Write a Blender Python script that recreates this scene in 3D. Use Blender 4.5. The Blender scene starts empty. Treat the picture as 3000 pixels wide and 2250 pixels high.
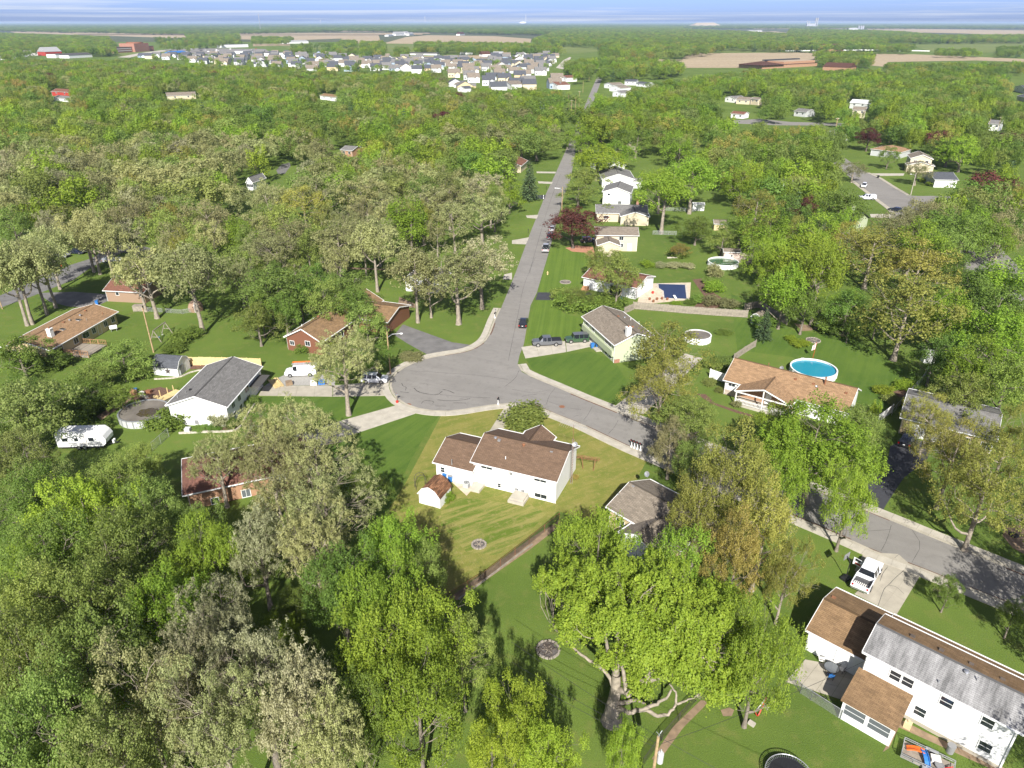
import bpy,math,random
import numpy as np
from mathutils import Vector,Matrix
from mathutils.geometry import tessellate_polygon
R_ = math.radians
rng = np.random.default_rng(7)
random.seed(7)
sc = bpy.context.scene
COL = sc.collection

# ------------------------------------------------------------------ camera, sky, sun, exposure
CAM_H = 58.0
FPX,PITCH = 2080.0,R_(27.0)
cam = bpy.data.objects.new('camera',bpy.data.cameras.new('camera'))
COL.objects.link(cam)
cam.location = (0,0,CAM_H)
cam.rotation_euler = (R_(90) - PITCH,0,0)
cam.data.sensor_width = 36.0
cam.data.lens = 36.0 * FPX / 3000.0
cam.data.clip_start = 0.5
cam.data.clip_end = 60000
sc.camera = cam

SUN_EL,SUN_AZ = 37.0,181.0           # azimuth measured from +Y, the sun stands behind the camera
world = bpy.data.worlds.new('World'); sc.world = world
world.use_nodes = True
wt = world.node_tree; wt.nodes.clear()
wo = wt.nodes.new('ShaderNodeOutputWorld'); wb = wt.nodes.new('ShaderNodeBackground')
sky = wt.nodes.new('ShaderNodeTexSky'); sky.sky_type = 'NISHITA'; sky.sun_disc = False
sky.sun_elevation = R_(SUN_EL); sky.sun_rotation = R_(SUN_AZ)
sky.air_density = 0.3; sky.dust_density = 1.0; sky.ozone_density = 3.0
wb.inputs['Strength'].default_value = 0.105
tc = wt.nodes.new('ShaderNodeTexCoord')
mp = wt.nodes.new('ShaderNodeMapping'); mp.inputs['Scale'].default_value = (1.6,1.6,130)
mp.inputs['Rotation'].default_value = (0,R_(1.2),R_(20))
cn = wt.nodes.new('ShaderNodeTexNoise'); cn.inputs['Scale'].default_value = 1.6; cn.inputs['Detail'].default_value = 9
cn.inputs['Roughness'].default_value = 0.62; cn.inputs['Distortion'].default_value = 0.35
cr = wt.nodes.new('ShaderNodeValToRGB')
cr.color_ramp.elements[0].position = 0.46; cr.color_ramp.elements[0].color = (0,0,0,1)
cr.color_ramp.elements[1].position = 0.76; cr.color_ramp.elements[1].color = (.75,.75,.75,1)
cm = wt.nodes.new('ShaderNodeMix'); cm.data_type = 'RGBA'
cm.inputs['B'].default_value = (3.6,3.7,3.85,1)
wt.links.new(tc.outputs['Generated'],mp.inputs['Vector']); wt.links.new(mp.outputs[0],cn.inputs['Vector'])
wt.links.new(cn.outputs['Fac'],cr.inputs[0]); wt.links.new(cr.outputs[0],cm.inputs['Factor'])
tn = wt.nodes.new('ShaderNodeMix'); tn.data_type = 'RGBA'; tn.blend_type = 'MULTIPLY'; tn.inputs['Factor'].default_value = 1; tn.inputs['B'].default_value = (.69,.67,.76,1)
wt.links.new(sky.outputs[0],tn.inputs['A']); wt.links.new(tn.outputs['Result'],cm.inputs['A']); wt.links.new(cm.outputs['Result'],wb.inputs['Color'])
wt.links.new(wb.outputs[0],wo.inputs['Surface'])

sl = bpy.data.lights.new('sun','SUN'); sl.energy = 3.9; sl.angle = R_(0.5); sl.color = (1.0,0.965,0.90)
sun = bpy.data.objects.new('sun',sl); COL.objects.link(sun)
az = R_(SUN_AZ)
sd = Vector((math.sin(az) * math.cos(R_(SUN_EL)),math.cos(az) * math.cos(R_(SUN_EL)),math.sin(R_(SUN_EL))))
sun.rotation_euler = sd.to_track_quat('Z','Y').to_euler()
sun.location = sd * 300
vs = sc.view_settings
vs.view_transform = 'Standard'; vs.look = 'None'; vs.gamma = 1.0; vs.exposure = 1.36; vs.use_curve_mapping = False
sc.cycles.max_bounces = 8; sc.cycles.diffuse_bounces = 4; sc.cycles.transparent_max_bounces = 10
sc.cycles.volume_bounces = 0

# ------------------------------------------------------------------ survey: photo sightings -> metres on the ground
CP,SP = math.cos(PITCH),math.sin(PITCH)
def frame(x0,y0,k): return lambda x,y: (x0 + x / k,y0 + y / k)
A = frame(0,750,2.7653); B = frame(750,750,2.7653); C = frame(1500,750,2.7653); D = frame(2250,750,2.7653)
E = frame(0,350,2.9493); Fz = frame(750,350,2.9493); Gz = frame(1500,350,2.9493); Hz = frame(2250,350,2.9493)
M = frame(1150,1200,2.9493); N = frame(1750,1300,2.9493); R = frame(2250,1650,2.7653); S = frame(1500,1650,2.7653)
T = frame(400,1200,2.9493); U = frame(0,1250,3.0157); W = frame(750,1600,2.552); X = frame(2400,1250,3.318)
Y = frame(2100,1050,2.1167); d = frame(0,0,0.73733)
t1 = frame(0,0,2.212); t2 = frame(1000,0,2.212); t3 = frame(2000,0,2.212)
def ray(p):
    u = (p[0] - 1500) / FPX; v = (1125 - p[1]) / FPX
    return Vector((u,CP + SP * v,-SP + CP * v))
def G(p,z=0.0):
    r = ray(p); t = (z - CAM_H) / r.z
    return Vector((r.x * t,r.y * t,z))
def proj(q):
    x,y,z = q[0],q[1],q[2] - CAM_H
    dep = y * CP - z * SP
    up = y * SP + z * CP
    return (1500 + FPX * x / dep,1125 - FPX * up / dep,dep)

# ------------------------------------------------------------------ helpers
def link(o,parent=None):
    COL.objects.link(o)
    if parent is not None: o.parent = parent
    return o
def tag(o,label=None,cat=None,group=None,kind=None):
    if label: o['label'] = label
    if cat: o['category'] = cat
    if group: o['group'] = group
    if kind: o['kind'] = kind
    return o
def thing(name,label,cat,loc=(0,0,0),rz=0.0,group=None,parent=None):
    o = bpy.data.objects.new(name,None); o.empty_display_size = 0.3
    o.location = loc; o.rotation_euler = (0,0,rz)
    link(o,parent); return tag(o,label,cat,group)
def part(o,name,parent):
    o.name = name; o.parent = parent; return o
def children_of(o): return [c for c in KIDS.get(o.name,[])]
KIDS = {}
def copy_tree(o,parent=None):
    c = o.copy(); COL.objects.link(c)
    c.parent = parent
    for ch in list(o.children): copy_tree(ch,c)
    return c

class MB:
    def __init__(s): s.v = []; s.f = []; s.uv = None
    def add(s,vs,fs):
        n = len(s.v); s.v += [tuple(p) for p in vs]; s.f += [tuple(i + n for i in f) for f in fs]; return s
    def box(s,x0,x1,y0,y1,z0,z1):
        return s.add([(x0,y0,z0),(x1,y0,z0),(x1,y1,z0),(x0,y1,z0),(x0,y0,z1),(x1,y0,z1),(x1,y1,z1),(x0,y1,z1)],
                     [(3,2,1,0),(4,5,6,7),(0,1,5,4),(1,2,6,5),(2,3,7,6),(3,0,4,7)])
    def bar(s,p,q,w,h=None):
        p,q = Vector(p),Vector(q); h = h or w
        t = (q - p).normalized(); up = Vector((0,0,1)) if abs(t.z) < 0.95 else Vector((1,0,0))
        a = t.cross(up).normalized() * w / 2; b = a.cross(t).normalized() * h / 2
        vs = [p - a - b,p + a - b,p + a + b,p - a + b,q - a - b,q + a - b,q + a + b,q - a + b]
        return s.add(vs,[(0,1,2,3),(7,6,5,4),(4,5,1,0),(5,6,2,1),(6,7,3,2),(7,4,0,3)])
    def tube(s,pts,rad,n=6,cap=True):
        pts = [Vector(p) for p in pts]
        if not hasattr(rad,'__len__'): rad = [rad] * len(pts)
        vs = []; fs = []
        ref = None
        for i,p in enumerate(pts):
            t = (pts[min(i + 1,len(pts) - 1)] - pts[max(i - 1,0)]).normalized()
            if ref is None: ref = t.cross(Vector((0.31,0.11,0.94))).normalized() if abs(t.z) < .9 else t.cross(Vector((1,0.1,0))).normalized()
            a = (ref - t * ref.dot(t)).normalized(); ref = a; b = t.cross(a)
            for k in range(n):
                an = 2 * math.pi * k / n
                vs.append(p + (a * math.cos(an) + b * math.sin(an)) * rad[i])
        for i in range(len(pts) - 1):
            for k in range(n):
                fs.append((i * n + k,i * n + (k + 1) % n,(i + 1) * n + (k + 1) % n,(i + 1) * n + k))
        if cap: fs.append(tuple(range(n))[::-1]); fs.append(tuple((len(pts) - 1) * n + k for k in range(n)))
        return s.add(vs,fs)
    def cyl(s,c,r,z0,z1,n=16,r1=None):
        r1 = r if r1 is None else r1
        vs = [(c[0] + r * math.cos(2 * math.pi * k / n),c[1] + r * math.sin(2 * math.pi * k / n),z0) for k in range(n)]
        vs += [(c[0] + r1 * math.cos(2 * math.pi * k / n),c[1] + r1 * math.sin(2 * math.pi * k / n),z1) for k in range(n)]
        fs = [tuple(range(n))[::-1],tuple(range(n,2 * n))] + [(k,(k + 1) % n,n + (k + 1) % n,n + k) for k in range(n)]
        return s.add(vs,fs)
    def ring(s,c,r0,r1,z0,z1,n=24):
        vs = []
        for r,z in ((r0,z0),(r1,z0),(r1,z1),(r0,z1)):
            vs += [(c[0] + r * math.cos(2 * math.pi * k / n),c[1] + r * math.sin(2 * math.pi * k / n),z) for k in range(n)]
        fs = []
        for j in range(4):
            for k in range(n):
                k2 = (k + 1) % n; j2 = (j + 1) % 4
                fs.append((j * n + k,j * n + k2,j2 * n + k2,j2 * n + k))
        return s.add(vs,fs)
    def sphere(s,c,r,n=8,m=5,sz=1.0):
        vs = []; fs = []
        for i in range(m + 1):
            th = math.pi * i / m
            for k in range(n):
                ph = 2 * math.pi * k / n
                vs.append((c[0] + r * math.sin(th) * math.cos(ph),c[1] + r * math.sin(th) * math.sin(ph),c[2] + r * sz * math.cos(th)))
        for i in range(m):
            for k in range(n): fs.append((i * n + k,(i + 1) * n + k,(i + 1) * n + (k + 1) % n,i * n + (k + 1) % n))
        return s.add(vs,fs)
    def poly(s,pts,z0,z1):
        """prism over an outline of (x, y)"""
        n = len(pts)
        tri = tessellate_polygon([[Vector((p[0],p[1],0)) for p in pts]])
        vs = [(p[0],p[1],z1) for p in pts] + [(p[0],p[1],z0) for p in pts]
        area = sum(pts[i][0] * pts[(i + 1) % n][1] - pts[(i + 1) % n][0] * pts[i][1] for i in range(n))
        fs = []
        for t in tri:
            a,b,c = t
            ar = (pts[b][0] - pts[a][0]) * (pts[c][1] - pts[a][1]) - (pts[c][0] - pts[a][0]) * (pts[b][1] - pts[a][1])
            if ar < 0: t = (a,c,b)
            fs.append(tuple(t))
        for i in range(n):
            j = (i + 1) % n
            fs.append((i,n + i,n + j,j) if area > 0 else (j,n + j,n + i,i))
        return s.add(vs,fs)
    def mesh(s,name):
        me = bpy.data.meshes.new(name); me.from_pydata(s.v,[],s.f)
        if s.uv is not None:
            l = me.uv_layers.new(name='UVMap'); l.data.foreach_set('uv',np.array(s.uv,dtype=np.float32).ravel())
        me.update(); return me
    def build(s,name,mat,parent=None,loc=None,smooth=False):
        me = s.mesh(name)
        if mat: me.materials.append(mat)
        if smooth: me.polygons.foreach_set('use_smooth',[True] * len(me.polygons))
        o = bpy.data.objects.new(name,me); link(o,parent)
        if loc is not None: o.location = loc
        return o

# ------------------------------------------------------------------ materials
def nt(m): m.use_nodes = True; return m.node_tree,m.node_tree.nodes['Principled BSDF']
def mat(name,col,rough=0.7,var=0.12,scale=3.0,bump=0.0,bscale=30.0,metal=0.0,col2=None,spec=None):
    m = bpy.data.materials.new(name); t,b = nt(m)
    b.inputs['Roughness'].default_value = rough; b.inputs['Metallic'].default_value = metal
    if spec is not None: b.inputs['Specular IOR Level'].default_value = spec
    co = t.nodes.new('ShaderNodeTexCoord')
    n = t.nodes.new('ShaderNodeTexNoise'); n.inputs['Scale'].default_value = scale; n.inputs['Detail'].default_value = 6
    t.links.new(co.outputs['Object'],n.inputs['Vector'])
    r = t.nodes.new('ShaderNodeValToRGB')
    lo = [c * (1 - var) for c in col]; hi = [min(1,c * (1 + var)) for c in (col2 or col)]
    r.color_ramp.elements[0].position = 0.3; r.color_ramp.elements[1].position = 0.7
    r.color_ramp.elements[0].color = (*lo,1); r.color_ramp.elements[1].color = (*hi,1)
    t.links.new(n.outputs['Fac'],r.inputs[0]); t.links.new(r.outputs[0],b.inputs['Base Color'])
    if bump:
        bn = t.nodes.new('ShaderNodeTexNoise'); bn.inputs['Scale'].default_value = bscale; bn.inputs['Detail'].default_value = 4
        bp = t.nodes.new('ShaderNodeBump'); bp.inputs['Strength'].default_value = bump; bp.inputs['Distance'].default_value = 0.05
        t.links.new(co.outputs['Object'],bn.inputs['Vector']); t.links.new(bn.outputs['Fac'],bp.inputs['Height'])
        t.links.new(bp.outputs[0],b.inputs['Normal'])
    return m
def grass_mat(name,c0,c1,c2,scale=0.12,streak=None,smix=0.5,fine=9.0):
    """three grass tones mixed by large patches and by fine blades"""
    m = bpy.data.materials.new(name); t,b = nt(m); b.inputs['Roughness'].default_value = 0.95; b.inputs['Specular IOR Level'].default_value = 0.15
    co = t.nodes.new('ShaderNodeTexCoord')
    def noise(sc_,det,vec=None):
        n = t.nodes.new('ShaderNodeTexNoise'); n.inputs['Scale'].default_value = sc_; n.inputs['Detail'].default_value = det
        n.inputs['Roughness'].default_value = 0.65
        t.links.new(vec or co.outputs['Object'],n.inputs['Vector']); return n.outputs['Fac']
    def ramp(fac,p0,p1):
        r = t.nodes.new('ShaderNodeMapRange'); r.inputs['From Min'].default_value = p0; r.inputs['From Max'].default_value = p1
        t.links.new(fac,r.inputs['Value']); return r.outputs[0]
    def mix(fac,a,bb):
        x = t.nodes.new('ShaderNodeMix'); x.data_type = 'RGBA'
        t.links.new(fac,x.inputs['Factor'])
        for k,s_ in (('A',a),('B',bb)):
            if isinstance(s_,tuple): x.inputs[k].default_value = (*s_,1)
            else: t.links.new(s_,x.inputs[k])
        return x.outputs['Result']
    big = ramp(noise(scale,7),0.35,0.65)
    if streak:
        mp = t.nodes.new('ShaderNodeMapping'); mp.vector_type = 'TEXTURE'; mp.inputs['Rotation'].default_value = (0,0,streak[0]); mp.inputs['Scale'].default_value = (1 / streak[1],1 / streak[2],1)
        t.links.new(co.outputs['Object'],mp.inputs['Vector'])
        st = ramp(noise(1.0,3,mp.outputs[0]),0.42,0.58)
        mm = t.nodes.new('ShaderNodeMix'); mm.inputs['Factor'].default_value = smix
        t.links.new(big,mm.inputs['A']); t.links.new(st,mm.inputs['B']); big = mm.outputs['Result']
    col = mix(big,c0,c1)
    col = mix(ramp(noise(scale * 5 + 0.3,8),0.52,0.75),col,c2)
    f = ramp(noise(fine,5),0.25,0.75)
    dk = t.nodes.new('ShaderNodeMix'); dk.data_type = 'RGBA'; dk.blend_type = 'MULTIPLY'; dk.inputs['Factor'].default_value = 1
    g = t.nodes.new('ShaderNodeMapRange'); g.inputs['To Min'].default_value = 0.62; g.inputs['To Max'].default_value = 1.3
    t.links.new(f,g.inputs['Value']); t.links.new(col,dk.inputs['A']); t.links.new(g.outputs[0],dk.inputs['B'])
    t.links.new(dk.outputs['Result'],b.inputs['Base Color'])
    bp = t.nodes.new('ShaderNodeBump'); bp.inputs['Strength'].default_value = 0.5; bp.inputs['Distance'].default_value = 0.08
    t.links.new(f,bp.inputs['Height']); t.links.new(bp.outputs[0],b.inputs['Normal'])
    return m
def roof_mat(name,col,var=0.25,weather=0.3,streak=None):
    """asphalt shingles: rows follow the UV laid along the slope"""
    m = bpy.data.materials.new(name); t,b = nt(m); b.inputs['Roughness'].default_value = 0.9; b.inputs['Specular IOR Level'].default_value = 0.2
    uv = t.nodes.new('ShaderNodeUVMap'); uv.uv_map = 'UVMap'
    br = t.nodes.new('ShaderNodeTexBrick'); br.inputs['Scale'].default_value = 1.0
    br.inputs['Brick Width'].default_value = 0.6; br.inputs['Row Height'].default_value = 0.2; br.inputs['Mortar Size'].default_value = 0.012
    br.inputs['Color1'].default_value = (*[c * (1 - var) for c in col],1); br.inputs['Color2'].default_value = (*[c * (1 + var) for c in col],1)
    br.inputs['Mortar'].default_value = (*[c * 0.45 for c in col],1)
    t.links.new(uv.outputs[0],br.inputs['Vector'])
    n = t.nodes.new('ShaderNodeTexNoise'); n.inputs['Scale'].default_value = 0.6; n.inputs['Detail'].default_value = 8; n.inputs['Roughness'].default_value = 0.7
    v = uv.outputs[0]
    if streak:
        mp = t.nodes.new('ShaderNodeMapping'); mp.inputs['Scale'].default_value = streak; t.links.new(v,mp.inputs['Vector']); v = mp.outputs[0]
    t.links.new(v,n.inputs['Vector'])
    g = t.nodes.new('ShaderNodeMapRange'); g.inputs['From Min'].default_value = 0.3; g.inputs['From Max'].default_value = 0.7
    g.inputs['To Min'].default_value = 1 - weather; g.inputs['To Max'].default_value = 1 + weather
    t.links.new(n.outputs['Fac'],g.inputs['Value'])
    x = t.nodes.new('ShaderNodeMix'); x.data_type = 'RGBA'; x.blend_type = 'MULTIPLY'; x.inputs['Factor'].default_value = 1
    t.links.new(br.outputs['Color'],x.inputs['A']); t.links.new(g.outputs[0],x.inputs['B'])
    t.links.new(x.outputs['Result'],b.inputs['Base Color'])
    bp = t.nodes.new('ShaderNodeBump'); bp.inputs['Strength'].default_value = 0.4; bp.inputs['Distance'].default_value = 0.02
    t.links.new(br.outputs['Fac'],bp.inputs['Height']); bp.invert = True; t.links.new(bp.outputs[0],b.inputs['Normal'])
    return m
def siding_mat(name,col,pitch=0.2,axis='Z',var=0.06,depth=0.02):
    m = bpy.data.materials.new(name); t,b = nt(m); b.inputs['Roughness'].default_value = 0.55
    co = t.nodes.new('ShaderNodeTexCoord')
    n = t.nodes.new('ShaderNodeTexNoise'); n.inputs['Scale'].default_value = 1.3; n.inputs['Detail'].default_value = 7
    t.links.new(co.outputs['Object'],n.inputs['Vector'])
    r = t.nodes.new('ShaderNodeValToRGB')
    r.color_ramp.elements[0].color = (*[c * (1 - var) for c in col],1); r.color_ramp.elements[1].color = (*[min(.9,c * (1 + var)) for c in col],1)
    t.links.new(n.outputs['Fac'],r.inputs[0]); t.links.new(r.outputs[0],b.inputs['Base Color'])
    w = t.nodes.new('ShaderNodeTexWave'); w.wave_type = 'BANDS'; w.bands_direction = axis; w.wave_profile = 'SAW'
    w.inputs['Scale'].default_value = 0.314 / pitch
    t.links.new(co.outputs['Object'],w.inputs['Vector'])
    bp = t.nodes.new('ShaderNodeBump'); bp.inputs['Strength'].default_value = 0.5; bp.inputs['Distance'].default_value = depth
    t.links.new(w.outputs['Fac'],bp.inputs['Height']); t.links.new(bp.outputs[0],b.inputs['Normal'])
    return m
def brick_mat(name,c1,c2,mortar,w=0.25,h=0.08):
    m = bpy.data.materials.new(name); t,b = nt(m); b.inputs['Roughness'].default_value = 0.85
    co = t.nodes.new('ShaderNodeTexCoord'); mp = t.nodes.new('ShaderNodeMapping'); mp.inputs['Rotation'].default_value = (R_(90),0,0)
    t.links.new(co.outputs['Object'],mp.inputs['Vector'])
    br = t.nodes.new('ShaderNodeTexBrick'); br.inputs['Scale'].default_value = 1; br.inputs['Brick Width'].default_value = w; br.inputs['Row Height'].default_value = h
    br.inputs['Mortar Size'].default_value = 0.012; br.inputs['Color1'].default_value = (*c1,1); br.inputs['Color2'].default_value = (*c2,1); br.inputs['Mortar'].default_value = (*mortar,1)
    t.links.new(mp.outputs[0],br.inputs['Vector']); t.links.new(br.outputs['Color'],b.inputs['Base Color'])
    return m
def car_paint(name,col,rough=0.25,metal=0.0):
    m = bpy.data.materials.new(name); t,b = nt(m)
    b.inputs['Base Color'].default_value = (*col,1); b.inputs['Roughness'].default_value = rough; b.inputs['Metallic'].default_value = metal
    b.inputs['Coat Weight'].default_value = 0.6; b.inputs['Coat Roughness'].default_value = 0.05
    co = t.nodes.new('ShaderNodeTexCoord'); n = t.nodes.new('ShaderNodeTexNoise'); n.inputs['Scale'].default_value = 4
    g = t.nodes.new('ShaderNodeMapRange'); g.inputs['To Min'].default_value = rough * 0.7; g.inputs['To Max'].default_value = rough * 1.5
    t.links.new(co.outputs['Object'],n.inputs['Vector']); t.links.new(n.outputs['Fac'],g.inputs['Value']); t.links.new(g.outputs[0],b.inputs['Roughness'])
    return m
def glass_mat(name,col=(0.02,0.025,0.03)):
    m = bpy.data.materials.new(name); t,b = nt(m)
    b.inputs['Base Color'].default_value = (*col,1); b.inputs['Roughness'].default_value = 0.06; b.inputs['Specular IOR Level'].default_value = 0.7
    return m
def leaf_mat(name,c0,c1,c2=None,trans=0.5,tree_var=0.24):
    m = bpy.data.materials.new(name); t,b = nt(m)
    out = t.nodes['Material Output']
    at = t.nodes.new('ShaderNodeAttribute'); at.attribute_name = 'tint'
    r = t.nodes.new('ShaderNodeValToRGB'); r.color_ramp.elements[0].color = (*c0,1); r.color_ramp.elements[1].color = (*c1,1)
    if c2:
        e = r.color_ramp.elements.new(0.93); e.color = (*c1,1); r.color_ramp.elements[2].color = (*c2,1)
    t.links.new(at.outputs['Fac'],r.inputs[0])
    oi = t.nodes.new('ShaderNodeObjectInfo')
    hs = t.nodes.new('ShaderNodeHueSaturation')
    g = t.nodes.new('ShaderNodeMapRange'); g.inputs['To Min'].default_value = 1 - tree_var; g.inputs['To Max'].default_value = 1 + tree_var
    h = t.nodes.new('ShaderNodeMapRange'); h.inputs['To Min'].default_value = 0.485; h.inputs['To Max'].default_value = 0.515
    ml = t.nodes.new('ShaderNodeMath'); ml.operation = 'MULTIPLY'; ml.inputs[1].default_value = 7.31
    fr = t.nodes.new('ShaderNodeMath'); fr.operation = 'FRACT'
    t.links.new(oi.outputs['Random'],g.inputs['Value']); t.links.new(oi.outputs['Random'],ml.inputs[0]); t.links.new(ml.outputs[0],fr.inputs[0]); t.links.new(fr.outputs[0],h.inputs['Value'])
    t.links.new(g.outputs[0],hs.inputs['Value']); t.links.new(h.outputs[0],hs.inputs['Hue']); t.links.new(r.outputs[0],hs.inputs['Color'])
    t.links.new(hs.outputs[0],b.inputs['Base Color']); b.inputs['Roughness'].default_value = 0.6; b.inputs['Specular IOR Level'].default_value = 0.25
    tr = t.nodes.new('ShaderNodeBsdfTranslucent'); t.links.new(hs.outputs[0],tr.inputs['Color'])
    mx = t.nodes.new('ShaderNodeMixShader'); mx.inputs[0].default_value = trans
    t.links.new(b.outputs[0],mx.inputs[1]); t.links.new(tr.outputs[0],mx.inputs[2]); t.links.new(mx.outputs[0],out.inputs['Surface'])
    return m
def mesh_fence_mat(name,col,pitch=0.06,cover=0.35):
    """chain-link fabric: crossed wires cut out by a wave pattern"""
    m = bpy.data.materials.new(name); t,b = nt(m); out = t.nodes['Material Output']
    b.inputs['Base Color'].default_value = (*col,1); b.inputs['Roughness'].default_value = 0.5; b.inputs['Metallic'].default_value = 0.3
    uv = t.nodes.new('ShaderNodeUVMap'); uv.uv_map = 'UVMap'
    fac = []
    for ang in (45,-45):
        mp = t.nodes.new('ShaderNodeMapping'); mp.inputs['Rotation'].default_value = (0,0,R_(ang)); mp.inputs['Scale'].default_value = (1 / pitch,1 / pitch,1)
        t.links.new(uv.outputs[0],mp.inputs['Vector'])
        sx = t.nodes.new('ShaderNodeSeparateXYZ'); t.links.new(mp.outputs[0],sx.inputs[0])
        fr = t.nodes.new('ShaderNodeMath'); fr.operation = 'FRACT'; t.links.new(sx.outputs['X'],fr.inputs[0])
        lt = t.nodes.new('ShaderNodeMath'); lt.operation = 'LESS_THAN'; lt.inputs[1].default_value = cover / 2; t.links.new(fr.outputs[0],lt.inputs[0]); fac.append(lt.outputs[0])
    mx = t.nodes.new('ShaderNodeMath'); mx.operation = 'MAXIMUM'; t.links.new(fac[0],mx.inputs[0]); t.links.new(fac[1],mx.inputs[1])
    tr = t.nodes.new('ShaderNodeBsdfTransparent'); ms = t.nodes.new('ShaderNodeMixShader')
    t.links.new(mx.outputs[0],ms.inputs[0]); t.links.new(tr.outputs[0],ms.inputs[1]); t.links.new(b.outputs[0],ms.inputs[2]); t.links.new(ms.outputs[0],out.inputs['Surface'])
    return m

MT = {}
MT['grass'] = grass_mat('grass',(0.075,0.12,0.02),(0.115,0.165,0.03),(0.14,0.155,0.04),0.035)
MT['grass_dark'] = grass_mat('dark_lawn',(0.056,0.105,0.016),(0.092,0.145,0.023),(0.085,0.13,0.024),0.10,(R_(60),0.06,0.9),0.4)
MT['grass_dry'] = grass_mat('dry_lawn',(0.125,0.155,0.026),(0.22,0.20,0.055),(0.27,0.225,0.085),0.22,(R_(30),0.10,0.75),0.4)
MT['grass_streak'] = grass_mat('streaked_lawn',(0.09,0.14,0.016),(0.235,0.215,0.065),(0.26,0.22,0.085),0.2,(R_(30),0.13,1.0),0.8)
MT['grass_mow'] = grass_mat('mown_lawn',(0.075,0.128,0.018),(0.112,0.17,0.026),(0.105,0.152,0.026),0.12,(R_(84),0.02,1.1),0.65)
MT['litter'] = mat('leaf_litter',(0.09,0.075,0.045),0.95,0.5,1.5,0.5,12)
MT['field'] = grass_mat('tilled_field',(0.30,0.235,0.15),(0.36,0.29,0.19),(0.26,0.22,0.12),0.004,(R_(12),0.0006,0.02),0.5,0.2)
MT['field_green'] = grass_mat('young_crop',(0.10,0.14,0.03),(0.15,0.18,0.045),(0.2,0.19,0.08),0.004,(R_(12),0.0006,0.02),0.5,0.2)
MT['far_land'] = grass_mat('far_ground',(0.055,0.075,0.032),(0.09,0.10,0.05),(0.15,0.13,0.08),0.002,None,0.5,0.1)
MT['asphalt'] = mat('worn_asphalt',(0.178,0.168,0.155),0.9,0.10,0.3,0.25,25,col2=(0.205,0.194,0.178))
def worn_road(name,base):
    m = grass_mat(name,tuple(c * .9 for c in base),tuple(c * 1.1 for c in base),tuple(c * .78 for c in base),0.09,(R_(-24),.05,.5),.35,14)
    b = m.node_tree.nodes['Principled BSDF']; b.inputs['Roughness'].default_value = .88
    for n in m.node_tree.nodes:
        if n.type == 'MAP_RANGE' and abs(n.inputs['To Min'].default_value - .62) < .01: n.inputs['To Min'].default_value = .86; n.inputs['To Max'].default_value = 1.12
        if n.type == 'BUMP': n.inputs['Distance'].default_value = .01
    return m
MT['asphalt'] = worn_road('stained_asphalt',(0.20,0.189,0.172))
MT['asphalt_old'] = mat('patched_asphalt',(0.13,0.125,0.12),0.9,0.22,0.5,0.3,20)
MT['asphalt_new'] = mat('fresh_asphalt',(0.035,0.036,0.042),0.8,0.15,1.0,0.2,30)
MT['concrete'] = mat('concrete',(0.32,0.29,0.23),0.9,0.14,0.7,0.2,20)
MT['concrete_pale'] = mat('pale_concrete',(0.365,0.335,0.275),0.9,0.14,0.8,0.2,20)
MT['gravel'] = mat('gravel',(0.27,0.26,0.235),0.95,0.2,4,0.6,18)
MT['tar'] = mat('tar',(0.06,0.055,0.05),0.8,0.2)
MT['mulch'] = mat('mulch',(0.11,0.06,0.038),0.95,0.35,3,0.5,12)
MT['dirt'] = mat('dirt',(0.20,0.14,0.085),0.95,0.25,1.5,0.4,10)
MT['redmulch'] = mat('red_gravel_bed',(0.36,0.17,0.10),0.95,0.2,2,0.4,12)
MT['white'] = siding_mat('white_siding',(0.66,0.66,0.65),0.2)
MT['white_trim'] = mat('white_trim',(0.70,0.70,0.68),0.5,0.04)
MT['cream'] = siding_mat('cream_siding',(0.50,0.43,0.30),0.2)
MT['tan_wall'] = siding_mat('tan_siding',(0.48,0.38,0.22),0.25)
MT['brown_wall'] = siding_mat('brown_siding',(0.26,0.175,0.12),0.25)
MT['ltgreen'] = siding_mat('light_green_siding',(0.40,0.44,0.295),0.2)
MT['ltgreen_v'] = siding_mat('light_green_boards',(0.37,0.41,0.27),0.3,'X')
MT['greywall'] = siding_mat('grey_siding',(0.42,0.43,0.42),0.2)
MT['bluewall'] = siding_mat('blue_grey_siding',(0.25,0.31,0.38),0.2)
MT['stone'] = brick_mat('stone_facing',(0.30,0.23,0.18),(0.42,0.35,0.28),(0.32,0.3,0.27),0.4,0.18)
MT['redbrick'] = brick_mat('red_brick',(0.30,0.105,0.055),(0.24,0.085,0.045),(0.28,0.22,0.18))
MT['orangebrick'] = brick_mat('orange_brick',(0.33,0.165,0.08),(0.28,0.11,0.055),(0.32,0.25,0.17))
MT['redwood'] = siding_mat('red_brown_boards',(0.16,0.068,0.04),0.3,'X')
MT['barn_red'] = siding_mat('red_boards',(0.32,0.035,0.025),0.4,'X')
MT['r_brown'] = roof_mat('brown_shingle',(0.135,0.088,0.058),0.14,0.16)
MT['r_grey'] = roof_mat('grey_shingle',(0.155,0.15,0.142),0.18,0.18)
MT['r_greybrown'] = roof_mat('grey_brown_shingle',(0.19,0.16,0.125),0.2,0.14)
MT['r_orange'] = roof_mat('orange_brown_shingle',(0.25,0.158,0.088),0.2,0.13)
MT['r_tan'] = roof_mat('weathered_brown_shingle',(0.20,0.128,0.068),0.16,0.3)
MT['r_streak'] = roof_mat('streaked_grey_roof',(0.215,0.212,0.208),0.04,0.75,(1.6,0.3,1))
MT['r_rust'] = roof_mat('rust_brown_shingle',(0.155,0.075,0.055),0.15,0.2)
MT['r_patch'] = roof_mat('mottled_brown_shingle',(0.17,0.085,0.045),0.55,0.3)
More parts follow.
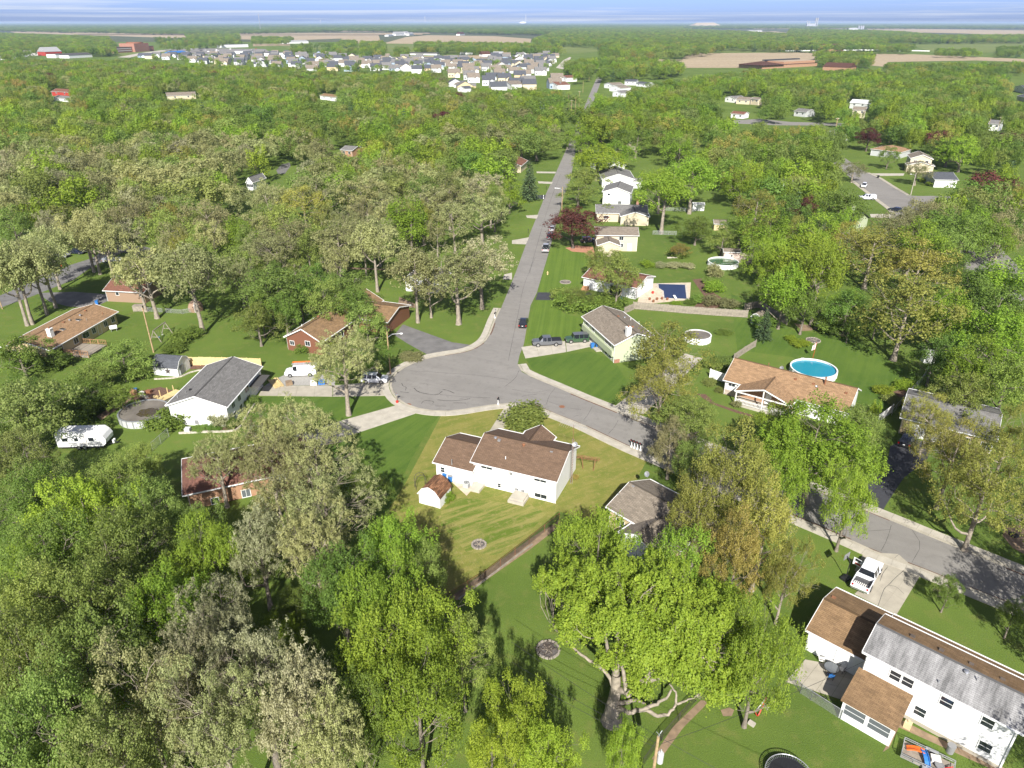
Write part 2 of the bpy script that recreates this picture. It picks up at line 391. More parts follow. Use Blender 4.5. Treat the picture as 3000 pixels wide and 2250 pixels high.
MT['r_dark'] = roof_mat('dark_slate_shingle',(0.075,0.08,0.09),0.15,0.12)
MT['r_redbrown'] = roof_mat('red_brown_shingle',(0.16,0.075,0.05),0.2,0.2)
MT['r_white'] = roof_mat('pale_metal_roof',(0.6,0.6,0.6),0.03,0.08)
MT['glass'] = glass_mat('window_glass')
MT['glass_grey'] = glass_mat('grey_window_glass',(0.10,0.11,0.12))
MT['car_glass'] = glass_mat('car_glass',(0.012,0.015,0.02))
MT['black'] = mat('black_plastic',(0.015,0.015,0.016),0.5,0.1)
MT['rubber'] = mat('rubber',(0.018,0.018,0.018),0.85,0.1)
MT['steel'] = mat('galvanised_steel',(0.42,0.43,0.44),0.4,0.1,metal=0.6)
MT['chrome'] = mat('bright_metal',(0.6,0.6,0.6),0.25,0.05,metal=0.8)
MT['iron'] = mat('dark_iron',(0.05,0.04,0.035),0.7,0.2)
MT['rust'] = mat('rusty_steel',(0.20,0.085,0.04),0.8,0.3)
MT['lamp_red'] = mat('red_lens',(0.35,0.01,0.01),0.25,0.05)
MT['lamp_white'] = mat('clear_lens',(0.7,0.7,0.7),0.15,0.03)
MT['blue'] = mat('blue_plastic',(0.025,0.14,0.40),0.45,0.08)
MT['grey_plastic'] = mat('grey_plastic',(0.2,0.2,0.2),0.5,0.08)
MT['red'] = mat('red_plastic',(0.45,0.03,0.02),0.45,0.1)
MT['orange'] = mat('orange_plastic',(0.6,0.12,0.02),0.45,0.1)
MT['new_wood'] = mat('new_timber',(0.55,0.42,0.20),0.75,0.15,2)
MT['old_wood'] = mat('weathered_timber',(0.225,0.195,0.155),0.85,0.3,2)
MT['deck_wood'] = mat('red_brown_deck_timber',(0.33,0.18,0.09),0.8,0.2,2)
MT['pink_wood'] = mat('faded_deck_timber',(0.42,0.34,0.29),0.8,0.15,2)
MT['pole_wood'] = mat('pole_timber',(0.32,0.225,0.12),0.85,0.3,3)
MT['bark'] = mat('grey_bark',(0.16,0.135,0.105),0.95,0.3,2.5,0.5,12)
MT['bark_pale'] = mat('pale_bark',(0.235,0.2,0.155),0.95,0.3,2.5,0.5,12)
MT['bark_dark'] = mat('dark_bark',(0.09,0.07,0.055),0.95,0.3,2.5,0.4,12)
MT['water'] = glass_mat('pool_water',(0.015,0.21,0.30)); MT['water'].node_tree.nodes['Principled BSDF'].inputs['Roughness'].default_value = 0.08
MT['water_green'] = glass_mat('green_water',(0.05,0.11,0.045))
MT['navy'] = mat('navy_pool_cover',(0.018,0.032,0.085),0.6,0.15,1,0.2,6)
MT['poolgrey'] = mat('grey_pool_cover',(0.13,0.115,0.095),0.75,0.25,0.6,0.2,4)
MT['puddle'] = glass_mat('standing_water',(0.06,0.045,0.02))
MT['stonepale'] = mat('pale_stone',(0.42,0.38,0.32),0.9,0.25,4,0.3,10)
MT['fire_stone'] = mat('fire_stone',(0.24,0.21,0.175),0.9,0.3,4,0.3,10)
MT['ash'] = mat('ash',(0.09,0.08,0.075),0.95,0.4,5)
MT['paver'] = mat('patio_paving',(0.46,0.38,0.28),0.9,0.2,1.2,0.2,12)
MT['ppaint_white'] = car_paint('white_paint',(0.75,0.76,0.78))
MT['ppaint_grey'] = car_paint('grey_paint',(0.12,0.125,0.135),0.3,0.2)
MT['ppaint_green'] = car_paint('green_paint',(0.035,0.075,0.035),0.3)
MT['ppaint_black'] = car_paint('black_paint',(0.012,0.013,0.016),0.2)
MT['ppaint_silver'] = car_paint('silver_paint',(0.42,0.42,0.42),0.3,0.3)
MT['ppaint_navy'] = car_paint('dark_blue_paint',(0.014,0.018,0.035),0.2)
MT['ppaint_red'] = car_paint('red_paint',(0.25,0.02,0.015),0.25)
MT['mesh_steel'] = mesh_fence_mat('chain_link',(0.36,0.37,0.37),0.10,0.30)
MT['mesh_black'] = mesh_fence_mat('dark_chain_link',(0.05,0.045,0.04),0.10,0.42)
MT['bed_liner'] = mat('bed_liner',(0.05,0.05,0.052),0.7,0.15)
MT['cushion'] = mat('white_fabric',(0.62,0.6,0.56),0.9,0.15)

LM = {
 'maple': leaf_mat('maple_leaf',(0.165,0.261,0.029),(0.330,0.436,0.049)),
 'bright': leaf_mat('young_maple_leaf',(0.199,0.294,0.028),(0.373,0.470,0.051)),
 'oak': leaf_mat('oak_leaf',(0.225,0.244,0.085),(0.436,0.449,0.197)),
 'cream': leaf_mat('cream_blossom',(0.23,0.235,0.10),(0.48,0.475,0.28)),
 'olive': leaf_mat('olive_leaf',(0.157,0.227,0.047),(0.294,0.361,0.085)),
 'gold': leaf_mat('gold_leaf',(0.221,0.232,0.044),(0.402,0.381,0.092)),
 'amber': leaf_mat('amber_leaf',(0.251,0.212,0.051),(0.396,0.310,0.092)),
 'green': leaf_mat('green_leaf',(0.113,0.188,0.035),(0.220,0.312,0.056)),
 'pear': leaf_mat('grey_green_leaf',(0.171,0.215,0.055),(0.327,0.361,0.105)),
 'red': leaf_mat('crimson_leaf',(0.05,0.014,0.013),(0.115,0.034,0.027),trans=0.15),
 'pine': leaf_mat('pine_needle',(0.039,0.073,0.033),(0.086,0.132,0.049),trans=0.1),
 'bare': leaf_mat('bud',(0.225,0.225,0.092),(0.357,0.344,0.158)),
}

# ------------------------------------------------------------------ sheets of ground
def sheet(name,pxs,z,m,kind='structure',parent=None,world_pts=None):
    pts = [tuple(G(p)[:2]) for p in pxs] if world_pts is None else world_pts
    mb = MB(); n = len(pts)
    tri = tessellate_polygon([[Vector((p[0],p[1],0)) for p in pts]])
    vs = [(p[0],p[1],z) for p in pts]; fs = []
    for a,b,c in tri:
        ar = (pts[b][0] - pts[a][0]) * (pts[c][1] - pts[a][1]) - (pts[c][0] - pts[a][0]) * (pts[b][1] - pts[a][1])
        fs.append((a,b,c) if ar > 0 else (a,c,b))
    mb.add(vs,fs); o = mb.build(name,m,parent)
    if parent is None: o['kind'] = kind
    return o
def smooth_line(pts,it=2):
    for _ in range(it):
        q = [pts[0]]
        for a,b in zip(pts[:-1],pts[1:]):
            q.append(tuple(a[i] * .75 + b[i] * .25 for i in range(len(a)))); q.append(tuple(a[i] * .25 + b[i] * .75 for i in range(len(a))))
        q.append(pts[-1]); pts = q
    return pts

# ------------------------------------------------------------------ land
FAR = 26000.0
g = MB(); g.add([(-FAR,-200,0),(FAR,-200,0),(FAR,FAR,0),(-FAR,FAR,0)],[(0,1,2,3)])
tag(g.build('ground',MT['grass']),kind='structure')
# far country beyond the town
sheet('far_country',None,0.05,MT['far_land'],world_pts=[(-FAR + 50,2600),(FAR - 50,2600),(FAR - 50,FAR - 50),(-FAR + 50,FAR - 50)])

rnd = random.Random(11)
FIELDS = [
 ([t1(60,203),t1(430,206),t1(960,212),t1(1240,214),t1(2212,224),t1(2212,250),t1(1880,262),t1(1620,256),t1(1100,246),t1(700,232),t1(100,214)],'field'),
 ([t2(0,222),t2(240,222),t2(252,262),t2(120,280),t2(0,279)],'field'),
 ([t2(270,282),t2(420,240),t2(560,228),t2(990,234),t2(1235,252),t2(1220,286),t2(900,288),t2(500,285)],'field'),
 ([t2(0,312),t2(200,288),t2(480,289),t2(1340,293),t2(1650,311),t2(1680,332),t2(1540,347),t2(1100,343),t2(480,338),t2(0,338)],'field_green'),
 ([t2(240,372),t2(900,356),t2(1050,372),t2(830,412),t2(480,376)],'field'),
 ([t2(1735,374),t2(1960,385),t2(2212,386),t2(2212,430),t2(1950,447),t2(1735,402)],'field'),
 ([t3(30,346),t3(700,340),t3(1500,352),t3(2212,382),t3(2212,402),t3(1900,392),t3(1330,402),t3(1300,432),t3(870,397),t3(500,440),t3(0,440),t3(0,360)],'field'),
 ([t3(270,318),t3(600,316),t3(620,334),t3(250,336)],'field_green'),
 ([t3(1450,292),t3(2212,268),t3(2212,340),t3(1680,345),t3(1560,318)],'field_green'),
 ([t3(1200,182),t3(2212,197),t3(2212,232),t3(1800,216),t3(1200,202)],'field'),
 ([t3(330,210),t3(600,203),t3(690,214),t3(690,226),t3(380,222)],'field'),
 ([t1(500,168),t1(900,163),t1(950,172),t1(780,181),t1(600,176)],'field'),
 ([t1(1820,300),t1(2212,288),t1(2212,322),t1(1900,322)],'field_green'),
 ([t1(1640,284),t1(1880,282),t1(1880,296),t1(1640,300)],'field'),
 ([t1(760,340),t1(1060,330),t1(1130,345),t1(900,372),t1(760,365)],'field_green'),
]
for pts,m in FIELDS:
    sheet('farm_field',pts,0.12,MT[m])
# strips of farmland towards the horizon
for k in range(46):
    py = 71.5 + 30 * (k / 46.0) ** 1.6
    x = rnd.uniform(-100,2900); w = rnd.uniform(200,800) ; hgt = max(0.7,(py - 66) * 0.08)
    y1 = py + hgt
    a = G((x,py)); b = G((x + w,py)); c_ = G((x + w,y1)); e = G((x,y1))
    if any(abs(q.x) > FAR - 100 or q.y > FAR - 100 for q in (a,b)): continue
    sheet('farm_field',None,0.15 + 0.05 * k,MT[rnd.choice(['field','field','field_green'])],world_pts=[tuple(q[:2]) for q in (e,c_,b,a)])

# lawns with their own grass, each 4 mm above the last
sheet('lawn',[M(430,35),B(1500,1275),B(2000,1225),B(2074,1215),C(100,1210),C(330,1300),C(760,1490),C(1010,1600),C(1100,1640),
               N(330,330),N(250,420),N(130,700),M(1430,880),M(1250,1040),M(780,1400),M(420,1720),M(-20,1780),M(60,1250),M(-30,860),M(120,620)],0.004,MT['grass_dry'])
sheet('lawn',[M(420,880),M(560,760),M(1200,830),M(1330,900),M(1180,1060),M(900,1260),M(640,1230),M(420,1000)],0.008,MT['grass_streak'])
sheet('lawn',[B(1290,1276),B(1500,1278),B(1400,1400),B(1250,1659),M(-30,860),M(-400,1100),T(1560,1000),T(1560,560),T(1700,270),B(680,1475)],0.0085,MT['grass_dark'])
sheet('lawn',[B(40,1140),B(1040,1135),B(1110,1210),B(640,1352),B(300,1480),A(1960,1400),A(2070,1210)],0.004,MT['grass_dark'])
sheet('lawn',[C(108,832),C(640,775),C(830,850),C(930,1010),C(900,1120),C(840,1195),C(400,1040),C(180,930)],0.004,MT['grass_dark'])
sheet('lawn',[C(185,360),C(350,360),C(420,470),C(565,500),C(610,650),C(100,716)],0.004,MT['grass_mow'])
sheet('lawn',[Gz(300,1110),Gz(460,1100),Gz(640,1150),Gz(735,1230),Gz(760,1330),C(560,100),C(540,250),C(350,292),C(212,292)],0.004,MT['grass_mow'])
sheet('lawn',[Hz(890,850),Hz(1160,855),Hz(1280,960),Hz(1000,960)],0.004,MT['grass_mow'])
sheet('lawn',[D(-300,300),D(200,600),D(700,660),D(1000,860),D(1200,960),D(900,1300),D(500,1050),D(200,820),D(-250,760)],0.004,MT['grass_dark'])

# ------------------------------------------------------------------ roads
road_left = [Gz(475,240),Gz(450,300),Gz(375,470),Gz(290,650),Gz(150,1000),Gz(30,1327),B(1985,425),B(1940,520)]
bulb = [B(1940,520),B(1890,660),B(1830,720),B(1720,775),B(1560,800),B(1400,825),B(1270,870),B(1160,930),B(1100,1000),B(1095,1050),B(1115,1110),
        B(1160,1165),B(1230,1205),B(1330,1240),B(1480,1258),B(1620,1252),B(1750,1230),B(1900,1205),B(2070,1190),C(100,1195),C(230,1225),C(330,1270)]
street_lo = [C(330,1270),C(560,1360),C(760,1455),C(950,1545),X(30,985),X(300,1100),X(550,1215),X(900,1340),X(1300,1500),X(1991,1775),(3260,1890)]
street_hi = [C(80,940),C(170,985),C(400,1080),C(560,1150),C(700,1205),C(930,1300),C(1200,1400),X(620,880),X(1000,1040),X(1500,1240),X(1991,1440),(3260,1790)]
road_right = [Gz(548,240),Gz(545,300),Gz(505,520),Gz(440,690),Gz(385,890),Gz(330,1110),C(290,0),C(200,300),C(150,400),C(95,720),C(62,800),C(45,880),C(80,940)]
def wline(px): return [tuple(G(p)[:2]) for p in px]
rl,bb,slo,shi,rr = wline(road_left),smooth_line(wline(bulb),2),wline(street_lo),wline(street_hi),wline(road_right)
# the straight road runs on beyond the trees
dv = (Vector(rl[0]) - Vector(rl[4])).normalized()
topL = tuple(Vector(rl[0]) + dv * 620); topR = tuple(Vector(rl[0]) + dv * 620 + Vector((dv.y,-dv.x)) * 7.2)
outline = [topL] + rl[:-1] + bb + slo[1:] + shi[::-1] + rr[::-1][1:] + [topR]
sheet('road',None,0.012,MT['asphalt'],world_pts=outline)
ROAD = [o for o in bpy.data.objects if o.name == 'road'][0]
sheet('road',[A(-300,470),A(0,420),A(250,330),A(600,190),A(740,90),A(1000,-30),A(1230,0),A(1240,-60),A(960,-120),A(740,20),A(560,75),A(330,180),A(0,320),A(-300,360)],0.012,MT['asphalt_old'])
sheet('road',[Hz(560,380),Hz(745,530),Hz(860,620),Hz(1060,770),Hz(1150,860),Hz(1380,1020),Hz(1640,1240),D(1660,180),D(1850,330),D(2300,560),D(2500,500),D(2074,250),D(2074,130),Hz(1900,1000),Hz(1500,800),Hz(1330,745),Hz(1420,710),Hz(1760,712),Hz(1760,672),Hz(1430,660),Hz(1300,662),Hz(1200,655),Hz(1100,600),Hz(960,510),Hz(830,450),Hz(660,330)],0.012,MT['asphalt'])
sheet('road',[Fz(190,470),Fz(175,440),Fz(220,390),Fz(290,372),Fz(300,400),Fz(250,470)],0.012,MT['asphalt_old'])
sheet('road',[t3(330,780),t3(500,770),t3(700,790),t3(1100,800),t3(1100,815),t3(600,812),t3(330,800)],0.012,MT['asphalt'])
sheet('road',[t2(1390,440),t2(1440,390),t2(1480,370),t2(1490,372),t2(1475,400),t2(1440,450)],0.14,MT['concrete_pale'])
sheet('road',[t1(760,372),t1(900,345),t1(1050,325),t1(1250,316),t1(1260,320),t1(1080,332),t1(930,352),t1(840,374)],0.16,MT['concrete_pale'])
# tar seams and open cracks in the turning circle
def crack(px,w=0.09,z=0.016,parent=ROAD,m=None,pts=None):
    pts = pts or [Vector(p) for p in smooth_line(wline(px),1)]
    mb = MB()
    for i in range(len(pts) - 1):
        a,b = pts[i],pts[i + 1]; t = (b - a).normalized(); n = Vector((-t.y,t.x)) * w * rnd.uniform(.35,.7)
        n2 = Vector((-t.y,t.x)) * w * rnd.uniform(.35,.7)
        mb.add([(*(a + n),z),(*(a - n),z),(*(b - n2),z),(*(b + n2),z)],[(0,1,2,3)])
    return mb.build('tar_seam',m or MT['tar'],parent)
for pts,w in (
    ([B(1280,1070),B(1310,1100),B(1380,1118),B(1470,1128),B(1510,1095)],.17),([B(1510,1080),B(1560,1090),B(1605,1112)],.16),([B(1490,1122),B(1560,1130),B(1610,1135),B(1700,1143),B(1900,1150)],.09),
    ([B(1340,1195),B(1360,1170),B(1420,1172),B(1445,1185),B(1430,1195)],.12),([B(1470,1165),B(1560,1175),B(1660,1170),B(1735,1155)],.15),([B(1600,1190),B(1700,1192)],.14),
    ([B(1180,1030),B(1190,1055),B(1220,1062),B(1210,1090)],.12),([B(1170,1100),B(1240,1108)],.16),([B(1450,1215),B(1540,1217)],.12),([B(1340,1245),B(1450,1256),B(1600,1252)],.3),
    ([B(1250,930),B(1500,945),B(1800,965),B(2040,1000)],.07),([B(1320,1030),B(1380,1035),B(1390,1045)],.06),
    ([C(55,930),C(30,990),C(-60,1060)],.07),([C(0,1080),C(160,1110),C(280,1090)],.06),([C(80,1140),C(100,1130),C(200,1120)],.08),([C(300,1180),C(440,1230),C(560,1245)],.06),([C(500,1300),C(540,1290)],.08),
    ([C(350,1070),C(300,1130),C(280,1200)],.05),([C(650,1220),C(620,1280),C(580,1330)],.05),([C(860,1330),C(830,1390),C(780,1440)],.05),
    ([C(190,10),C(150,100),C(110,200),C(80,300),C(60,420),C(30,560),C(0,700),C(-30,850)],.06),([Gz(420,470),Gz(330,700),Gz(240,1000),Gz(150,1327)],.08),
    ([X(120,1000),X(400,1020),X(700,1000)],.05),([X(700,960),X(660,1100),X(600,1210)],.05),([X(900,1000),X(1000,1150),X(900,1320)],.05)):
    crack(pts,w)

def offset_line(pts,o):
    out = []
    for i,p in enumerate(pts):
        a = Vector(pts[max(i - 1,0)]); b = Vector(pts[min(i + 1,len(pts) - 1)])
        t = (b - a).normalized(); out.append(Vector(p) + Vector((-t.y,t.x)) * o)
    return out
def resample(pts,step):
    pts = [Vector(p) for p in pts]; out = [pts[0]]; acc = 0.0
    for a,b in zip(pts[:-1],pts[1:]):
        L = (b - a).length; s_ = step - acc
        while s_ <= L:
            out.append(a + (b - a) * (s_ / L)); s_ += step
        acc = (acc + L) % step if L > 0 else acc
        acc = L - (s_ - step)
    return out
def strip_pieces(name,parent,line,o0,o1,z0,z1,step,gap,m,zj=0.012):
    c = resample(line,step); a = offset_line(c,o0); b = offset_line(c,o1)
    for i in range(len(c) - 1):
        t = (c[i + 1] - c[i]).normalized() * gap
        q = [a[i] + t,b[i] + t,b[i + 1] - t,a[i + 1] - t]
        dz = rnd.uniform(-zj,zj)
        mb = MB(); mb.add([(p.x,p.y,z0) for p in q] + [(p.x,p.y,z1 + dz) for p in q],[(0,1,2,3),(7,6,5,4),(4,5,1,0),(5,6,2,1),(6,7,3,2),(7,4,0,3)])
        mb.f = [f[::-1] for f in mb.f] if o1 > o0 else mb.f
        mb.build(name,m,parent)
pv = thing('pavement',None,None); pv['kind'] = 'structure'
kb = thing('kerb',None,None); kb['kind'] = 'structure'
left_edge = [Vector(p) for p in rl[-2:-1]] + [Vector(p) for p in bb] + [Vector(p) for p in slo[1:]]
lower = resample(left_edge,0.8)
strip_pieces('kerb_stone',kb,left_edge,0.0,0.0 - 0.42,-0.02,0.075,2.6,0.012,MT['concrete'])
strip_pieces('paving_slab',pv,left_edge,-0.50,-1.75,-0.02,0.085,1.55,0.015,MT['concrete_pale'])
hi = [Vector(p) for p in ([rr[9],rr[10],rr[11]] + list(smooth_line(shi,1)))]
hi = hi[2:]
strip_pieces('kerb_stone',kb,hi,0.0,0.42,-0.02,0.075,2.6,0.012,MT['concrete'])
strip_pieces('paving_slab',pv,hi,0.50,1.7,-0.02,0.085,1.55,0.015,MT['concrete_pale'])
strip_pieces('kerb_stone',kb,wline([Hz(745,530),Hz(860,620),Hz(1060,770),Hz(1150,860)]),0,-1.6,-0.02,0.07,3.0,0.015,MT['concrete'])
strip_pieces('kerb_stone',kb,wline([Hz(850,460),Hz(960,510),Hz(1100,600),Hz(1200,655)]),0,1.4,-0.02,0.07,3.0,0.015,MT['concrete'])
for ln,sg,n0,n1 in ((left_edge,.1,8,40),(left_edge,.14,60,200),(hi,-.12,4,90)):
    q_ = resample(ln,1.1)[n0:n1]
    for i0 in range(0,len(q_) - 9,10):
        if rnd.random() < .3: continue
        p_ = offset_line(q_[i0:i0 + rnd.randint(5,10)],sg + rnd.uniform(-.05,.05)); crack(None,rnd.uniform(.10,.26),.017,pts=p_,m=MT['mulch'])
# manholes and drains
for p in (B(1235,1206),C(195,1217),C(405,1221)):
    q = G(p); mb = MB(); mb.cyl((0,0),0.38,0,0.012,14); mb.ring((0,0),0.4,0.5,0,0.008,14)
    tag(mb.build('manhole_cover',MT['rust'],loc=(q.x,q.y,0.016)),'round rusty manhole cover set in the grey road surface','manhole','manhole covers in the road')

# ------------------------------------------------------------------ driveways, patios, beds
def slabs(name,px4,nu,nv,m,z=0.03,gap=0.018,piece='slab'):
    a,b,c_,e = [G(p) for p in px4]
    r = thing(name,None,None); r['kind'] = 'structure'
    for i in range(nu):
        for j in range(nv):
            u0,u1,v0,v1 = i / nu,(i + 1) / nu,j / nv,(j + 1) / nv
            P_ = lambda u,v: (a * (1 - u) + b * u) * (1 - v) + (e * (1 - u) + c_ * u) * v
            q = [P_(u0,v0),P_(u1,v0),P_(u1,v1),P_(u0,v1)]
            ctr = sum(q,Vector()) / 4
            q = [p + (ctr - p).normalized() * gap for p in q]
            n = MB(); zz = z + rnd.uniform(-.006,.006)
            n.poly([(p.x,p.y) for p in q],-0.02,zz); n.build(piece,m,r)
    return r
slabs('driveway',[B(1130,1212),B(1292,1278),B(850,1425),B(690,1335)],1,3,MT['concrete_pale'])
slabs('driveway',[B(685,1338),B(845,1427),B(450,1560),B(250,1470)],2,2,MT['concrete_pale'])
slabs('driveway',[B(245,1472),B(445,1562),T(1050,470),T(900,330)],2,3,MT['concrete_pale'])
slabs('driveway',[B(60,1055),B(620,1050),B(620,1140),B(20,1132)],4,1,MT['concrete'])
slabs('driveway',[B(624,1050),B(1085,1010),B(1050,1133),B(624,1140)],3,1,MT['concrete'])
sheet('gravel_patch',[B(150,1000),B(230,965),B(500,960),B(640,965),B(640,1048),B(70,1053)],0.02,MT['gravel'])
slabs('driveway',[C(75,738),C(430,690),C(440,778),C(108,830)],3,2,MT['concrete_pale'])
slabs('driveway',[C(434,690),C(630,655),C(660,730),C(444,777)],2,2,MT['concrete_pale'])
slabs('driveway',[C(835,1215),C(1060,1285),C(1270,1090),C(1080,1030)],2,3,MT['concrete_pale'])
slabs('driveway',[C(1080,1028),C(1272,1088),C(1545,830),C(1400,790)],2,4,MT['concrete_pale'])
slabs('driveway',[M(962,-10),M(1040,-10),M(935,260),M(790,260)],1,4,MT['concrete'])
slabs('driveway',[R(1060,-70),R(1240,90),R(1040,420),R(700,250)],3,3,MT['concrete'],gap=0.012)
slabs('driveway',[R(780,-90),R(1057,-74),R(850,130),R(700,60)],2,2,MT['concrete'],gap=0.012)
dr = [o for o in bpy.data.objects if o.name.startswith('driveway')][-2]
crack([R(890,350),R(920,260),R(945,200),R(975,180),R(1030,120),R(1100,60)],.05,.04,dr); crack([R(975,180),R(1040,190),R(1100,250)],.04,.04,dr); crack([R(905,150),R(930,80),R(970,30)],.05,.04,dr)
sheet('driveway',[B(1190,555),B(1590,700),B(1735,720),B(1690,765),B(1560,790),B(1390,800),B(1220,705),B(1120,640)],0.02,MT['asphalt_old'])
sheet('driveway',[C(208,295),C(350,296),C(640,288),C(650,318),C(480,330),C(350,358),C(190,356)],0.02,MT['asphalt_new'])
sheet('driveway',[X(690,190),X(760,160),X(960,130),X(1100,160),X(1050,320),X(820,500),X(650,760),X(600,850),X(320,740),X(480,560),X(650,420)],0.02,MT['asphalt_new'])
sheet('driveway',[A(300,300),A(600,290),A(860,310),A(880,360),A(760,420),A(560,410),A(400,370)],0.02,MT['asphalt_old'])
sheet('path',[B(1160,330),B(1290,390),B(1290,420),B(1150,410)],0.02,MT['dirt'])
for pts in ([Gz(0,1045),Gz(148,1018),Gz(120,1080),Gz(0,1075)],[Gz(120,830),Gz(228,824),Gz(214,858),Gz(130,850)],[Gz(222,534),Gz(352,540),Gz(344,558),Gz(230,552)],
            [Gz(212,450),Gz(380,452),Gz(374,466),Gz(214,464)],[Hz(890,466),Hz(1180,466),Hz(1170,486),Hz(960,488),Hz(930,480)],[Hz(880,817),Hz(1100,817),Hz(1165,858),Hz(890,846)],
            [B(2010,150),B(2074,135),B(2074,190),B(2000,190)]):
    sheet('driveway',pts,0.02,MT['concrete_pale'])
sheet('driveway',[Gz(205,655),Gz(292,652),Gz(280,690),Gz(200,690)],0.02,MT['asphalt_new'])
slabs('patio',[M(515,630),M(640,745),M(740,640),M(560,590)],2,2,MT['paver'])
slabs('patio',[R(140,960),R(640,1120),R(780,870),R(300,780)],4,3,MT['concrete'])
slabs('pool_terrace',[C(1010,395),C(1440,355),C(1450,215),C(1060,225)],6,4,MT['paver'])
for pts,m in (([A(1545,880),A(1720,890),A(1720,905),A(1600,915),A(1540,920)],'mulch'),([A(1500,1395),A(1810,1385),A(1900,1380),A(1935,1400),A(1700,1415),A(1500,1420)],'mulch'),
               ([C(1490,1115),C(1570,1120),C(1640,1190),C(1850,1260),C(1960,1290),C(1950,1310),C(1800,1265),C(1620,1200)],'mulch'),([C(1460,190),C(1560,180),C(1620,290),C(1800,400),C(1640,425),C(1470,415),C(1560,330)],'mulch'),
               ([D(990,1100),D(1100,1080),D(1130,1110),D(1080,1180),D(990,1190)],'mulch'),([D(210,545),D(330,560),D(380,600),D(280,610)],'dirt'),
               ([Gz(460,1110),Gz(560,1090),Gz(700,1100),Gz(730,1200),Gz(700,1215),Gz(620,1150),Gz(520,1142)],'redmulch'),([M(1440,960),M(1480,980),M(1200,1200),M(800,1480),M(560,1650),M(500,1620),M(1210,1100)],'dirt'),
               ([S(1530,1110),S(1600,1120),S(1390,1330),S(1200,1590),S(1130,1590),S(1300,1330)],'dirt'),([X(1800,960),X(1991,960),X(2010,1250),X(1880,1180),X(1780,1060)],'dirt'),([X(440,1260),X(480,1210),X(580,1225),X(560,1290),X(470,1320)],'litter'),
               ([R(1080,1270),R(1300,1380),R(1960,1680),R(1880,1700),R(1060,1330),R(980,1500),R(930,1530),R(1000,1400)],'dirt'),([B(600,85),B(960,100),B(1300,110),B(1300,125),B(940,112),B(610,100)],'dirt'),
               ([A(780,1300),A(1050,1130),A(1070,1160),A(820,1330)],'dirt'),([S(1690,1190),S(1760,1170),S(1800,1190),S(1780,1240),S(1710,1240)],'dirt'),([A(1060,1110),A(1300,1060),A(1400,1090),A(1290,1170),A(1090,1180)],'mulch')):
    sheet('garden_bed',pts,0.016,MT[m])

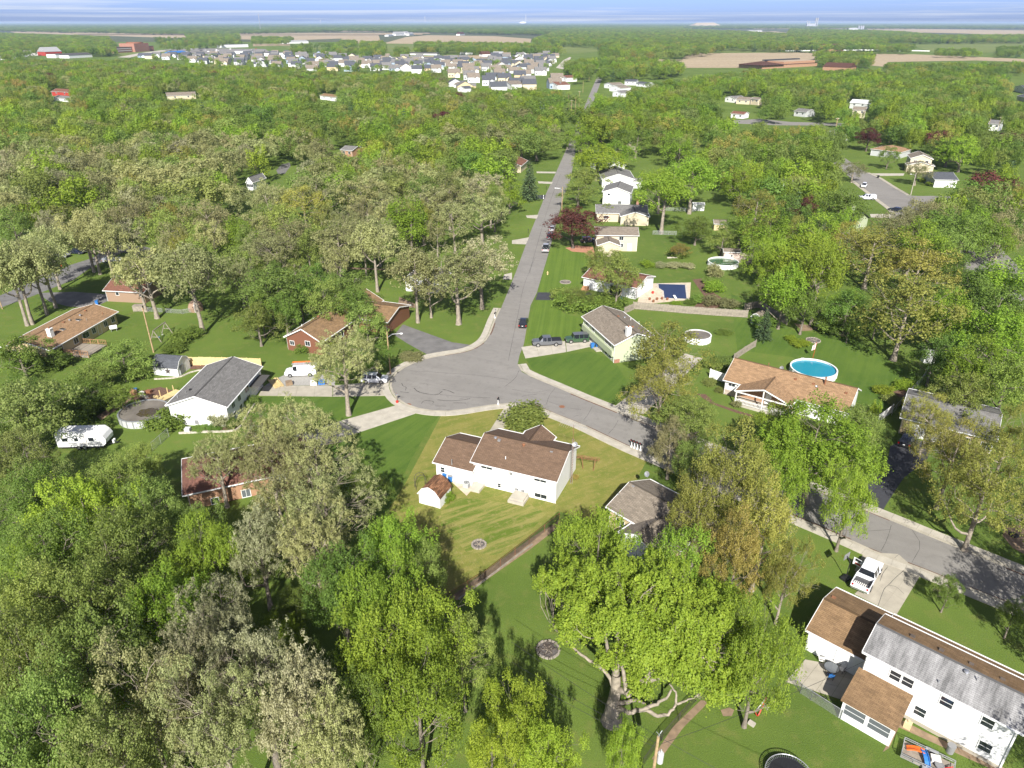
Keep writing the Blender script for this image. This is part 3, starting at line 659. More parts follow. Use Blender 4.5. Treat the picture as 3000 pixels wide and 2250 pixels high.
# ------------------------------------------------------------------ houses
class House:
    """walls, roof and openings placed in the house's own frame: x along the eave EL->ER, y away from it"""
    def __init__(s,name,label,EL,ER,EF,h,wall,roof,axis='x',rise=None,ridge=None,over=0.35,hip=False,cat='house',group=None,depth=None,trim='white_trim',far=None):
        a,b = G(EL,h),G(ER,h); s.h = h; s.name = name
        x = (b - a); s.L = x.length; s.ang = math.atan2(x.y,x.x)
        s.o = Vector((a.x,a.y,0)); s.ux = x.normalized(); s.uy = Vector((-s.ux.y,s.ux.x,0))
        s.D = depth if depth else abs((G(EF,h) - a).dot(s.uy))
        s.root = thing(name,label,cat,s.o,s.ang,group)
        s.wm,s.rm,s.tm = MT[wall],MT[roof],MT[trim]
        s.over = over
        if rise is None and ridge is not None:
            if axis == 'x': q = s.hit(ridge,('y',s.D / 2))
            else: q = s.hit(ridge,('x',s.L / 2))
            rise = max(0.5,q[2] - h)
        s.rise = rise or s.D * 0.17
        s.vol(0,s.L,0,s.D,h,s.rise,axis,over,hip,far=far)
    def loc(s,p): q = Vector((p[0],p[1],p[2])) - s.o; return Vector((q.dot(s.ux),q.dot(s.uy),q.z))
    def wp(s,x,y,z=0): q = s.o + s.ux * x + s.uy * y; return Vector((q.x,q.y,z))
    def hit(s,px,plane):
        r = ray(px); n = s.uy if plane[0] == 'y' else s.ux
        k = (plane[1] - (Vector((0,0,CAM_H)) - s.o).dot(n)) / r.dot(n)
        return s.loc(Vector((0,0,CAM_H)) + r * k)
    def vol(s,x0,x1,y0,y1,h,rise,axis='x',over=0.35,hip=False,wall=None,roof=None,z0=0.0,walls=True,trim=True,far=None):
        """one roofed block; (x0..y1) is the outline of the roof edge at height h"""
        wall = MT[wall] if wall else s.wm; roof = MT[roof] if roof else s.rm
        if axis == 'y':
            tf = lambda p: (y_(p)); L,Dp = y1 - y0,x1 - x0
            tf = lambda p: (x0 + Dp - p[1] if False else x0 + p[1],y1 - p[0],p[2])
        else:
            L,Dp = x1 - x0,y1 - y0; tf = lambda p: (x0 + p[0],y0 + p[1],p[2])
        sl = rise / (Dp / 2); o = over
        # block frame: ridge along first axis 0..L, slopes across 0..Dp; both maps keep orientation
        wt_ = h + o * sl - 0.06
        if walls:
            w = MB()
            a0,a1,b0,b1 = o,L - o,o,Dp - o
            pk = h + rise - 0.08
            if hip:
                v = [(a0,b0,z0),(a1,b0,z0),(a1,b1,z0),(a0,b1,z0),(a0,b0,wt_),(a1,b0,wt_),(a1,b1,wt_),(a0,b1,wt_)]
                f = [(0,1,5,4),(1,2,6,5),(2,3,7,6),(3,0,4,7),(4,5,6,7)]
            else:
                v = [(a0,b0,z0),(a1,b0,z0),(a1,b1,z0),(a0,b1,z0),(a0,b0,wt_),(a1,b0,wt_),(a1,b1,wt_),(a0,b1,wt_),(a0,Dp / 2,pk),(a1,Dp / 2,pk)]
                f = [(0,1,5,4),(2,3,7,6),(1,2,6,9,5),(3,0,4,8,7),(4,5,9,8),(6,7,8,9)]
            w.add([tf(p) for p in v],f)
            w.build('wall',wall,s.root)
        th = 0.16
        rb = MB(); rb.uv = []
        def slab(q,uvs):
            n = len(q)
            top = [Vector(p) for p in q]; bot = [p - Vector((0,0,th)) for p in top]
            rb.add([tf(p) for p in top + bot],[tuple(range(n)),tuple(range(2 * n - 1,n - 1,-1))] + [(i,n + i,n + (i + 1) % n,(i + 1) % n) for i in range(n)])
            rb.uv += list(uvs) + list(uvs)[::-1]
            for i in range(n): j = (i + 1) % n; rb.uv += [uvs[i],uvs[i],uvs[j],uvs[j]]
        cs = math.hypot(1,sl)
        m_ = Dp / 2
        if hip:
            k = min(m_,L / 2 - 0.01)
            slab([(0,0,h),(L,0,h),(L - k,m_,h + rise),(k,m_,h + rise)],[(0,0),(L,0),(L - k,m_ * cs),(k,m_ * cs)])
            slab([(L,Dp,h),(0,Dp,h),(k,m_,h + rise),(L - k,m_,h + rise)],[(0,0),(L,0),(L - k,m_ * cs),(k,m_ * cs)])
            slab([(0,Dp,h),(0,0,h),(k,m_,h + rise)],[(0,0),(Dp,0),(m_,k * cs)])
            slab([(L,0,h),(L,Dp,h),(L - k,m_,h + rise)],[(0,0),(Dp,0),(m_,k * cs)])
        else:
            slab([(0,0,h),(L,0,h),(L,m_,h + rise),(0,m_,h + rise)],[(0,0),(L,0),(L,m_ * cs),(0,m_ * cs)])
            slab([(L,Dp,h),(0,Dp,h),(0,m_,h + rise),(L,m_,h + rise)],[(0,0),(L,0),(L,m_ * cs),(0,m_ * cs)])
        rb.build('roof',roof,s.root)
        if far: fb_ = MB(); fb_.uv = []; rb = fb_; th = .03; slab([(L,Dp,h + .03),(0,Dp,h + .03),(0,m_ + .02,h + rise + .03),(L,m_ + .02,h + rise + .03)],[(0,0),(L,0),(L,m_ * cs),(0,m_ * cs)]); rb.build('far_slope',MT[far],s.root)
        # ridge cap
        if not hip:
            c = MB(); c.bar(tf((0,m_,h + rise + .01)),tf((L,m_,h + rise + .01)),0.26,0.05); c.build('ridge_cap',roof if False else MT['cap_' + roof.name] if 'cap_' + roof.name in MT else roof_cap(roof),s.root)
        if trim:
            t = MB(); e = 0.05
            for yy in (-e / 2,Dp + e / 2): t.bar(tf((-.03,yy,h - .07)),tf((L + .03,yy,h - .07)),e,.2)
            if hip:
                for xx in (-e / 2,L + e / 2): t.bar(tf((xx,0,h - .07)),tf((xx,Dp,h - .07)),e,.2)
            else:
                for xx in (-e / 2,L + e / 2):
                    t.bar(tf((xx,0,h - .07)),tf((xx,m_,h + rise - .07)),e,.2); t.bar(tf((xx,m_,h + rise - .07)),tf((xx,Dp,h - .07)),e,.2)
            t.build('fascia',s.tm,s.root)
            for yy in (-.12,Dp + .12): gt = MB(); gt.bar(tf((0,yy,h - .03)),tf((L,yy,h - .03)),.1,.09); gt.build('gutter',s.tm,s.root)
            if L > 7 and walls:
                for xx,yy in ((o + .12,-.02 + o - .05),(L - o - .12,-.02 + o - .05)):
                    ds = MB(); ds.bar(tf((xx,yy,0.05)),tf((xx,yy,h - .15)),.08,.06); ds.build('downpipe',s.tm,s.root)
    def face(s,f,off=None):
        o = s.over if off is None else off
        return {'near': ('y',o),'far': ('y',s.D - o),'left': ('x',o),'right': ('x',s.L - o)}[f]
    def opening(s,name,plane,sgn,u0,u1,z0,z1,frame='white_trim',glass='glass',mull=0,trans=0,fw=0.07,door=False,panels=0,bw=.02):
        """a framed opening standing proud of a wall plane; sgn is the outward direction along the plane's axis"""
        ax,c = plane
        def P_(u,q,z): return (u,c + sgn * q,z) if ax == 'y' else (c + sgn * q,u,z)
        def bx(mb,a,b,z_,zz,q0,q1):
            p,q = P_(a,q0,z_),P_(b,q1,zz)
            mb.box(min(p[0],q[0]),max(p[0],q[0]),min(p[1],q[1]),max(p[1],q[1]),z_,zz)
        f = MB()
        bx(f,u0 - fw,u0,z0 - fw,z1 + fw,-.02,.06); bx(f,u1,u1 + fw,z0 - fw,z1 + fw,-.02,.06)
        bx(f,u0,u1,z1,z1 + fw,-.02,.06); bx(f,u0,u1,z0 - fw,z0,-.02,.07)
        fo = f.build(name,MT[frame],s.root)
        if door:
            p_ = MB(); bx(p_,u0,u1,z0,z1,-.02,.03); po = p_.build('door_leaf' if not panels else 'door_panel',MT[glass],fo)
            if panels:
                for k in range(1,panels):
                    zz = z0 + (z1 - z0) * k / panels
                    b = MB(); bx(b,u0,u1,zz - .012,zz + .012,.03,.036); b.build('panel_joint',MT['grey_plastic'],fo)
            else:
                k = MB(); q = P_(u1 - .12,.07,z0 + 1.0); k.sphere(q,.04,6,4); k.build('handle',MT['chrome'],fo)
            return fo
        n = mull + 1
        for i in range(n):
            a = u0 + (u1 - u0) * i / n + (bw if i else 0); b = u0 + (u1 - u0) * (i + 1) / n - (bw if i < n - 1 else 0)
            for j in range(trans + 1):
                za = z0 + (z1 - z0) * j / (trans + 1) + (bw if j else 0); zb = z0 + (z1 - z0) * (j + 1) / (trans + 1) - (bw if j < trans else 0)
                p_ = MB(); bx(p_,a,b,za,zb,-.02,.022); p_.build('pane',MT[glass],fo)
        mb = MB()
        for i in range(1,n):
            u = u0 + (u1 - u0) * i / n; bx(mb,u - bw,u + bw,z0,z1,-.02,.045)
        for j in range(1,trans + 1):
            z = z0 + (z1 - z0) * j / (trans + 1); bx(mb,u0,u1,z - bw,z + bw,-.02,.043)
        if mb.v: mb.build('glazing_bar',MT[frame],fo)
        return fo
    def win(s,p0,p1,face='near',off=None,name='window',tall=0,**k):
        """an opening whose two opposite corners were sighted on a wall face"""
        pl = s.face(face,off); sg = -1 if face in ('near','left') else 1
        a,b = s.hit(p0,pl),s.hit(p1,pl); i = 0 if pl[0] == 'y' else 1
        u0,u1 = sorted((a[i],b[i])); z0,z1 = sorted((a.z,b.z))
        if u1 - u0 < .25: u1 = u0 + .5
        if z1 - z0 < .3: z1 = z0 + .5
        if tall: z0 = z1 - tall
        return s.opening(name,pl,sg,u0,u1,max(.12,z0),z1,**k)
    def wuv(s,face,u,z,w,h,off=None,name='window',**k):
        pl = s.face(face,off); sg = -1 if face in ('near','left') else 1
        return s.opening(name,pl,sg,u - w / 2,u + w / 2,z,z + h,**k)
    def on_roof(s,px,side='near'):
        """where a sight line meets the main roof slope (ridge along x)"""
        r = ray(px); sl = s.rise / (s.D / 2); lo,hi_ = 50.0,900.0
        best = None
        for i in range(4000):
            k = lo + (hi_ - lo) * i / 4000; q = s.loc(Vector((0,0,CAM_H)) + r * k)
            yy = min(q.y,s.D - q.y); zz = s.h + yy * sl
            if q.z <= zz: best = q; break
        return best or Vector((s.L / 2,s.D / 3,s.h))
    def vent(s,px,kind='box',m='grey_plastic',q=None,h=0.28):
        q = q or s.on_roof(px); mb = MB()
        if kind == 'box': mb.box(q.x - .2,q.x + .2,q.y - .2,q.y + .2,q.z - .1,q.z + .18); nm = 'roof_vent'
        elif kind == 'pipe': mb.cyl((q.x,q.y),.06,q.z - .1,q.z + h + .15,8); nm = 'vent_pipe'
        elif kind == 'round': mb.cyl((q.x,q.y),.14,q.z - .1,q.z + .2,12); mb.sphere((q.x,q.y,q.z + .26),.25,12,6,.6); nm = 'turbine_vent'
        elif kind == 'flue': mb.cyl((q.x,q.y),.13,q.z - .1,q.z + 1.3,10); mb.cyl((q.x,q.y),.2,q.z + 1.3,q.z + 1.5,10,.1); nm = 'flue'
        elif kind == 'sky': mb.box(q.x - .5,q.x + .5,q.y - .35,q.y + .35,q.z - .2,q.z + .12); nm = 'skylight'
        elif kind == 'chim': mb.box(q.x - .4,q.x + .4,q.y - .45,q.y + .45,q.z - .5,q.z + 1.5); mb.box(q.x - .46,q.x + .46,q.y - .51,q.y + .51,q.z + 1.5,q.z + 1.62); nm = 'chimney'
        o = mb.build(nm,MT[m],s.root)
        if kind == 'chim': c = MB(); c.cyl((q.x,q.y),.14,q.z + 1.62,q.z + 1.95,8); c.build('chimney_pot',MT['rust'],o)
        if kind == 'sky': c = MB(); c.box(q.x - .44,q.x + .44,q.y - .29,q.y + .29,q.z + .12,q.z + .135); c.build('pane',MT['glass'],o)
        return o
def roof_cap(m):
    c = m.copy(); MT['cap_' + m.name] = c
    n = c.node_tree
    for x in n.nodes:
        if x.type == 'TEX_BRICK':
            for k in ('Color1','Color2'):
                v = x.inputs[k].default_value; x.inputs[k].default_value = (v[0] * .92,v[1] * .92,v[2] * .92,1)
    return c
def dish(parent,loc,face=-1.2,r=.38):
    mb = MB(); n = 12
    q = Vector(loc); ax = Vector((math.cos(face),math.sin(face),.55)).normalized(); a = ax.cross(Vector((0,0,1))).normalized(); b = a.cross(ax)
    vs = [q - ax * .1];
    for k in range(n): vs.append(q + (a * math.cos(2 * math.pi * k / n) + b * math.sin(2 * math.pi * k / n)) * r)
    vs2 = [v - ax * .02 for v in vs]
    mb.add(vs,[(0,1 + k,1 + (k + 1) % n) for k in range(n)]); mb.add(vs2,[(0,1 + (k + 1) % n,1 + k) for k in range(n)])
    mb.tube([q - ax * .1,q - ax * .25 - Vector((0,0,.5))],.03,6); mb.tube([q - b * r * .9,q + ax * .4],.012,4)
    return mb.build('satellite_dish',MT['steel'],parent)

# --- the white bi-level house in the middle
h1 = House('white_house','white split-level house with brown shingle roof and antenna mast at its end',M(670,450),M(1422,628),M(1625,318),3.75,'white','r_brown',ridge=M(1535,362))
q = h1.hit(M(345,455),('y',.9)); w0 = h1.loc(G(M(345,455),2.7)); w1 = h1.loc(G(M(590,205),2.7))
h1.vol(w0.x,0.75,w0.y,w1.y,2.7,1.75,'x',.35)
g0 = h1.loc(G(M(1150,178),3.9)); g1 = h1.loc(G(M(1410,232),3.9))
h1.vol(g0.x,g1.x,h1.D * .52,h1.D + 1.1,3.75,1.55,'y',.35)
for p0,p1,k in ((M(766,482),M(861,522),dict(mull=1)),(M(1010,540),M(1037,566),dict(trans=1)),(M(1225,592),M(1327,634),dict(mull=1)),(M(910,634),M(936,674),dict(trans=1)),(M(1230,716),M(1332,774),dict(mull=1))):
    h1.win(p0,p1,**k)
for p0,p1 in ((M(1060,675),M(1090,762)),(M(1112,688),M(1141,772))):
    h1.win(p0,p1,name='french_door',mull=1,trans=4,bw=.008,fw=.05)
h1.win(M(748,598),M(772,640),name='door',door=True,glass='white_trim')
dd = h1.hit(M(760,620),h1.face('near'))
h1.opening('window',('y',w0.y + .35),-1,w0.x + 1.1,w0.x + 1.7,1.2,2.0,trans=1)
for k,(p,kind,m_) in enumerate(((M(890,255),'round','chrome'),(M(922,268),'box','grey_plastic'),(M(1133,315),'round','r_brown'),(M(1375,368),'box','grey_plastic'),(M(977,428),'pipe','white_trim'))):
    h1.vent(p,kind,m_ if m_ != 'r_brown' else 'rust')
q = h1.loc(G(M(512,455),3.3)); h1.vent(None,'pipe','steel',q=Vector((q.x,q.y,3.0)),h=.6)
for px,cx in ((M(1075,800),None),(M(725,690),None)):
    q = h1.loc(G(px)); mb = MB()
    if px == M(1075,800): mb.box(q.x - 1.15,q.x + 1.15,q.y - .55,h1.over,0,.38); mb.box(q.x - .95,q.x + .95,q.y - .2,h1.over,.38,.62)
    else: mb.box(q.x - .75,q.x + .75,q.y - .7,h1.over,0,.42)
    mb.build('concrete_step',MT['concrete_pale'],h1.root)
hb = MB(); hb.bar((h1.L - .25,.33,.02),(h1.L - .25,.33,3.6),.09,.07); hb.build('downpipe',MT['white_trim'],h1.root)
# lattice antenna mast at its end wall
ab = G(M(1543,640)); mast = thing('antenna_mast','tall rusty lattice antenna mast standing against the end wall of the white house','antenna',ab,h1.ang)
mz = 9.6
for k in range(3):
    a_ = 2.094 * k; lb = MB(); lb.tube([(.17 * math.cos(a_),.17 * math.sin(a_),0),(.13 * math.cos(a_),.13 * math.sin(a_),7.4)],.022,5); lb.build('leg',MT['steel'],mast)
lb = MB()
for i in range(18):
    z0 = .2 + i * .4
    for k in range(3):
        a_,b_ = 2.094 * k,2.094 * (k + 1)
        lb.bar((.165 * math.cos(a_),.165 * math.sin(a_),z0),(.165 * math.cos(b_),.165 * math.sin(b_),z0 + .4),.02)
lb.build('lattice',MT['rust'],mast); lb = MB(); lb.tube([(0,0,7),(0,0,mz)],.025,6); lb.build('pole',MT['rust'],mast)
lb = MB(); lb.bar((-1.9,0,mz - .1),(1.9,0,mz - .1),.03)
for i in range(13): x = -1.8 + i * .3; w_ = .95 - abs(i - 2) * .05; lb.bar((x,-w_,mz - .08),(x,w_,mz - .08),.016)
lb.build('antenna_arms',MT['steel'],mast)
dish(h1.root,h1.hit(M(1577,300),('x',h1.L - .2)) ,-1.6)

# --- barn-roofed shed behind it (gambrel)
def gambrel_shed(name,label,p0,p1,depth,h,wall,roof,ch=0.0,side=1,cat='shed',door=None,trim='white_trim'):
    """p0, p1: foot of the gable wall as seen; the shed runs back from it"""
    a,b = G(p0),G(p1); x = b - a; L = x.length; r = thing(name,label,cat,a,math.atan2(x.y,x.x))
    prof = [(0,0),(L,0),(L,h),(L * .79,h + L * .27),(L / 2,h + L * .4),(L * .21,h + L * .27),(0,h)]
    mb = MB(); n = 7
    mb.add([(p[0],0.0,p[1]) for p in prof] + [(p[0],depth,p[1]) for p in prof],[tuple(range(n)),tuple(range(2 * n - 1,n - 1,-1)),(1,n + 1,n + 2,2),(n,0,6,n + 6)])
    mb.build('wall',MT[wall],r)
    rb = MB(); rb.uv = []
    pr = [(L + .12,h - .1)] + [(L * .79 + .03,h + L * .27 + .06),(L / 2,h + L * .4 + .07),(L * .21 - .03,h + L * .27 + .06)] + [(-.12,h - .1)]
    for i in range(4):
        (xa,za),(xb,zb) = pr[i],pr[i + 1]; ln = math.hypot(xb - xa,zb - za)
        q_ = [(xa,-.15,za),(xa,depth + .15,za),(xb,depth + .15,zb),(xb,-.15,zb)]
        lo_ = [(p[0],p[1],p[2] - .06) for p in q_]
        rb.add(q_ + lo_,[(0,1,2,3),(7,6,5,4),(0,4,5,1),(1,5,6,2),(2,6,7,3),(3,7,4,0)])
        uv = [(0,i * 2),(depth,i * 2),(depth,i * 2 + ln),(0,i * 2 + ln)]; rb.uv += uv + uv[::-1] + uv + uv + uv + uv
    rb.build('roof',MT[roof],r)
    t = MB()
    for i in range(4):
        (xa,za),(xb,zb) = pr[i],pr[i + 1]
        t.bar((xa,-.18,za - .06),(xb,-.18,zb - .06),.04,.12)
    t.build('fascia',MT[trim],r)
    if door:
        f = MB(); f.box(door[0] - .06,door[1] + .06,-.05,.01,0,door[2] + .06); fo = f.build('door',MT['greywall'],r)
        g_ = MB(); g_.box(door[0],(door[0] + door[1]) / 2 - .01,-.075,-.05,.05,door[2]); g_.box((door[0] + door[1]) / 2 + .01,door[1],-.075,-.05,.05,door[2]); g_.build('door_leaf',MT[door[3]],fo)
    return r,L
gambrel_shed('garden_shed','small white shed with mottled brown barn roof behind the white house',M(232,806),M(412,856),3.1,1.75,'white','r_patch')
gambrel_shed('garden_shed','grey barn-roofed shed at the end of the long wooden fence',C(1932,545),C(2005,565),2.6,1.7,'greywall','r_greybrown',door=(.25,1.5,1.8,'greywall'))

# --- grey-roofed house half hidden by the big maple
h3 = House('grey_house','house with grey-brown shingle roof shaded by the big maples',N(75,545),N(735,930),N(410,285),3.1,'tan_wall','r_greybrown',ridge=N(262,320))
h3.vol(h3.L * .36,h3.L * .80,-2.6,h3.D * .5,2.9,1.2,'y',.3,wall='white')
h3.wuv('left',h3.D * .4,1.1,1.0,1.0,mull=1); h3.wuv('near',2.2,1.1,1.2,1.0,mull=1)
h3.vent(N(312,372),'box','grey_plastic'); h3.vent(N(182,448),'pipe','steel')
dish(h3.root,h3.loc(G(N(428,262),4.6)),-1.6)

# --- two-storey house in the lower corner, streaked grey roof, sunroom
h4 = House('two_storey_house','two-storey white house with streaked grey roof and brown-roofed sunroom',R(765,715),R(2074,1390),R(935,442),5.3,'white','r_streak',rise=1.15,depth=6.4,far='r_tan')
# lengthen beyond the frame, add the lower wing with the brown roof and the front roof
ga = h4.loc(G(R(305,540),2.75)); gb = h4.loc(G(R(535,190),2.75))
h4.vol(ga.x,0.5,ga.y,gb.y,2.75,1.35,'x',.3,roof='r_tan')
h4.vol(0.3,h4.L + .4,h4.D - .8,gb.y + .1,2.75,.9,'x',.3,roof='r_tan')
sa = h4.loc(G(R(590,1105),2.45)); sb = h4.loc(G(R(1045,1358),2.45))
x0,x1,y0 = sa.x,sb.x,sa.y
sr = MB(); sr.uv = []
zt = 3.05; yt = .32
q = [(x0,y0,2.45),(x1,y0,2.45),(x1,yt,zt),(x0,yt,zt)]
sr.add(q + [(p[0],p[1],p[2] - .14) for p in q],[(0,1,2,3),(7,6,5,4),(0,4,5,1),(1,5,6,2),(2,6,7,3),(3,7,4,0)])
uv = [(x0,0),(x1,0),(x1,5),(x0,5)]; sr.uv = uv + uv[::-1] + uv * 4
sr.build('sunroom_roof',MT['r_tan'],h4.root)
sw = MB(); c_ = .2
sw.box(x0 + c_,x1 - c_,y0 + c_,y0 + c_ + .1,0,.75); sw.box(x0 + c_,x0 + c_ + .1,y0 + c_ + .1,yt,0,2.4); sw.box(x1 - c_ - .1,x1 - c_,y0 + c_ + .1,yt,0,2.4)
sw.box(x0 + c_,x1 - c_,y0 + c_,y0 + c_ + .1,2.1,2.32)
mid = (x0 + x1) / 2
for xx in (x0 + c_,mid - .1,x1 - c_ - .2): sw.box(xx,xx + .2,y0 + c_,y0 + c_ + .1,.75,2.1)
sw.build('sunroom_wall',MT['white_trim'],h4.root)
for a_,b_ in ((x0 + c_ + .2,mid - .1),(mid + .1,x1 - c_ - .2)):
    h4.opening('sunroom_window',('y',y0 + c_ + .05),-1,a_ + .06,b_ - .06,.82,2.04,glass='glass_grey',mull=0,trans=1,fw=.05)
fl = MB(); fl.box(x0 + c_ + .1,x1 - c_ - .1,y0 + c_ + .1,yt - .01,.1,.14); fl.build('sunroom_floor',MT['concrete'],h4.root)
for p0,p1,k in ((R(1000,860),R(1085,930),{}),(R(1090,905),R(1175,985),{}),(R(1410,1070),R(1500,1150),{}),(R(1198,1148),R(1275,1225),{}),(R(1745,1235),R(1830,1315),{}),(R(1722,1430),R(1808,1515),{})):
    h4.win(p0,p1,trans=1,tall=1.0,**k)
h4.opening('door',('y',ga.y + .3),-1,-2.4,-1.5,.1,2.1,door=True,glass='white_trim')
for p in (R(1170,600),R(1403,712),R(1645,826),R(1897,950)): h4.vent(p,'box','bark_dark')
h4.vent(R(1605,895),'round','chrome'); h4.vent(R(1375,985),'pipe','steel',h=.4); h4.vent(R(1690,960),'pipe','chrome',h=.4)
q = h4.loc(G(R(530,286),3.6)); h4.vent(None,'box','rust',q=Vector((q.x,q.y,3.6)))
fb = MB(); fb.box(h4.over + .02,h4.L - h4.over - .02,h4.over - .03,h4.over - .003,0,.42); fb.build('foundation',MT['concrete'],h4.root)

# --- orange-brown ranch with the porch
h5 = House('ranch_house','ranch house with orange-brown roof and white-railed gabled porch',Y(38,133),Y(815,340),Y(210,17),2.75,'white','r_orange',ridge=Y(210,20),depth=9.6)
pa = h5.loc(G(Y(113,200),2.75)); pb = h5.loc(G(Y(455,308),2.75))
pk = h5.hit(Y(305,206),('y',pa.y))
h5.vol(pa.x,pb.x,pa.y,h5.D * .5,2.75,1.55,'y',.1,walls=False)
sl_ = MB(); sl_.box(h5.over,pa.x + .2,h5.over - .06,h5.over - .002,0,1.0); sl_.build('stone_facing',MT['stone'],h5.root)
sl_ = MB(); sl_.box(pa.x + .2,pb.x - .2,h5.over - .05,h5.over - .002,0,2.6); sl_.build('stone_facing',MT['orangebrick'],h5.root)
h5.win(Y(75,150),Y(112,178),mull=1)
h5.opening('door',('y',h5.over - .05),-1,(pa.x + pb.x) / 2 - .3,(pa.x + pb.x) / 2 + .6,.45,2.5,door=True,glass='white_trim'); h5.opening('window',('y',h5.over - .05),-1,pb.x - 2.2,pb.x - .8,1.1,2.2,mull=1)
dk = MB(); dk.box(pa.x + .15,pb.x - .15,pa.y + .1,h5.over - .06,0,.4); dk.build('porch_floor',MT['concrete_pale'],h5.root)
pw = pb.x - pa.x
for i in range(3):
    x = pa.x + .25 + (pw - .5) * i / 2; p_ = MB(); p_.box(x - .09,x + .09,pa.y + .12,pa.y + .3,.4,2.75 + (1.35 if i == 1 else 0)); p_.build('porch_post',MT['cushion'],h5.root)
bm_ = MB(); bm_.box(pa.x + .2,pb.x - .2,pa.y + .14,pa.y + .28,2.45,2.65); bm_.build('porch_beam',MT['cushion'],h5.root)
rl_ = MB(); rl_.box(pa.x + .3,pb.x - .3,pa.y + .18,pa.y + .24,1.2,1.27); rl_.box(pa.x + .3,pb.x - .3,pa.y + .18,pa.y + .24,.52,.57); rlo = rl_.build('porch_rail',MT['white_trim'],h5.root)
nb = int((pw - .7) / .22)
proto = None
for i in range(nb):
    x = pa.x + .4 + i * .22
    if proto is None:
        b_ = MB(); b_.box(-.025,.025,-.025,.025,.57,1.2); proto = b_.mesh('baluster'); proto.materials.append(MT['white_trim'])
    bo = bpy.data.objects.new('baluster',proto); link(bo,rlo); bo.location = (x,pa.y + .21,0)
ga_ = h5.hit(Y(560,290),h5.face('near')); h5.wuv('near',h5.L - 3.2,.1,4.6,2.1,name='garage_door',door=True,glass='white_trim',panels=4)
h5.wuv('near',h5.L - 7.6,1.0,1.6,1.1,mull=1); h5.wuv('right',h5.D * .35,1.1,.9,.9,trans=1)
h5.vent(Y(669,165),'flue','rust'); h5.vent(Y(488,130),'box','rust'); h5.vent(Y(802,216),'box','rust'); h5.vent(Y(600,160),'box','rust'); h5.vent(Y(320,48),'pipe','rust',h=.5)
dish(h5.root,h5.loc(G(Y(402,60),4.4)),-1.9); dish(h5.root,h5.loc(G(Y(620,172),4.6)),-1.9,.2)

# --- light green bi-level with the two trucks
h6 = House('green_house','light green split-level house with grey-brown roof and concrete driveway',C(565,490),C(830,725),C(885,440),3.9,'ltgreen','r_greybrown',ridge=C(1025,632))
ov = MB(); ov.box(.6,h6.L - .6,-.15,h6.over - .002,1.3,2.5); ov.build('upper_storey_boards',MT['ltgreen_v'],h6.root)
h6.opening('garage_door',('y',h6.over),-1,1.6,5.2,.05,1.28,door=True,glass='greywall',panels=3)
for u,w_ in ((2.2,1.5),(5.2,1.2),(h6.L - 3.4,2.8)): h6.opening('window',('y',h6.over),-1,u - w_ / 2,u + w_ / 2,2.62,3.55,mull=1,frame='white_trim')
for u in (h6.L - 4,h6.L - 2.2): h6.opening('window',('y',h6.over),-1,u - .5,u + .5,.35,1.1)
h6.opening('door',('y',h6.over),-1,h6.L * .58 - .5,h6.L * .58 + .5,.1,2.3 - 1.02,door=True,glass='greywall')
fb = MB(); fb.box(h6.L - h6.over - .02,h6.L - h6.over + .05,h6.over,1.5,0,.8); fb.build('brick_base',MT['redbrick'],h6.root)
h6.vent(C(912,505),'round','chrome'); h6.vent(C(962,520),'pipe','white_trim'); h6.vent(C(1028,545),'pipe','white_trim'); h6.vent(C(940,640),'chim','white_trim'); h6.vent(C(860,490),'box','rust'); h6.vent(C(975,575),'box','rust')
mb = MB(); q = h6.loc(G(C(690,760))); mb.box(q.x - .9,q.x + .9,q.y - .6,h6.over,0,.2); mb.build('doorstep',MT['concrete_pale'],h6.root)

# --- white house at the foot of the left lawns (gable end to the camera)
h7 = House('gable_house','white house with long grey roof, blank white gable and above-ground pool',A(1340,1210),A(1840,1225),A(2074,960),3.75,'white','r_grey',axis='y',ridge=A(1568,1140),depth=15.0)
for v in ((.18,1.0),(.34,1.0),(.55,1.5)):
    h7.wuv('right',h7.D * v[0],2.2,v[1],1.1,mull=1); h7.wuv('right',h7.D * v[0],.5,v[1],.9,mull=1)
h7.wuv('right',h7.D * .72,.1,2.6,2.1,name='garage_door',door=True,glass='white_trim',panels=4)
h7.wuv('left',h7.D * .3,1.2,1.0,1.0,mull=1)
pb_ = MB(); pb_.box(h7.L - .3,h7.L + 1.6,h7.D * .62,h7.D * .92,2.55,2.7); pb_.build('porch_roof',MT['r_grey'],h7.root)
h7e = MB(); h7e.box(h7.L * .40,h7.L * .46,h7.over - .1,h7.over - .003,.3,1.0); h7e.build('meter_box',MT['grey_plastic'],h7.root)
def on_gable(hh,u,v):  # u across 0..1, v along
    x = hh.L * u; return Vector((x,hh.D * v,hh.h + hh.rise * (1 - abs(u - .5) * 2)))
for u,v,kd,m_ in ((.12,.12,'pipe','steel'),(.25,.25,'box','black'),(.2,.2,'pipe','chrome'),(.24,.6,'pipe','chrome'),(.4,.9,'pipe','chrome')):
    h7.vent(None,kd,m_,q=on_gable(h7,u,v),h=.3)
dk = MB(); dk.box(-.2,.3,.4,4,0,1.1);
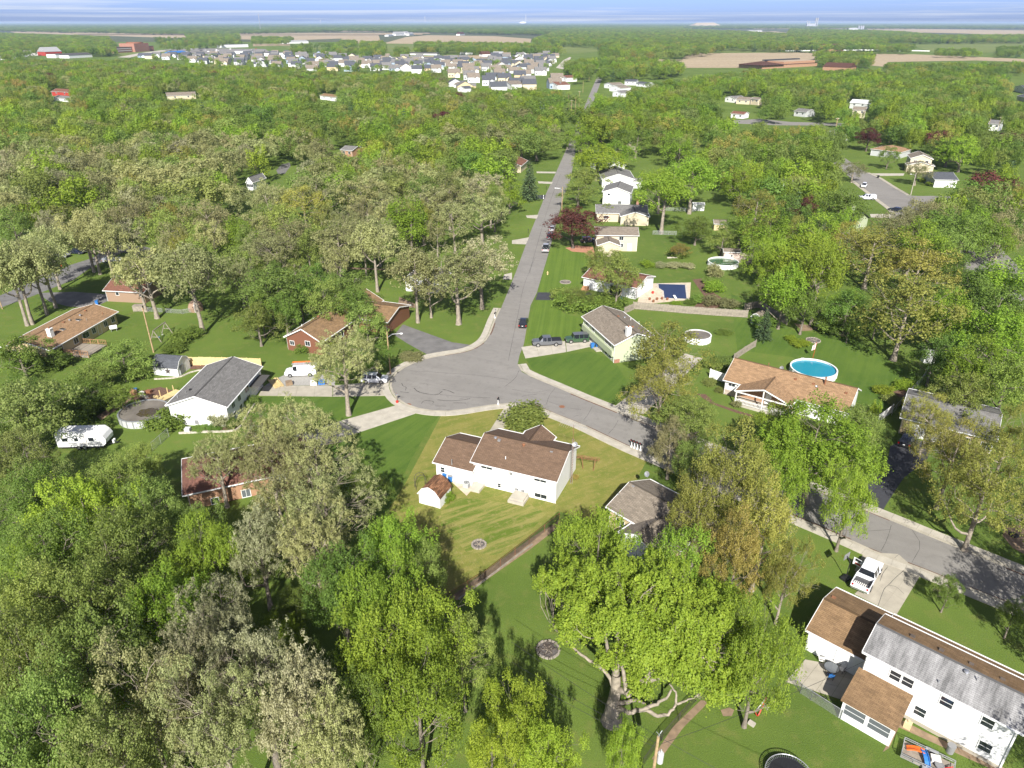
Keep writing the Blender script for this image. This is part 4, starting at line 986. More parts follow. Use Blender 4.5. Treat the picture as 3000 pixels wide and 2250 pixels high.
# --- tan ranch beyond the hedge
h8 = House('ranch_house','long tan ranch house with orange-brown roof, skylights and white chimney',A(0,738),A(402,765),A(945,450),2.75,'tan_wall','r_orange',axis='y',ridge=A(190,640),hip=False,over=.45,rise=1.5)
for v,w_ in ((.92,1.0),(.80,1.0),(.62,1.0),(.50,1.8),(.36,1.2)): h8.wuv('right',h8.D * v,1.0,w_,1.1,mull=1)
h8.wuv('right',h8.D * .12,.3,2.4,2.0,name='patio_door',mull=1); h8.wuv('right',h8.D * .7,.2,.9,2.0,name='door',door=True,glass='tan_wall'); h8.wuv('near',h8.L * .25,1.0,1.2,1.1,mull=1)
for u,v,kd,m_ in ((.72,.22,'chim','white_trim'),(.7,.38,'sky','steel'),(.68,.62,'sky','steel'),(.62,.7,'round','chrome'),(.6,.56,'round','chrome'),(.8,.66,'pipe','chrome'),(.56,.5,'box','rust'),(.54,.3,'box','rust'),(.56,.82,'box','rust'),(.86,.86,'pipe','rust')):
    h8.vent(None,kd,m_,q=on_gable(h8,u,v))
# its timber decks
dq = G(A(640,770)); dkr = thing('timber_deck','low timber deck with red-brown railings beside the tan ranch house','deck',dq,h8.ang)
def deck(root,L,W,z,m,bw=.28,axis=0):
    nb = int(W / bw)
    me = None
    for i in range(nb):
        if me is None:
            b_ = MB(); b_.box(-L / 2,L / 2,0,bw - .02,z - .06,z); me = b_.mesh('deck_board'); me.materials.append(MT[m])
        o = bpy.data.objects.new('deck_board',me); link(o,root); o.location = (0,-W / 2 + i * bw,rnd.uniform(-.004,.004))
    f = MB(); f.box(-L / 2 + .1,L / 2 - .1,-W / 2 + .1,W / 2 - .12,0,z - .07); f.build('deck_frame',MT['old_wood'],root)
def railing(root,p,q,z,m,h=.95,step=.35,name='railing'):
    p,q = Vector((p[0],p[1],z)),Vector((q[0],q[1],z)); n = max(2,int((q - p).length / 1.6)); u = Vector((0,0,1))
    mb = MB(); mb.bar(p + u * h,q + u * h,.1,.05); mb.bar(p + u * .12,q + u * .12,.06,.05)
    for i in range(n + 1): c = p + (q - p) * i / n; mb.bar(c - u * z,c + u * h,.1)
    ro = mb.build(name,MT[m],root); k = int((q - p).length / step); me = None
    for i in range(1,k):
        c = p + (q - p) * i / k
        if me is None: b_ = MB(); b_.box(-.03,.03,-.03,.03,.12,h - .02); me = b_.mesh('baluster'); me.materials.append(MT[m])
        o = bpy.data.objects.new('baluster',me); link(o,ro); o.location = c
deck(dkr,8.5,5.5,.5,'old_wood'); railing(dkr,(-4.2,-2.7),(4.2,-2.7),.5,'deck_wood'); railing(dkr,(-1.0,2.7),(4.2,2.7),.5,'deck_wood')
# --- brown garage-like house behind it
h9 = House('brown_house','brown-sided house with brown roof and white corner downpipe',A(830,280),A(1165,297),A(1000,165),2.75,'brown_wall','r_redbrown',ridge=A(885,188),rise=1.6,depth=8.5)
h9.win(A(935,290),A(966,318)); h9.win(A(1128,300),A(1158,326)); h9.wuv('left',h9.D * .5,1.0,1.0,1.0,mull=1)
# --- red-brick house among the trees by the turning circle
h10 = House('red_house','red-brown boarded house with brown roof behind the leafy oak by the turning circle',B(225,655),B(530,702),B(740,320),2.9,'redwood','r_tan',axis='y',ridge=B(325,615))
h10.win(B(275,685),B(312,722),mull=1); h10.win(B(398,688),B(440,730),mull=1); h10.wuv('right',h10.D * .3,1.0,1.6,1.1,mull=1)
h10.vol(h10.L - 1,h10.L + 7.0,h10.D * .55,h10.D * .98,2.8,1.5,'x',.35)
h10.vent(None,'round','rust',q=on_gable(h10,.38,.3)); h10.vent(None,'pipe','white_trim',q=on_gable(h10,.1,.2)); h10.vent(None,'pipe','white_trim',q=on_gable(h10,.12,.5))
# --- brown hip-roofed house under the blossoming oaks
h11 = House('brick_house','orange brick house with rust-brown hipped roof under the pale oaks',T(395,745),T(1540,500),T(430,250),2.75,'orangebrick','r_rust',hip=True,rise=2.1,depth=9.5,over=.5)
h11.win(T(640,770),T(720,830),mull=1); h11.win(T(905,700),T(990,750),mull=1,glass='glass_grey'); h11.wuv('near',h11.L * .72,1.0,1.4,1.1,mull=1)
h11.vent(T(445,338),'box','chrome'); h11.vent(T(405,295),'pipe','chrome')
# --- white garage under the oaks by the straight road
h12 = House('white_garage','white garage half hidden behind the bare oak trunks',B(1195,190),B(1500,215),B(1330,105),3.0,'white','r_grey',axis='y',rise=1.7,depth=7.5,cat='garage')
h12.wuv('near',h12.L * .5,.05,4.6,2.2,name='garage_door',door=True,glass='white_trim',panels=4)
# --- grey-roofed house with the white garage door at the edge of the picture
h13 = House('grey_house','ranch house with dark grey roof and white garage door behind a black car',D(1068,1308),D(1860,1500),D(1270,1102),2.9,'tan_wall','r_grey',rise=1.7)
h13.wuv('near',4.4,.05,4.8,2.15,name='garage_door',door=True,glass='white_trim',panels=4); h13.wuv('near',9.0,.9,1.6,1.2,mull=1); h13.wuv('near',12.0,.9,1.4,1.1,mull=1)
# --- brown-roofed house with timber steps, next to the covered pool
h14 = House('white_house','white-sided house with red-brown roof and timber porch steps next to the covered pool',C(565,170),C(1012,262),C(690,90),2.9,'white','r_redbrown',rise=1.4,depth=10.5)
h14.vol(-.2,2.8,1.5,7,2.9,1.1,'x',.3)
st = MB()
for i in range(5): st.box(.6,2.2,-.35 - i * .3,-.05 - i * .3 + .0,0,.9 - i * .17)
st.build('porch_step',MT['deck_wood'],h14.root)
q = h14.loc(G(C(710,300))); h14.wuv('near',h14.L * .62,.05,3.0,2.2,name='patio_door',mull=1)
# --- row along the straight road
def simple(name,label,EL,ER,depth,h,wall,roof,rise,axis='x',wins=((.25,1.2),(.6,1.2)),zs=(1.0,),group=None,face='near',**k):
    hh = House(name,label,EL,ER,EL,h,wall,roof,axis=axis,rise=rise,depth=depth,group=group,**k)
    for z in zs:
        for u,w_ in wins:
            hh.wuv(face,(hh.L if face in ('near','far') else hh.D) * u,z,w_,1.0,mull=1)
    return hh
r1 = simple('cream_house','cream bi-level house with two brown-grey roofs nearest the crimson maple',Gz(720,1000),Gz(1100,1005),9,4.6,'cream','r_greybrown',1.4,zs=(1.2,3.2))
r1.vol(.3,r1.L * .55,-5.5,.8,3.2,1.2,'y',.3); r1.wuv('near',r1.L * .8,.2,1.0,2.0,name='door',door=True,glass='white_trim')
r2 = simple('cream_house','cream ranch house with grey L-shaped roof and brick chimney',Gz(725,808),Gz(1180,815),10,2.9,'cream','r_grey',1.7,wins=((.2,1.4),(.5,1.2),(.8,1.6)))
r2.vol(r2.L * .45,r2.L,-4.2,4.0,2.9,1.5,'y',.3); r2.vent(None,'chim','redbrick',q=Vector((r2.L * .82,r2.D * .7,4.1)))
r3 = House('white_house','two-storey white house with grey gable end facing down the road',Gz(780,625),Gz(1030,637),Gz(1030,560),5.0,'white','r_grey',axis='y',rise=1.7,depth=12)
r3.win(Gz(828,638),Gz(846,656)); r3.wuv('right',r3.D * .3,2.8,1.0,1.0); r3.wuv('near',r3.L * .62,1.0,1.0,1.0,mull=1)
r4 = House('white_house','white house with long grey roof and small lean-to behind the two-storey one',Gz(775,515),Gz(1062,517),Gz(1000,470),3.4,'white','r_grey',axis='y',rise=2.0,depth=18)
r4.wuv('near',r4.L * .3,1.0,1.2,1.0,mull=1); r4.vol(r4.L - .6,r4.L + 3,-.3,4.0,2.8,.8,'x',.2); r4.wuv('near',r4.L + .9,1.2,.6,.6,off=-.1)
r5 = House('white_house','white gabled house with dark grey roof farther up the straight road',Gz(822,405),Gz(985,395),Gz(1000,330),3.4,'white','r_grey',axis='y',rise=1.8,depth=18)
r6 = simple('brown_roof_house','small house with red-brown roof beyond the bright green tree',Gz(882,232),Gz(978,238),14,3,'cream','r_redbrown',1.6)
l1 = House('cream_house','cream house with red-brown roofs left of the tall spruce',Gz(-90,395),Gz(80,402),Gz(100,330),3.0,'cream','r_redbrown',axis='y',rise=1.7,depth=14); l1.wuv('near',l1.L * .6,1,1.2,1,mull=1); l1.vol(-3,3,5,14,3.2,1.7,'x',.3)
l2 = House('white_house','white house hidden among oaks above the straight road',Gz(40,190),Gz(180,185),Gz(100,140),3.2,'white','r_grey',axis='y',rise=1.9,depth=16)
# --- across the right-hand street
s1 = House('dark_roof_house','low house with dark slate roof and white garage front',Hz(1440,520),Hz(1650,524),Hz(1460,410),3.0,'greywall','r_dark',rise=1.9,depth=13)
s1.wuv('near',s1.L * .45,.1,4.6,2.1,name='garage_door',door=True,glass='white_trim',panels=4)
sb_ = MB(); sb_.box(.4,s1.L - .4,.28,.345,0,2.9); sb_.build('brick_front',MT['white'],s1.root)
s2 = House('two_storey_house','two-storey cream house with brown roof across the street',Hz(1232,335),Hz(1430,345),Hz(1160,290),5.2,'cream','r_greybrown',axis='y',rise=1.7,depth=11)
s2.wuv('near',s2.L * .25,3.3,1.2,1.1,mull=1); s2.wuv('near',s2.L * .75,3.3,1.2,1.1,mull=1); s2.vol(-1.5,s2.L + .5,-4,1,3.0,1.4,'y',.3); s2.wuv('left',4,3.3,1.2,1.0,mull=1)
s3 = House('tan_house','ranch house with orange-tan hipped roof past the two-storey cream one',Hz(885,255),Hz(1150,285),Hz(900,215),3.0,'greywall','r_orange',hip=True,rise=1.9,depth=14)
s4 = House('green_house','light green house gable with black trim by the street corner',Hz(745,905),Hz(880,850),Hz(760,760),3.2,'ltgreen','r_dark',axis='y',rise=2.6,depth=12,trim='black')
s4.wuv('near',s4.L * .45,1.2,1.2,1.0,mull=1); s4.vent(None,'chim','ltgreen',q=Vector((s4.L * .5,3.5,5.6)))
s5 = simple('brown_roof_house','white-gabled house with brown roof under the golden trees',Hz(300,545),Hz(470,520),12,3.0,'white','r_redbrown',1.8)
s6 = simple('brown_roof_house','small house with orange roof behind the golden trees',Hz(280,385),Hz(390,388),10,3.0,'white','r_orange',1.5)
s7 = simple('green_roof_house','cream house with dark green roof and rear porch in the trees',Gz(1500,55),Gz(1595,62),10,3.6,'cream','r_dark',1.6,wins=((.3,1.5),(.7,1.5)))
s8 = simple('white_house','white house edge glimpsed beside the far crimson tree',Hz(635,120),Hz(720,115),9,4.2,'white','r_grey',1.5)
# outbuildings
o1 = House('garden_shed','small white shed with grey roof behind the tall twin trees',Gz(1563,735),Gz(1668,738),Gz(1600,710),2.1,'white','r_white',rise=.5,depth=2.8,over=.12,cat='shed')
o2 = House('garden_shed','tan timber shed overgrown by shrubs',Gz(1745,902),Gz(1872,906),Gz(1750,850),2.1,'tan_wall','r_greybrown',rise=.9,depth=4,over=.2,cat='shed')
o3 = House('pool_cabana','faded wooden cabana with grey roof on the green pool deck',Gz(1828,1145),Gz(1980,1150),Gz(1830,1102),2.5,'pink_wood','r_greybrown',rise=.6,depth=3.6,over=.2,cat='cabana')
o3.wuv('near',o3.L * .5,1.2,.5,.5,glass='glass'); o3.wuv('near',o3.L * .25,.1,.8,1.8,off=.2,name='door',door=True,glass='white_trim')
o4 = House('garden_shed','pale shed with grey roof at the edge of the shrubs',Gz(2112,1070),Gz(2200,1060),Gz(2120,1035),2.0,'white','r_greybrown',rise=.5,depth=3,over=.12,cat='shed')
a_ = G(A(1252,975)); b_ = G(A(1450,978))
sh,shL = gambrel_shed('barn_shed','white barn-roofed shed with a dark metal star on its side',A(1450,978),A(1545,905),4.9,1.75,'white','r_dark',door=(.7,1.9,1.75,'grey_plastic'))
def star(r,n=5):
    return [((r if i % 2 == 0 else r * .42) * math.sin(math.pi * i / n),(r if i % 2 == 0 else r * .42) * math.cos(math.pi * i / n)) for i in range(2 * n)]
sm = MB(); pts = star(.72); tri = tessellate_polygon([[Vector((p[0],p[1],0)) for p in pts]])
n = len(pts)
sm.add([(-.02,2.0 + p[0],1.0 + p[1]) for p in pts] + [(-.06,2.0 + p[0] * .98,1.0 + p[1] * .98) for p in pts] + [(-.14,2.0,1.0)],[(n + i,n + (i + 1) % n,2 * n) for i in range(n)] + [(i,(i + 1) % n,n + (i + 1) % n,n + i) for i in range(n)])
tag(sm.build('star_ornament',MT['iron'],None,loc=None),'large dark five-pointed metal star hung on the white shed','ornament')
so = [o for o in bpy.data.objects if o.name == 'star_ornament'][0]; so.matrix_world = Matrix.Translation(sh.location) @ Matrix.Rotation(sh.rotation_euler.z,4,'Z')

# ------------------------------------------------------------------ vehicles
def wheel(root,x,y,r,w=.24,side=1):
    t = MB(); n = 18
    prof = [(r * .62,-w / 2),(r * .93,-w / 2),(r,-w * .3),(r,w * .3),(r * .93,w / 2),(r * .62,w / 2)]
    vs = []; fs = []
    for rr_,yy in prof:
        for k in range(n): a_ = 2 * math.pi * k / n; vs.append((x + rr_ * math.cos(a_),y + yy,r + rr_ * math.sin(a_)))
    for j in range(len(prof) - 1):
        for k in range(n): fs.append((j * n + k,j * n + (k + 1) % n,(j + 1) * n + (k + 1) % n,(j + 1) * n + k))
    t.add(vs,fs); wo = t.build('wheel',MT['rubber'],root)
    rm = MB(); yy = y + side * w * .42
    vs = [(x,yy + side * .02,r)] + [(x + r * .62 * math.cos(2 * math.pi * k / n),yy,r + r * .62 * math.sin(2 * math.pi * k / n)) for k in range(n)]
    rm.add(vs,[(0,1 + k,1 + (k + 1) % n) for k in range(n)]); rm.build('rim',MT['chrome'],wo)
    sp = MB()
    for k in range(5):
        a_ = 2 * math.pi * k / 5; sp.bar((x + r * .2 * math.cos(a_),yy + side * .015,r + r * .2 * math.sin(a_)),(x + r * .56 * math.cos(a_),yy + side * .015,r + r * .56 * math.sin(a_)),r * .16,.012)
    sp.build('spoke_gap',MT['black'],wo)
def vehicle(name,label,cat,pos,heading,stations,paint,wr=.36,wx=(.95,-1.0),group=None,roof_paint=None,cover=None,rails=False,glass='car_glass'):
    """stations front to back: (x, z_sill, z_belt, z_roof, half width, half roof width, side is glass, top is glass) per segment start"""
    r = thing(name,label,cat,pos,heading,group)
    body = MB(); gl = {'windscreen': MB(),'side_window': MB(),'rear_window': MB()}; roof = MB()
    rings = []
    for (x,zb,zl,zr,hw,hr,sg,tg) in stations:
        ring = []
        for sgn in (1,-1):
            side = [(x,sgn * hw * .94,zb),(x,sgn * hw,zb + (zl - zb) * .45),(x,sgn * hw * .965,zl),(x,sgn * hr,zr)]
            ring.append(side)
        rings.append(ring)
    first_glass = None
    for i in range(len(rings) - 1):
        st = stations[i]; a_,b_ = rings[i],rings[i + 1]
        for s_,sgn in ((0,1),(1,-1)):
            for j in range(3):
                q_ = [a_[s_][j],b_[s_][j],b_[s_][j + 1],a_[s_][j + 1]]
                if sgn < 0: q_ = q_[::-1]
                q_ = q_[::-1]
                tgt = gl['side_window'] if (j == 2 and st[6]) else body
                tgt.add(q_,[(0,1,2,3)])
        q_ = [a_[0][3],a_[1][3],b_[1][3],b_[0][3]]
        if st[7]:
            tgt = gl['windscreen'] if st[7] == 1 else gl['rear_window']
        else: tgt = roof if (roof_paint and st[3] > 1.5) else body
        tgt.add(q_,[(0,1,2,3)])
        q_ = [a_[0][0],b_[0][0],b_[1][0],a_[1][0]]; body.add(q_,[(0,1,2,3)])
    for e,rev in ((rings[0],False),(rings[-1],True)):
        p = [e[0][0],e[0][1],e[0][2],e[0][3],e[1][3],e[1][2],e[1][1],e[1][0]]
        body.add(p if rev else p[::-1],[tuple(range(8))])
    body.build('body',MT[paint],r)
    if roof.v: roof.build('roof',MT[roof_paint],r)
    for k,mb in gl.items():
        if mb.v: mb.build(k,MT[glass],r)
    xf,xb = stations[0][0],stations[-1][0]; hw = max(s_[4] for s_ in stations); zf = stations[0][2]; zb_ = stations[-1][2]
    for wx_ in wx:
        for sgn in (1,-1):
            ar = MB(); n = 14; vs = [(wx_,sgn * (hw + .006),wr)] + [(wx_ + (wr + .07) * math.cos(math.pi * k / n),sgn * (hw + .006),wr + (wr + .07) * math.sin(math.pi * k / n)) for k in range(n + 1)]
            ar.add(vs,[(0,1 + k,2 + k) if sgn < 0 else (0,2 + k,1 + k) for k in range(n)]); ar.build('wheel_arch',MT['black'],r)
            wheel(r,wx_,sgn * (hw - .08),wr,.24,sgn)
    for sgn in (1,-1):
        l = MB(); l.box(xf - .16,xf + .015,sgn * hw * .62 - .16,sgn * hw * .62 + .16,zf - .22,zf - .06); l.build('headlight',MT['lamp_white'],r)
        l = MB(); l.box(xb - .015,xb + .1,sgn * hw * .8 - .1,sgn * hw * .8 + .1,zb_ - .34,zb_ - .05); l.build('tail_light',MT['lamp_red'],r)
        mx = [s_ for s_ in stations if s_[6]][0]
        l = MB(); l.box(mx[0] - .25,mx[0] - .1,sgn * hw - .02 if sgn > 0 else -hw - .16,hw + .16 if sgn > 0 else -hw + .02,mx[2] + .02,mx[2] + .18); l.build('mirror',MT[paint],r)
        l = MB(); l.box(mx[0] - 1.25,mx[0] - 1.05,sgn * hw - .01 if sgn > 0 else -hw - .02,hw + .02 if sgn > 0 else -hw + .01,mx[2] - .12,mx[2] - .08); l.build('door_handle',MT['black'],r)
    zs = stations[0][1]
    b_ = MB(); b_.box(xf - .05,xf + .1,-hw * .9,hw * .9,zs + .02,zs + .24); b_.build('front_bumper',MT['black'] if 'white' not in paint else MT['chrome'],r)
    b_ = MB(); b_.box(xb - .1,xb + .05,-hw * .9,hw * .9,zs + .02,zs + .24); b_.build('rear_bumper',MT['black'] if 'grey' in paint or 'black' in paint else MT['chrome'],r)
    g_ = MB(); g_.box(xf,xf + .012,-hw * .42,hw * .42,zf - .3,zf - .08); g_.build('grille',MT['black'],r)
    p_ = MB(); p_.box(xb - .115,xb - .1,-.16,.16,zs + .3,zs + .42); p_.build('number_plate',MT['lamp_white'],r)
    return r
def st_sedan(L=4.8,W=1.84,Hh=1.45):
    h = L / 2; w = W / 2
    return [(h,.3,.62,.66,w * .82,w * .7,0,0),(h - .25,.22,.72,.76,w * .96,w * .8,0,0),(h - 1.15,.2,.86,.90,w,w * .86,0,1),(h - 1.95,.2,.93,Hh - .04,w,w * .66,1,0),(h - 2.75,.2,.94,Hh,w,w * .68,0,0),(h - 2.83,.2,.94,Hh,w,w * .68,1,0),(h - 3.55,.2,.95,Hh - .06,w,w * .66,0,2),(h - 4.2,.22,.95,.99,w * .98,w * .82,0,0),(-h,.3,.9,.93,w * .86,w * .76,0,0)]
def st_suv(L=4.7,W=1.88,Hh=1.72,boxy=False):
    h = L / 2; w = W / 2; k = .8 if boxy else .7
    return [(h,.38,.8,.84,w * .88,w * .78,0,0),(h - .2,.3,.95,.99,w * .97,w * .84,0,0),(h - (1.3 if boxy else 1.1),.28,1.02,1.06,w,w * .88,0,1),(h - (1.55 if boxy else 1.85),.28,1.04,Hh - .03,w,w * k,1,0),(h - 2.6,.28,1.04,Hh,w,w * k,0,0),(h - 2.7,.28,1.04,Hh,w,w * k,1,0),(h - 3.5,.28,1.04,Hh,w,w * k,0,0),(h - 3.6,.28,1.04,Hh - .01,w,w * k,1,0),(-h + (.22 if boxy else .5),.28,1.04,Hh - .04,w,w * k,0,2),(-h + .04,.3,1.02,1.08 if not boxy else Hh - .1,w * .97,w * .82,0,0),(-h,.36,.98,1.02,w * .94,w * .8,0,0)]
def st_van(L=5.7,W=2.0,Hh=2.12):
    h = L / 2; w = W / 2
    return [(h,.4,.85,.9,w * .86,w * .78,0,0),(h - .2,.32,1.0,1.05,w * .96,w * .84,0,0),(h - .95,.3,1.2,1.25,w,w * .88,0,1),(h - 1.6,.3,1.25,Hh - .05,w,w * .82,1,0),(h - 2.35,.3,1.25,Hh,w,w * .84,0,0),(-h + .15,.3,1.25,Hh,w,w * .84,0,0),(-h,.34,1.22,Hh - .08,w * .98,w * .8,0,0)]
def pickup(name,label,pos,heading,paint,bed='open',L=5.8,W=2.0,Hh=1.92,group=None,open_door=False):
    h = L / 2; w = W / 2; cb = h - 3.75
    st = [(h,.48,.98,1.02,w * .92,w * .8,0,0),(h - .2,.4,1.1,1.14,w * .98,w * .86,0,0),(h - 1.35,.38,1.16,1.2,w,w * .9,0,1),(h - 2.0,.38,1.18,Hh - .03,w,w * .74,1,0),(h - 2.75,.38,1.18,Hh,w,w * .75,0,0),(h - 2.86,.38,1.18,Hh,w,w * .75,1,0),(cb + .12,.38,1.18,Hh - .02,w,w * .74,0,2),(cb,.38,1.18,1.2,w,w * .9,0,0)]
    # the cab ends at cb; the bed is a box of its own
    r = vehicle(name,label,'pickup truck',pos,heading,st,paint,wr=.41,wx=(h - 1.0,-h + 1.15),group=group)
    b_ = MB(); t = .07
    b_.box(-h,cb - .02,w - t,w,.5,1.2); b_.box(-h,cb - .02,-w,-w + t,.5,1.2); b_.box(-h,-h + t,-w + t,w - t,.5,1.2); b_.box(cb - .02 - t,cb - .02,-w + t,w - t,.5,1.2)
    b_.build('bed',MT[paint],r)
    if bed == 'open':
        f = MB(); f.box(-h + t,cb - .02 - t,-w + t,w - t,.55,.72); fo = f.build('bed_floor',MT['bed_liner'],r)
        for i in range(9): y = -w * .8 + i * w * .2; f = MB(); f.box(-h + t,cb - 1.0,y - .05,y + .05,.72,.75); f.build('bed_rib',MT['cushion'],fo)
    elif bed == 'cover':
        f = MB(); f.box(-h + .02,cb - .04,-w + .03,w - .03,1.2,1.25); f.build('bed_cover',MT['black'],r)
    else:
        f = MB(); q = [(-h + .02,-w + .03,1.2),(cb - .04,-w + .03,1.2),(cb - .04,w - .03,1.2),(-h + .02,w - .03,1.2),(-h + .15,-w * .8,Hh),(cb - .06,-w * .8,Hh),(cb - .06,w * .8,Hh),(-h + .15,w * .8,Hh)]
        f.add(q,[(4,5,6,7),(0,1,5,4),(2,3,7,6),(3,0,4,7),(1,2,6,5)]); fo = f.build('topper',MT[paint],r)
        for sg in (1,-1): g_ = MB(); g_.box(-h + .5,cb - .3,sg * w * .9 - .02,sg * w * .9 + .02,1.35,1.75); g_.build('topper_window',MT['car_glass'],fo)
    tl = [o for o in r.children if o.name.startswith('tail_light')]
    for o in tl: o.location.x = -h - cb + .0
    for n_ in ('rear_bumper','number_plate'):
        for o in r.children:
            if o.name.startswith(n_): o.location.x = -h - cb - (0.06 if n_ == 'number_plate' else .02)
    if open_door:
        f = MB(); f.box(-.02,.02,0,1.0,.55,1.55); fo = f.build('open_door',MT[paint],r); fo.location = (h - 2.0,w,0); fo.rotation_euler = (0,0,R_(-12))
        g_ = MB(); g_.box(-.03,.03,.1,.8,1.15,1.5); g_.build('door_window',MT['car_glass'],fo)
        g_ = MB(); g_.box(-.06,-.021,.1,.7,.75,.95); g_.build('door_lining',MT['red'],fo)
    return r
def place(pf,pb):
    """centre and heading from sightings of the front and back ends on the ground"""
    a_,b_ = G(pf),G(pb); dd_ = a_ - b_; return (a_ + b_) / 2,math.atan2(dd_.y,dd_.x)
def at(pc,ang): return G(pc),ang
def road_dir(p,q): v = G(q) - G(p); return math.atan2(v.y,v.x)

c_,hd = place(B(238,985),B(478,975)); van = vehicle('cargo_van','white cargo van with ladders on its roof rack on the gravel drive','van',c_ + Vector((0,.9,0)),hd,st_van(),'ppaint_white',wr=.37,wx=(1.85,-1.75))
rk = MB()
for x in (1.0,-.3,-1.6,-2.6):
    rk.bar((x,-.9,2.3),(x,.9,2.3),.05);
    for y in (-.86,.86): rk.bar((x,y,2.05),(x,y,2.3),.05)
for y in (-.86,.86): rk.bar((1.1,y,2.33),(-2.7,y,2.33),.05)
rk.build('roof_rack',MT['white_trim'],van)
for k,(y,m_) in enumerate(((-.45,'orange'),(.35,'steel'))):
    ld = MB(); z = 2.42
    for yy in (y - .2,y + .2): ld.bar((1.4,yy,z),(-3.1,yy,z),.05,.09)
    for i in range(14): x = 1.25 - i * .32; ld.bar((x,y - .2,z),(x,y + .2,z),.04)
    lo_ = ld.build('ladder',MT[m_]); lo_.location = van.location; lo_.rotation_euler = van.rotation_euler
    tag(lo_,['orange extension ladder strapped on the white van roof','silver ladder lying on the far side of the van roof rack'][k],'ladder')
c_,hd = place(C(165,735),C(400,725)); pickup('pickup_truck','grey pickup truck with black bed cover on the concrete drive',c_ + Vector((0,.6,0)),hd,'ppaint_grey','cover')
c_,hd = place(C(435,712),C(622,700)); jp = vehicle('off_roader','boxy dark green off-roader with grey roof in front of the green house','car',c_ + Vector((0,.8,0)),hd,st_suv(4.75,1.92,1.83,True),'ppaint_green',wr=.42,wx=(1.45,-1.4),roof_paint='ppaint_grey')
sp = MB(); sp.tube([(-2.42,0,1.05),(-2.62,0,1.05)],.38,14); sp.build('spare_wheel',MT['rubber'],jp)
rdir = road_dir(B(2040,700),Gz(200,1000))
vehicle('parked_car','black saloon car parked alone on the straight road','car',G(C(92,556)),rdir,st_sedan(),'ppaint_black',wx=(1.45,-1.35),wr=.34)
pickup('pickup_truck','silver pickup truck parked by the kerb below the crimson maple',G(Gz(292,1132)),rdir,'ppaint_silver','cover')
vehicle('parked_car','dark blue car parked behind the silver pickup under the crimson maple','car',G(Gz(328,1020)),rdir,st_sedan(),'ppaint_navy',wx=(1.45,-1.35),wr=.34)
vehicle('parked_car','silver car tucked deepest under the crimson maple','car',G(Gz(345,958)),rdir,st_sedan(),'ppaint_silver',wx=(1.45,-1.35),wr=.34)
vehicle('parked_car','black car on the drive under the crimson maple','car',G(Gz(660,1062)),.1,st_suv(),'ppaint_black',wx=(1.4,-1.35),wr=.36)
c_,hd = place(B(1035,1035),B(880,1030)); vehicle('parked_car','white estate car half hidden beneath the leafy oak by the turning circle','car',c_ + Vector((0,.7,0)),hd,st_suv(4.8,1.9,1.66),'ppaint_white',wx=(1.4,-1.4),wr=.37)
c_,hd = place(R(850,35),R(735,235)); pickup('pickup_truck','white pickup truck with open bed and open door on the cracked drive',c_,hd,'ppaint_white','open',open_door=True,L=5.9)
c_,hd = place(D(1165,1450),D(1085,1570)); vehicle('parked_car','black estate car parked outside the white garage door','car',c_,hd,st_suv(4.8,1.9,1.68),'ppaint_black',wx=(1.4,-1.4),wr=.37)
s_dir = road_dir(Hz(1100,800),Hz(800,500))
vehicle('parked_car','white car parked nose-on at the kerb of the side street','car',G(Hz(828,585)),s_dir + math.pi - .3,st_suv(),'ppaint_white',wx=(1.4,-1.35),wr=.36)
c_,hd = place(Hz(790,690),Hz(918,694)); pickup('pickup_truck','white pickup truck with topper parked across the street drive',c_,hd,'ppaint_white','topper')
c_,hd = place(Hz(1062,785),Hz(1145,800)); vehicle('parked_car','dark blue car turning by the side street corner','car',c_,hd,st_sedan(),'ppaint_navy',wx=(1.45,-1.35),wr=.34)
c_,hd = place(Hz(530,215),Hz(605,222)); pickup('pickup_truck','white pickup truck far off between trees',c_,hd,'ppaint_white','cover')
c_,hd = place(A(545,12),A(450,5)); vehicle('parked_car','silver car parked on the drive beyond the oak trunks','car',c_,hd,st_suv(),'ppaint_silver',wx=(1.4,-1.35),wr=.36)
vehicle('parked_car','dark car parked near the silver one beyond the oak trunks','car',c_ + Vector((2.5,3.5,0)),hd,st_sedan(),'ppaint_navy',wx=(1.45,-1.35),wr=.34)
vehicle('parked_car','white car seen through the oak branches','car',G(E(970,1225)),.4,st_sedan(),'ppaint_white',wx=(1.45,-1.35),wr=.34)
# travel trailer
ca,cb = G(A(560,1568)),G(A(815,1562)); hd = math.atan2((cb - ca).y,(cb - ca).x)
tr = thing('travel_trailer','white travel trailer caravan parked on the lawn beside the woods','caravan',(ca + cb) / 2 + Vector((-.2,1.1,0)),hd)
L2,w2,zt = 3.6,1.25,2.85
prof = [(-L2,.55),(L2 - .5,.55),(L2,1.0),(L2 + .1,1.7),(L2 - .2,2.3),(L2 - .75,zt),(-L2,zt)]
mb = MB(); n = len(prof)
mb.add([(p[0],-w2,p[1]) for p in prof] + [(p[0],w2,p[1]) for p in prof],[tuple(range(n)),tuple(range(2 * n - 1,n - 1,-1))] + [((i + 1) % n,i,n + i,n + (i + 1) % n) for i in range(n)])
mb.build('body',MT['white_trim'],tr)
for x,w_ in ((-2.3,.8),(1.6,.8),(-.6,.6)):
    f = MB(); f.box(x - w_ / 2 - .05,x + w_ / 2 + .05,-w2 - .03,-w2 + .01,1.45,2.15); fo = f.build('window',MT['white_trim'],tr); g_ = MB(); g_.box(x - w_ / 2,x + w_ / 2,-w2 - .036,-w2 - .03,1.5,2.1); g_.build('pane',MT['glass'],fo)
f = MB(); f.box(.2,.9,-w2 - .03,-w2 + .01,.7,2.4); f.build('door',MT['cushion'],tr)
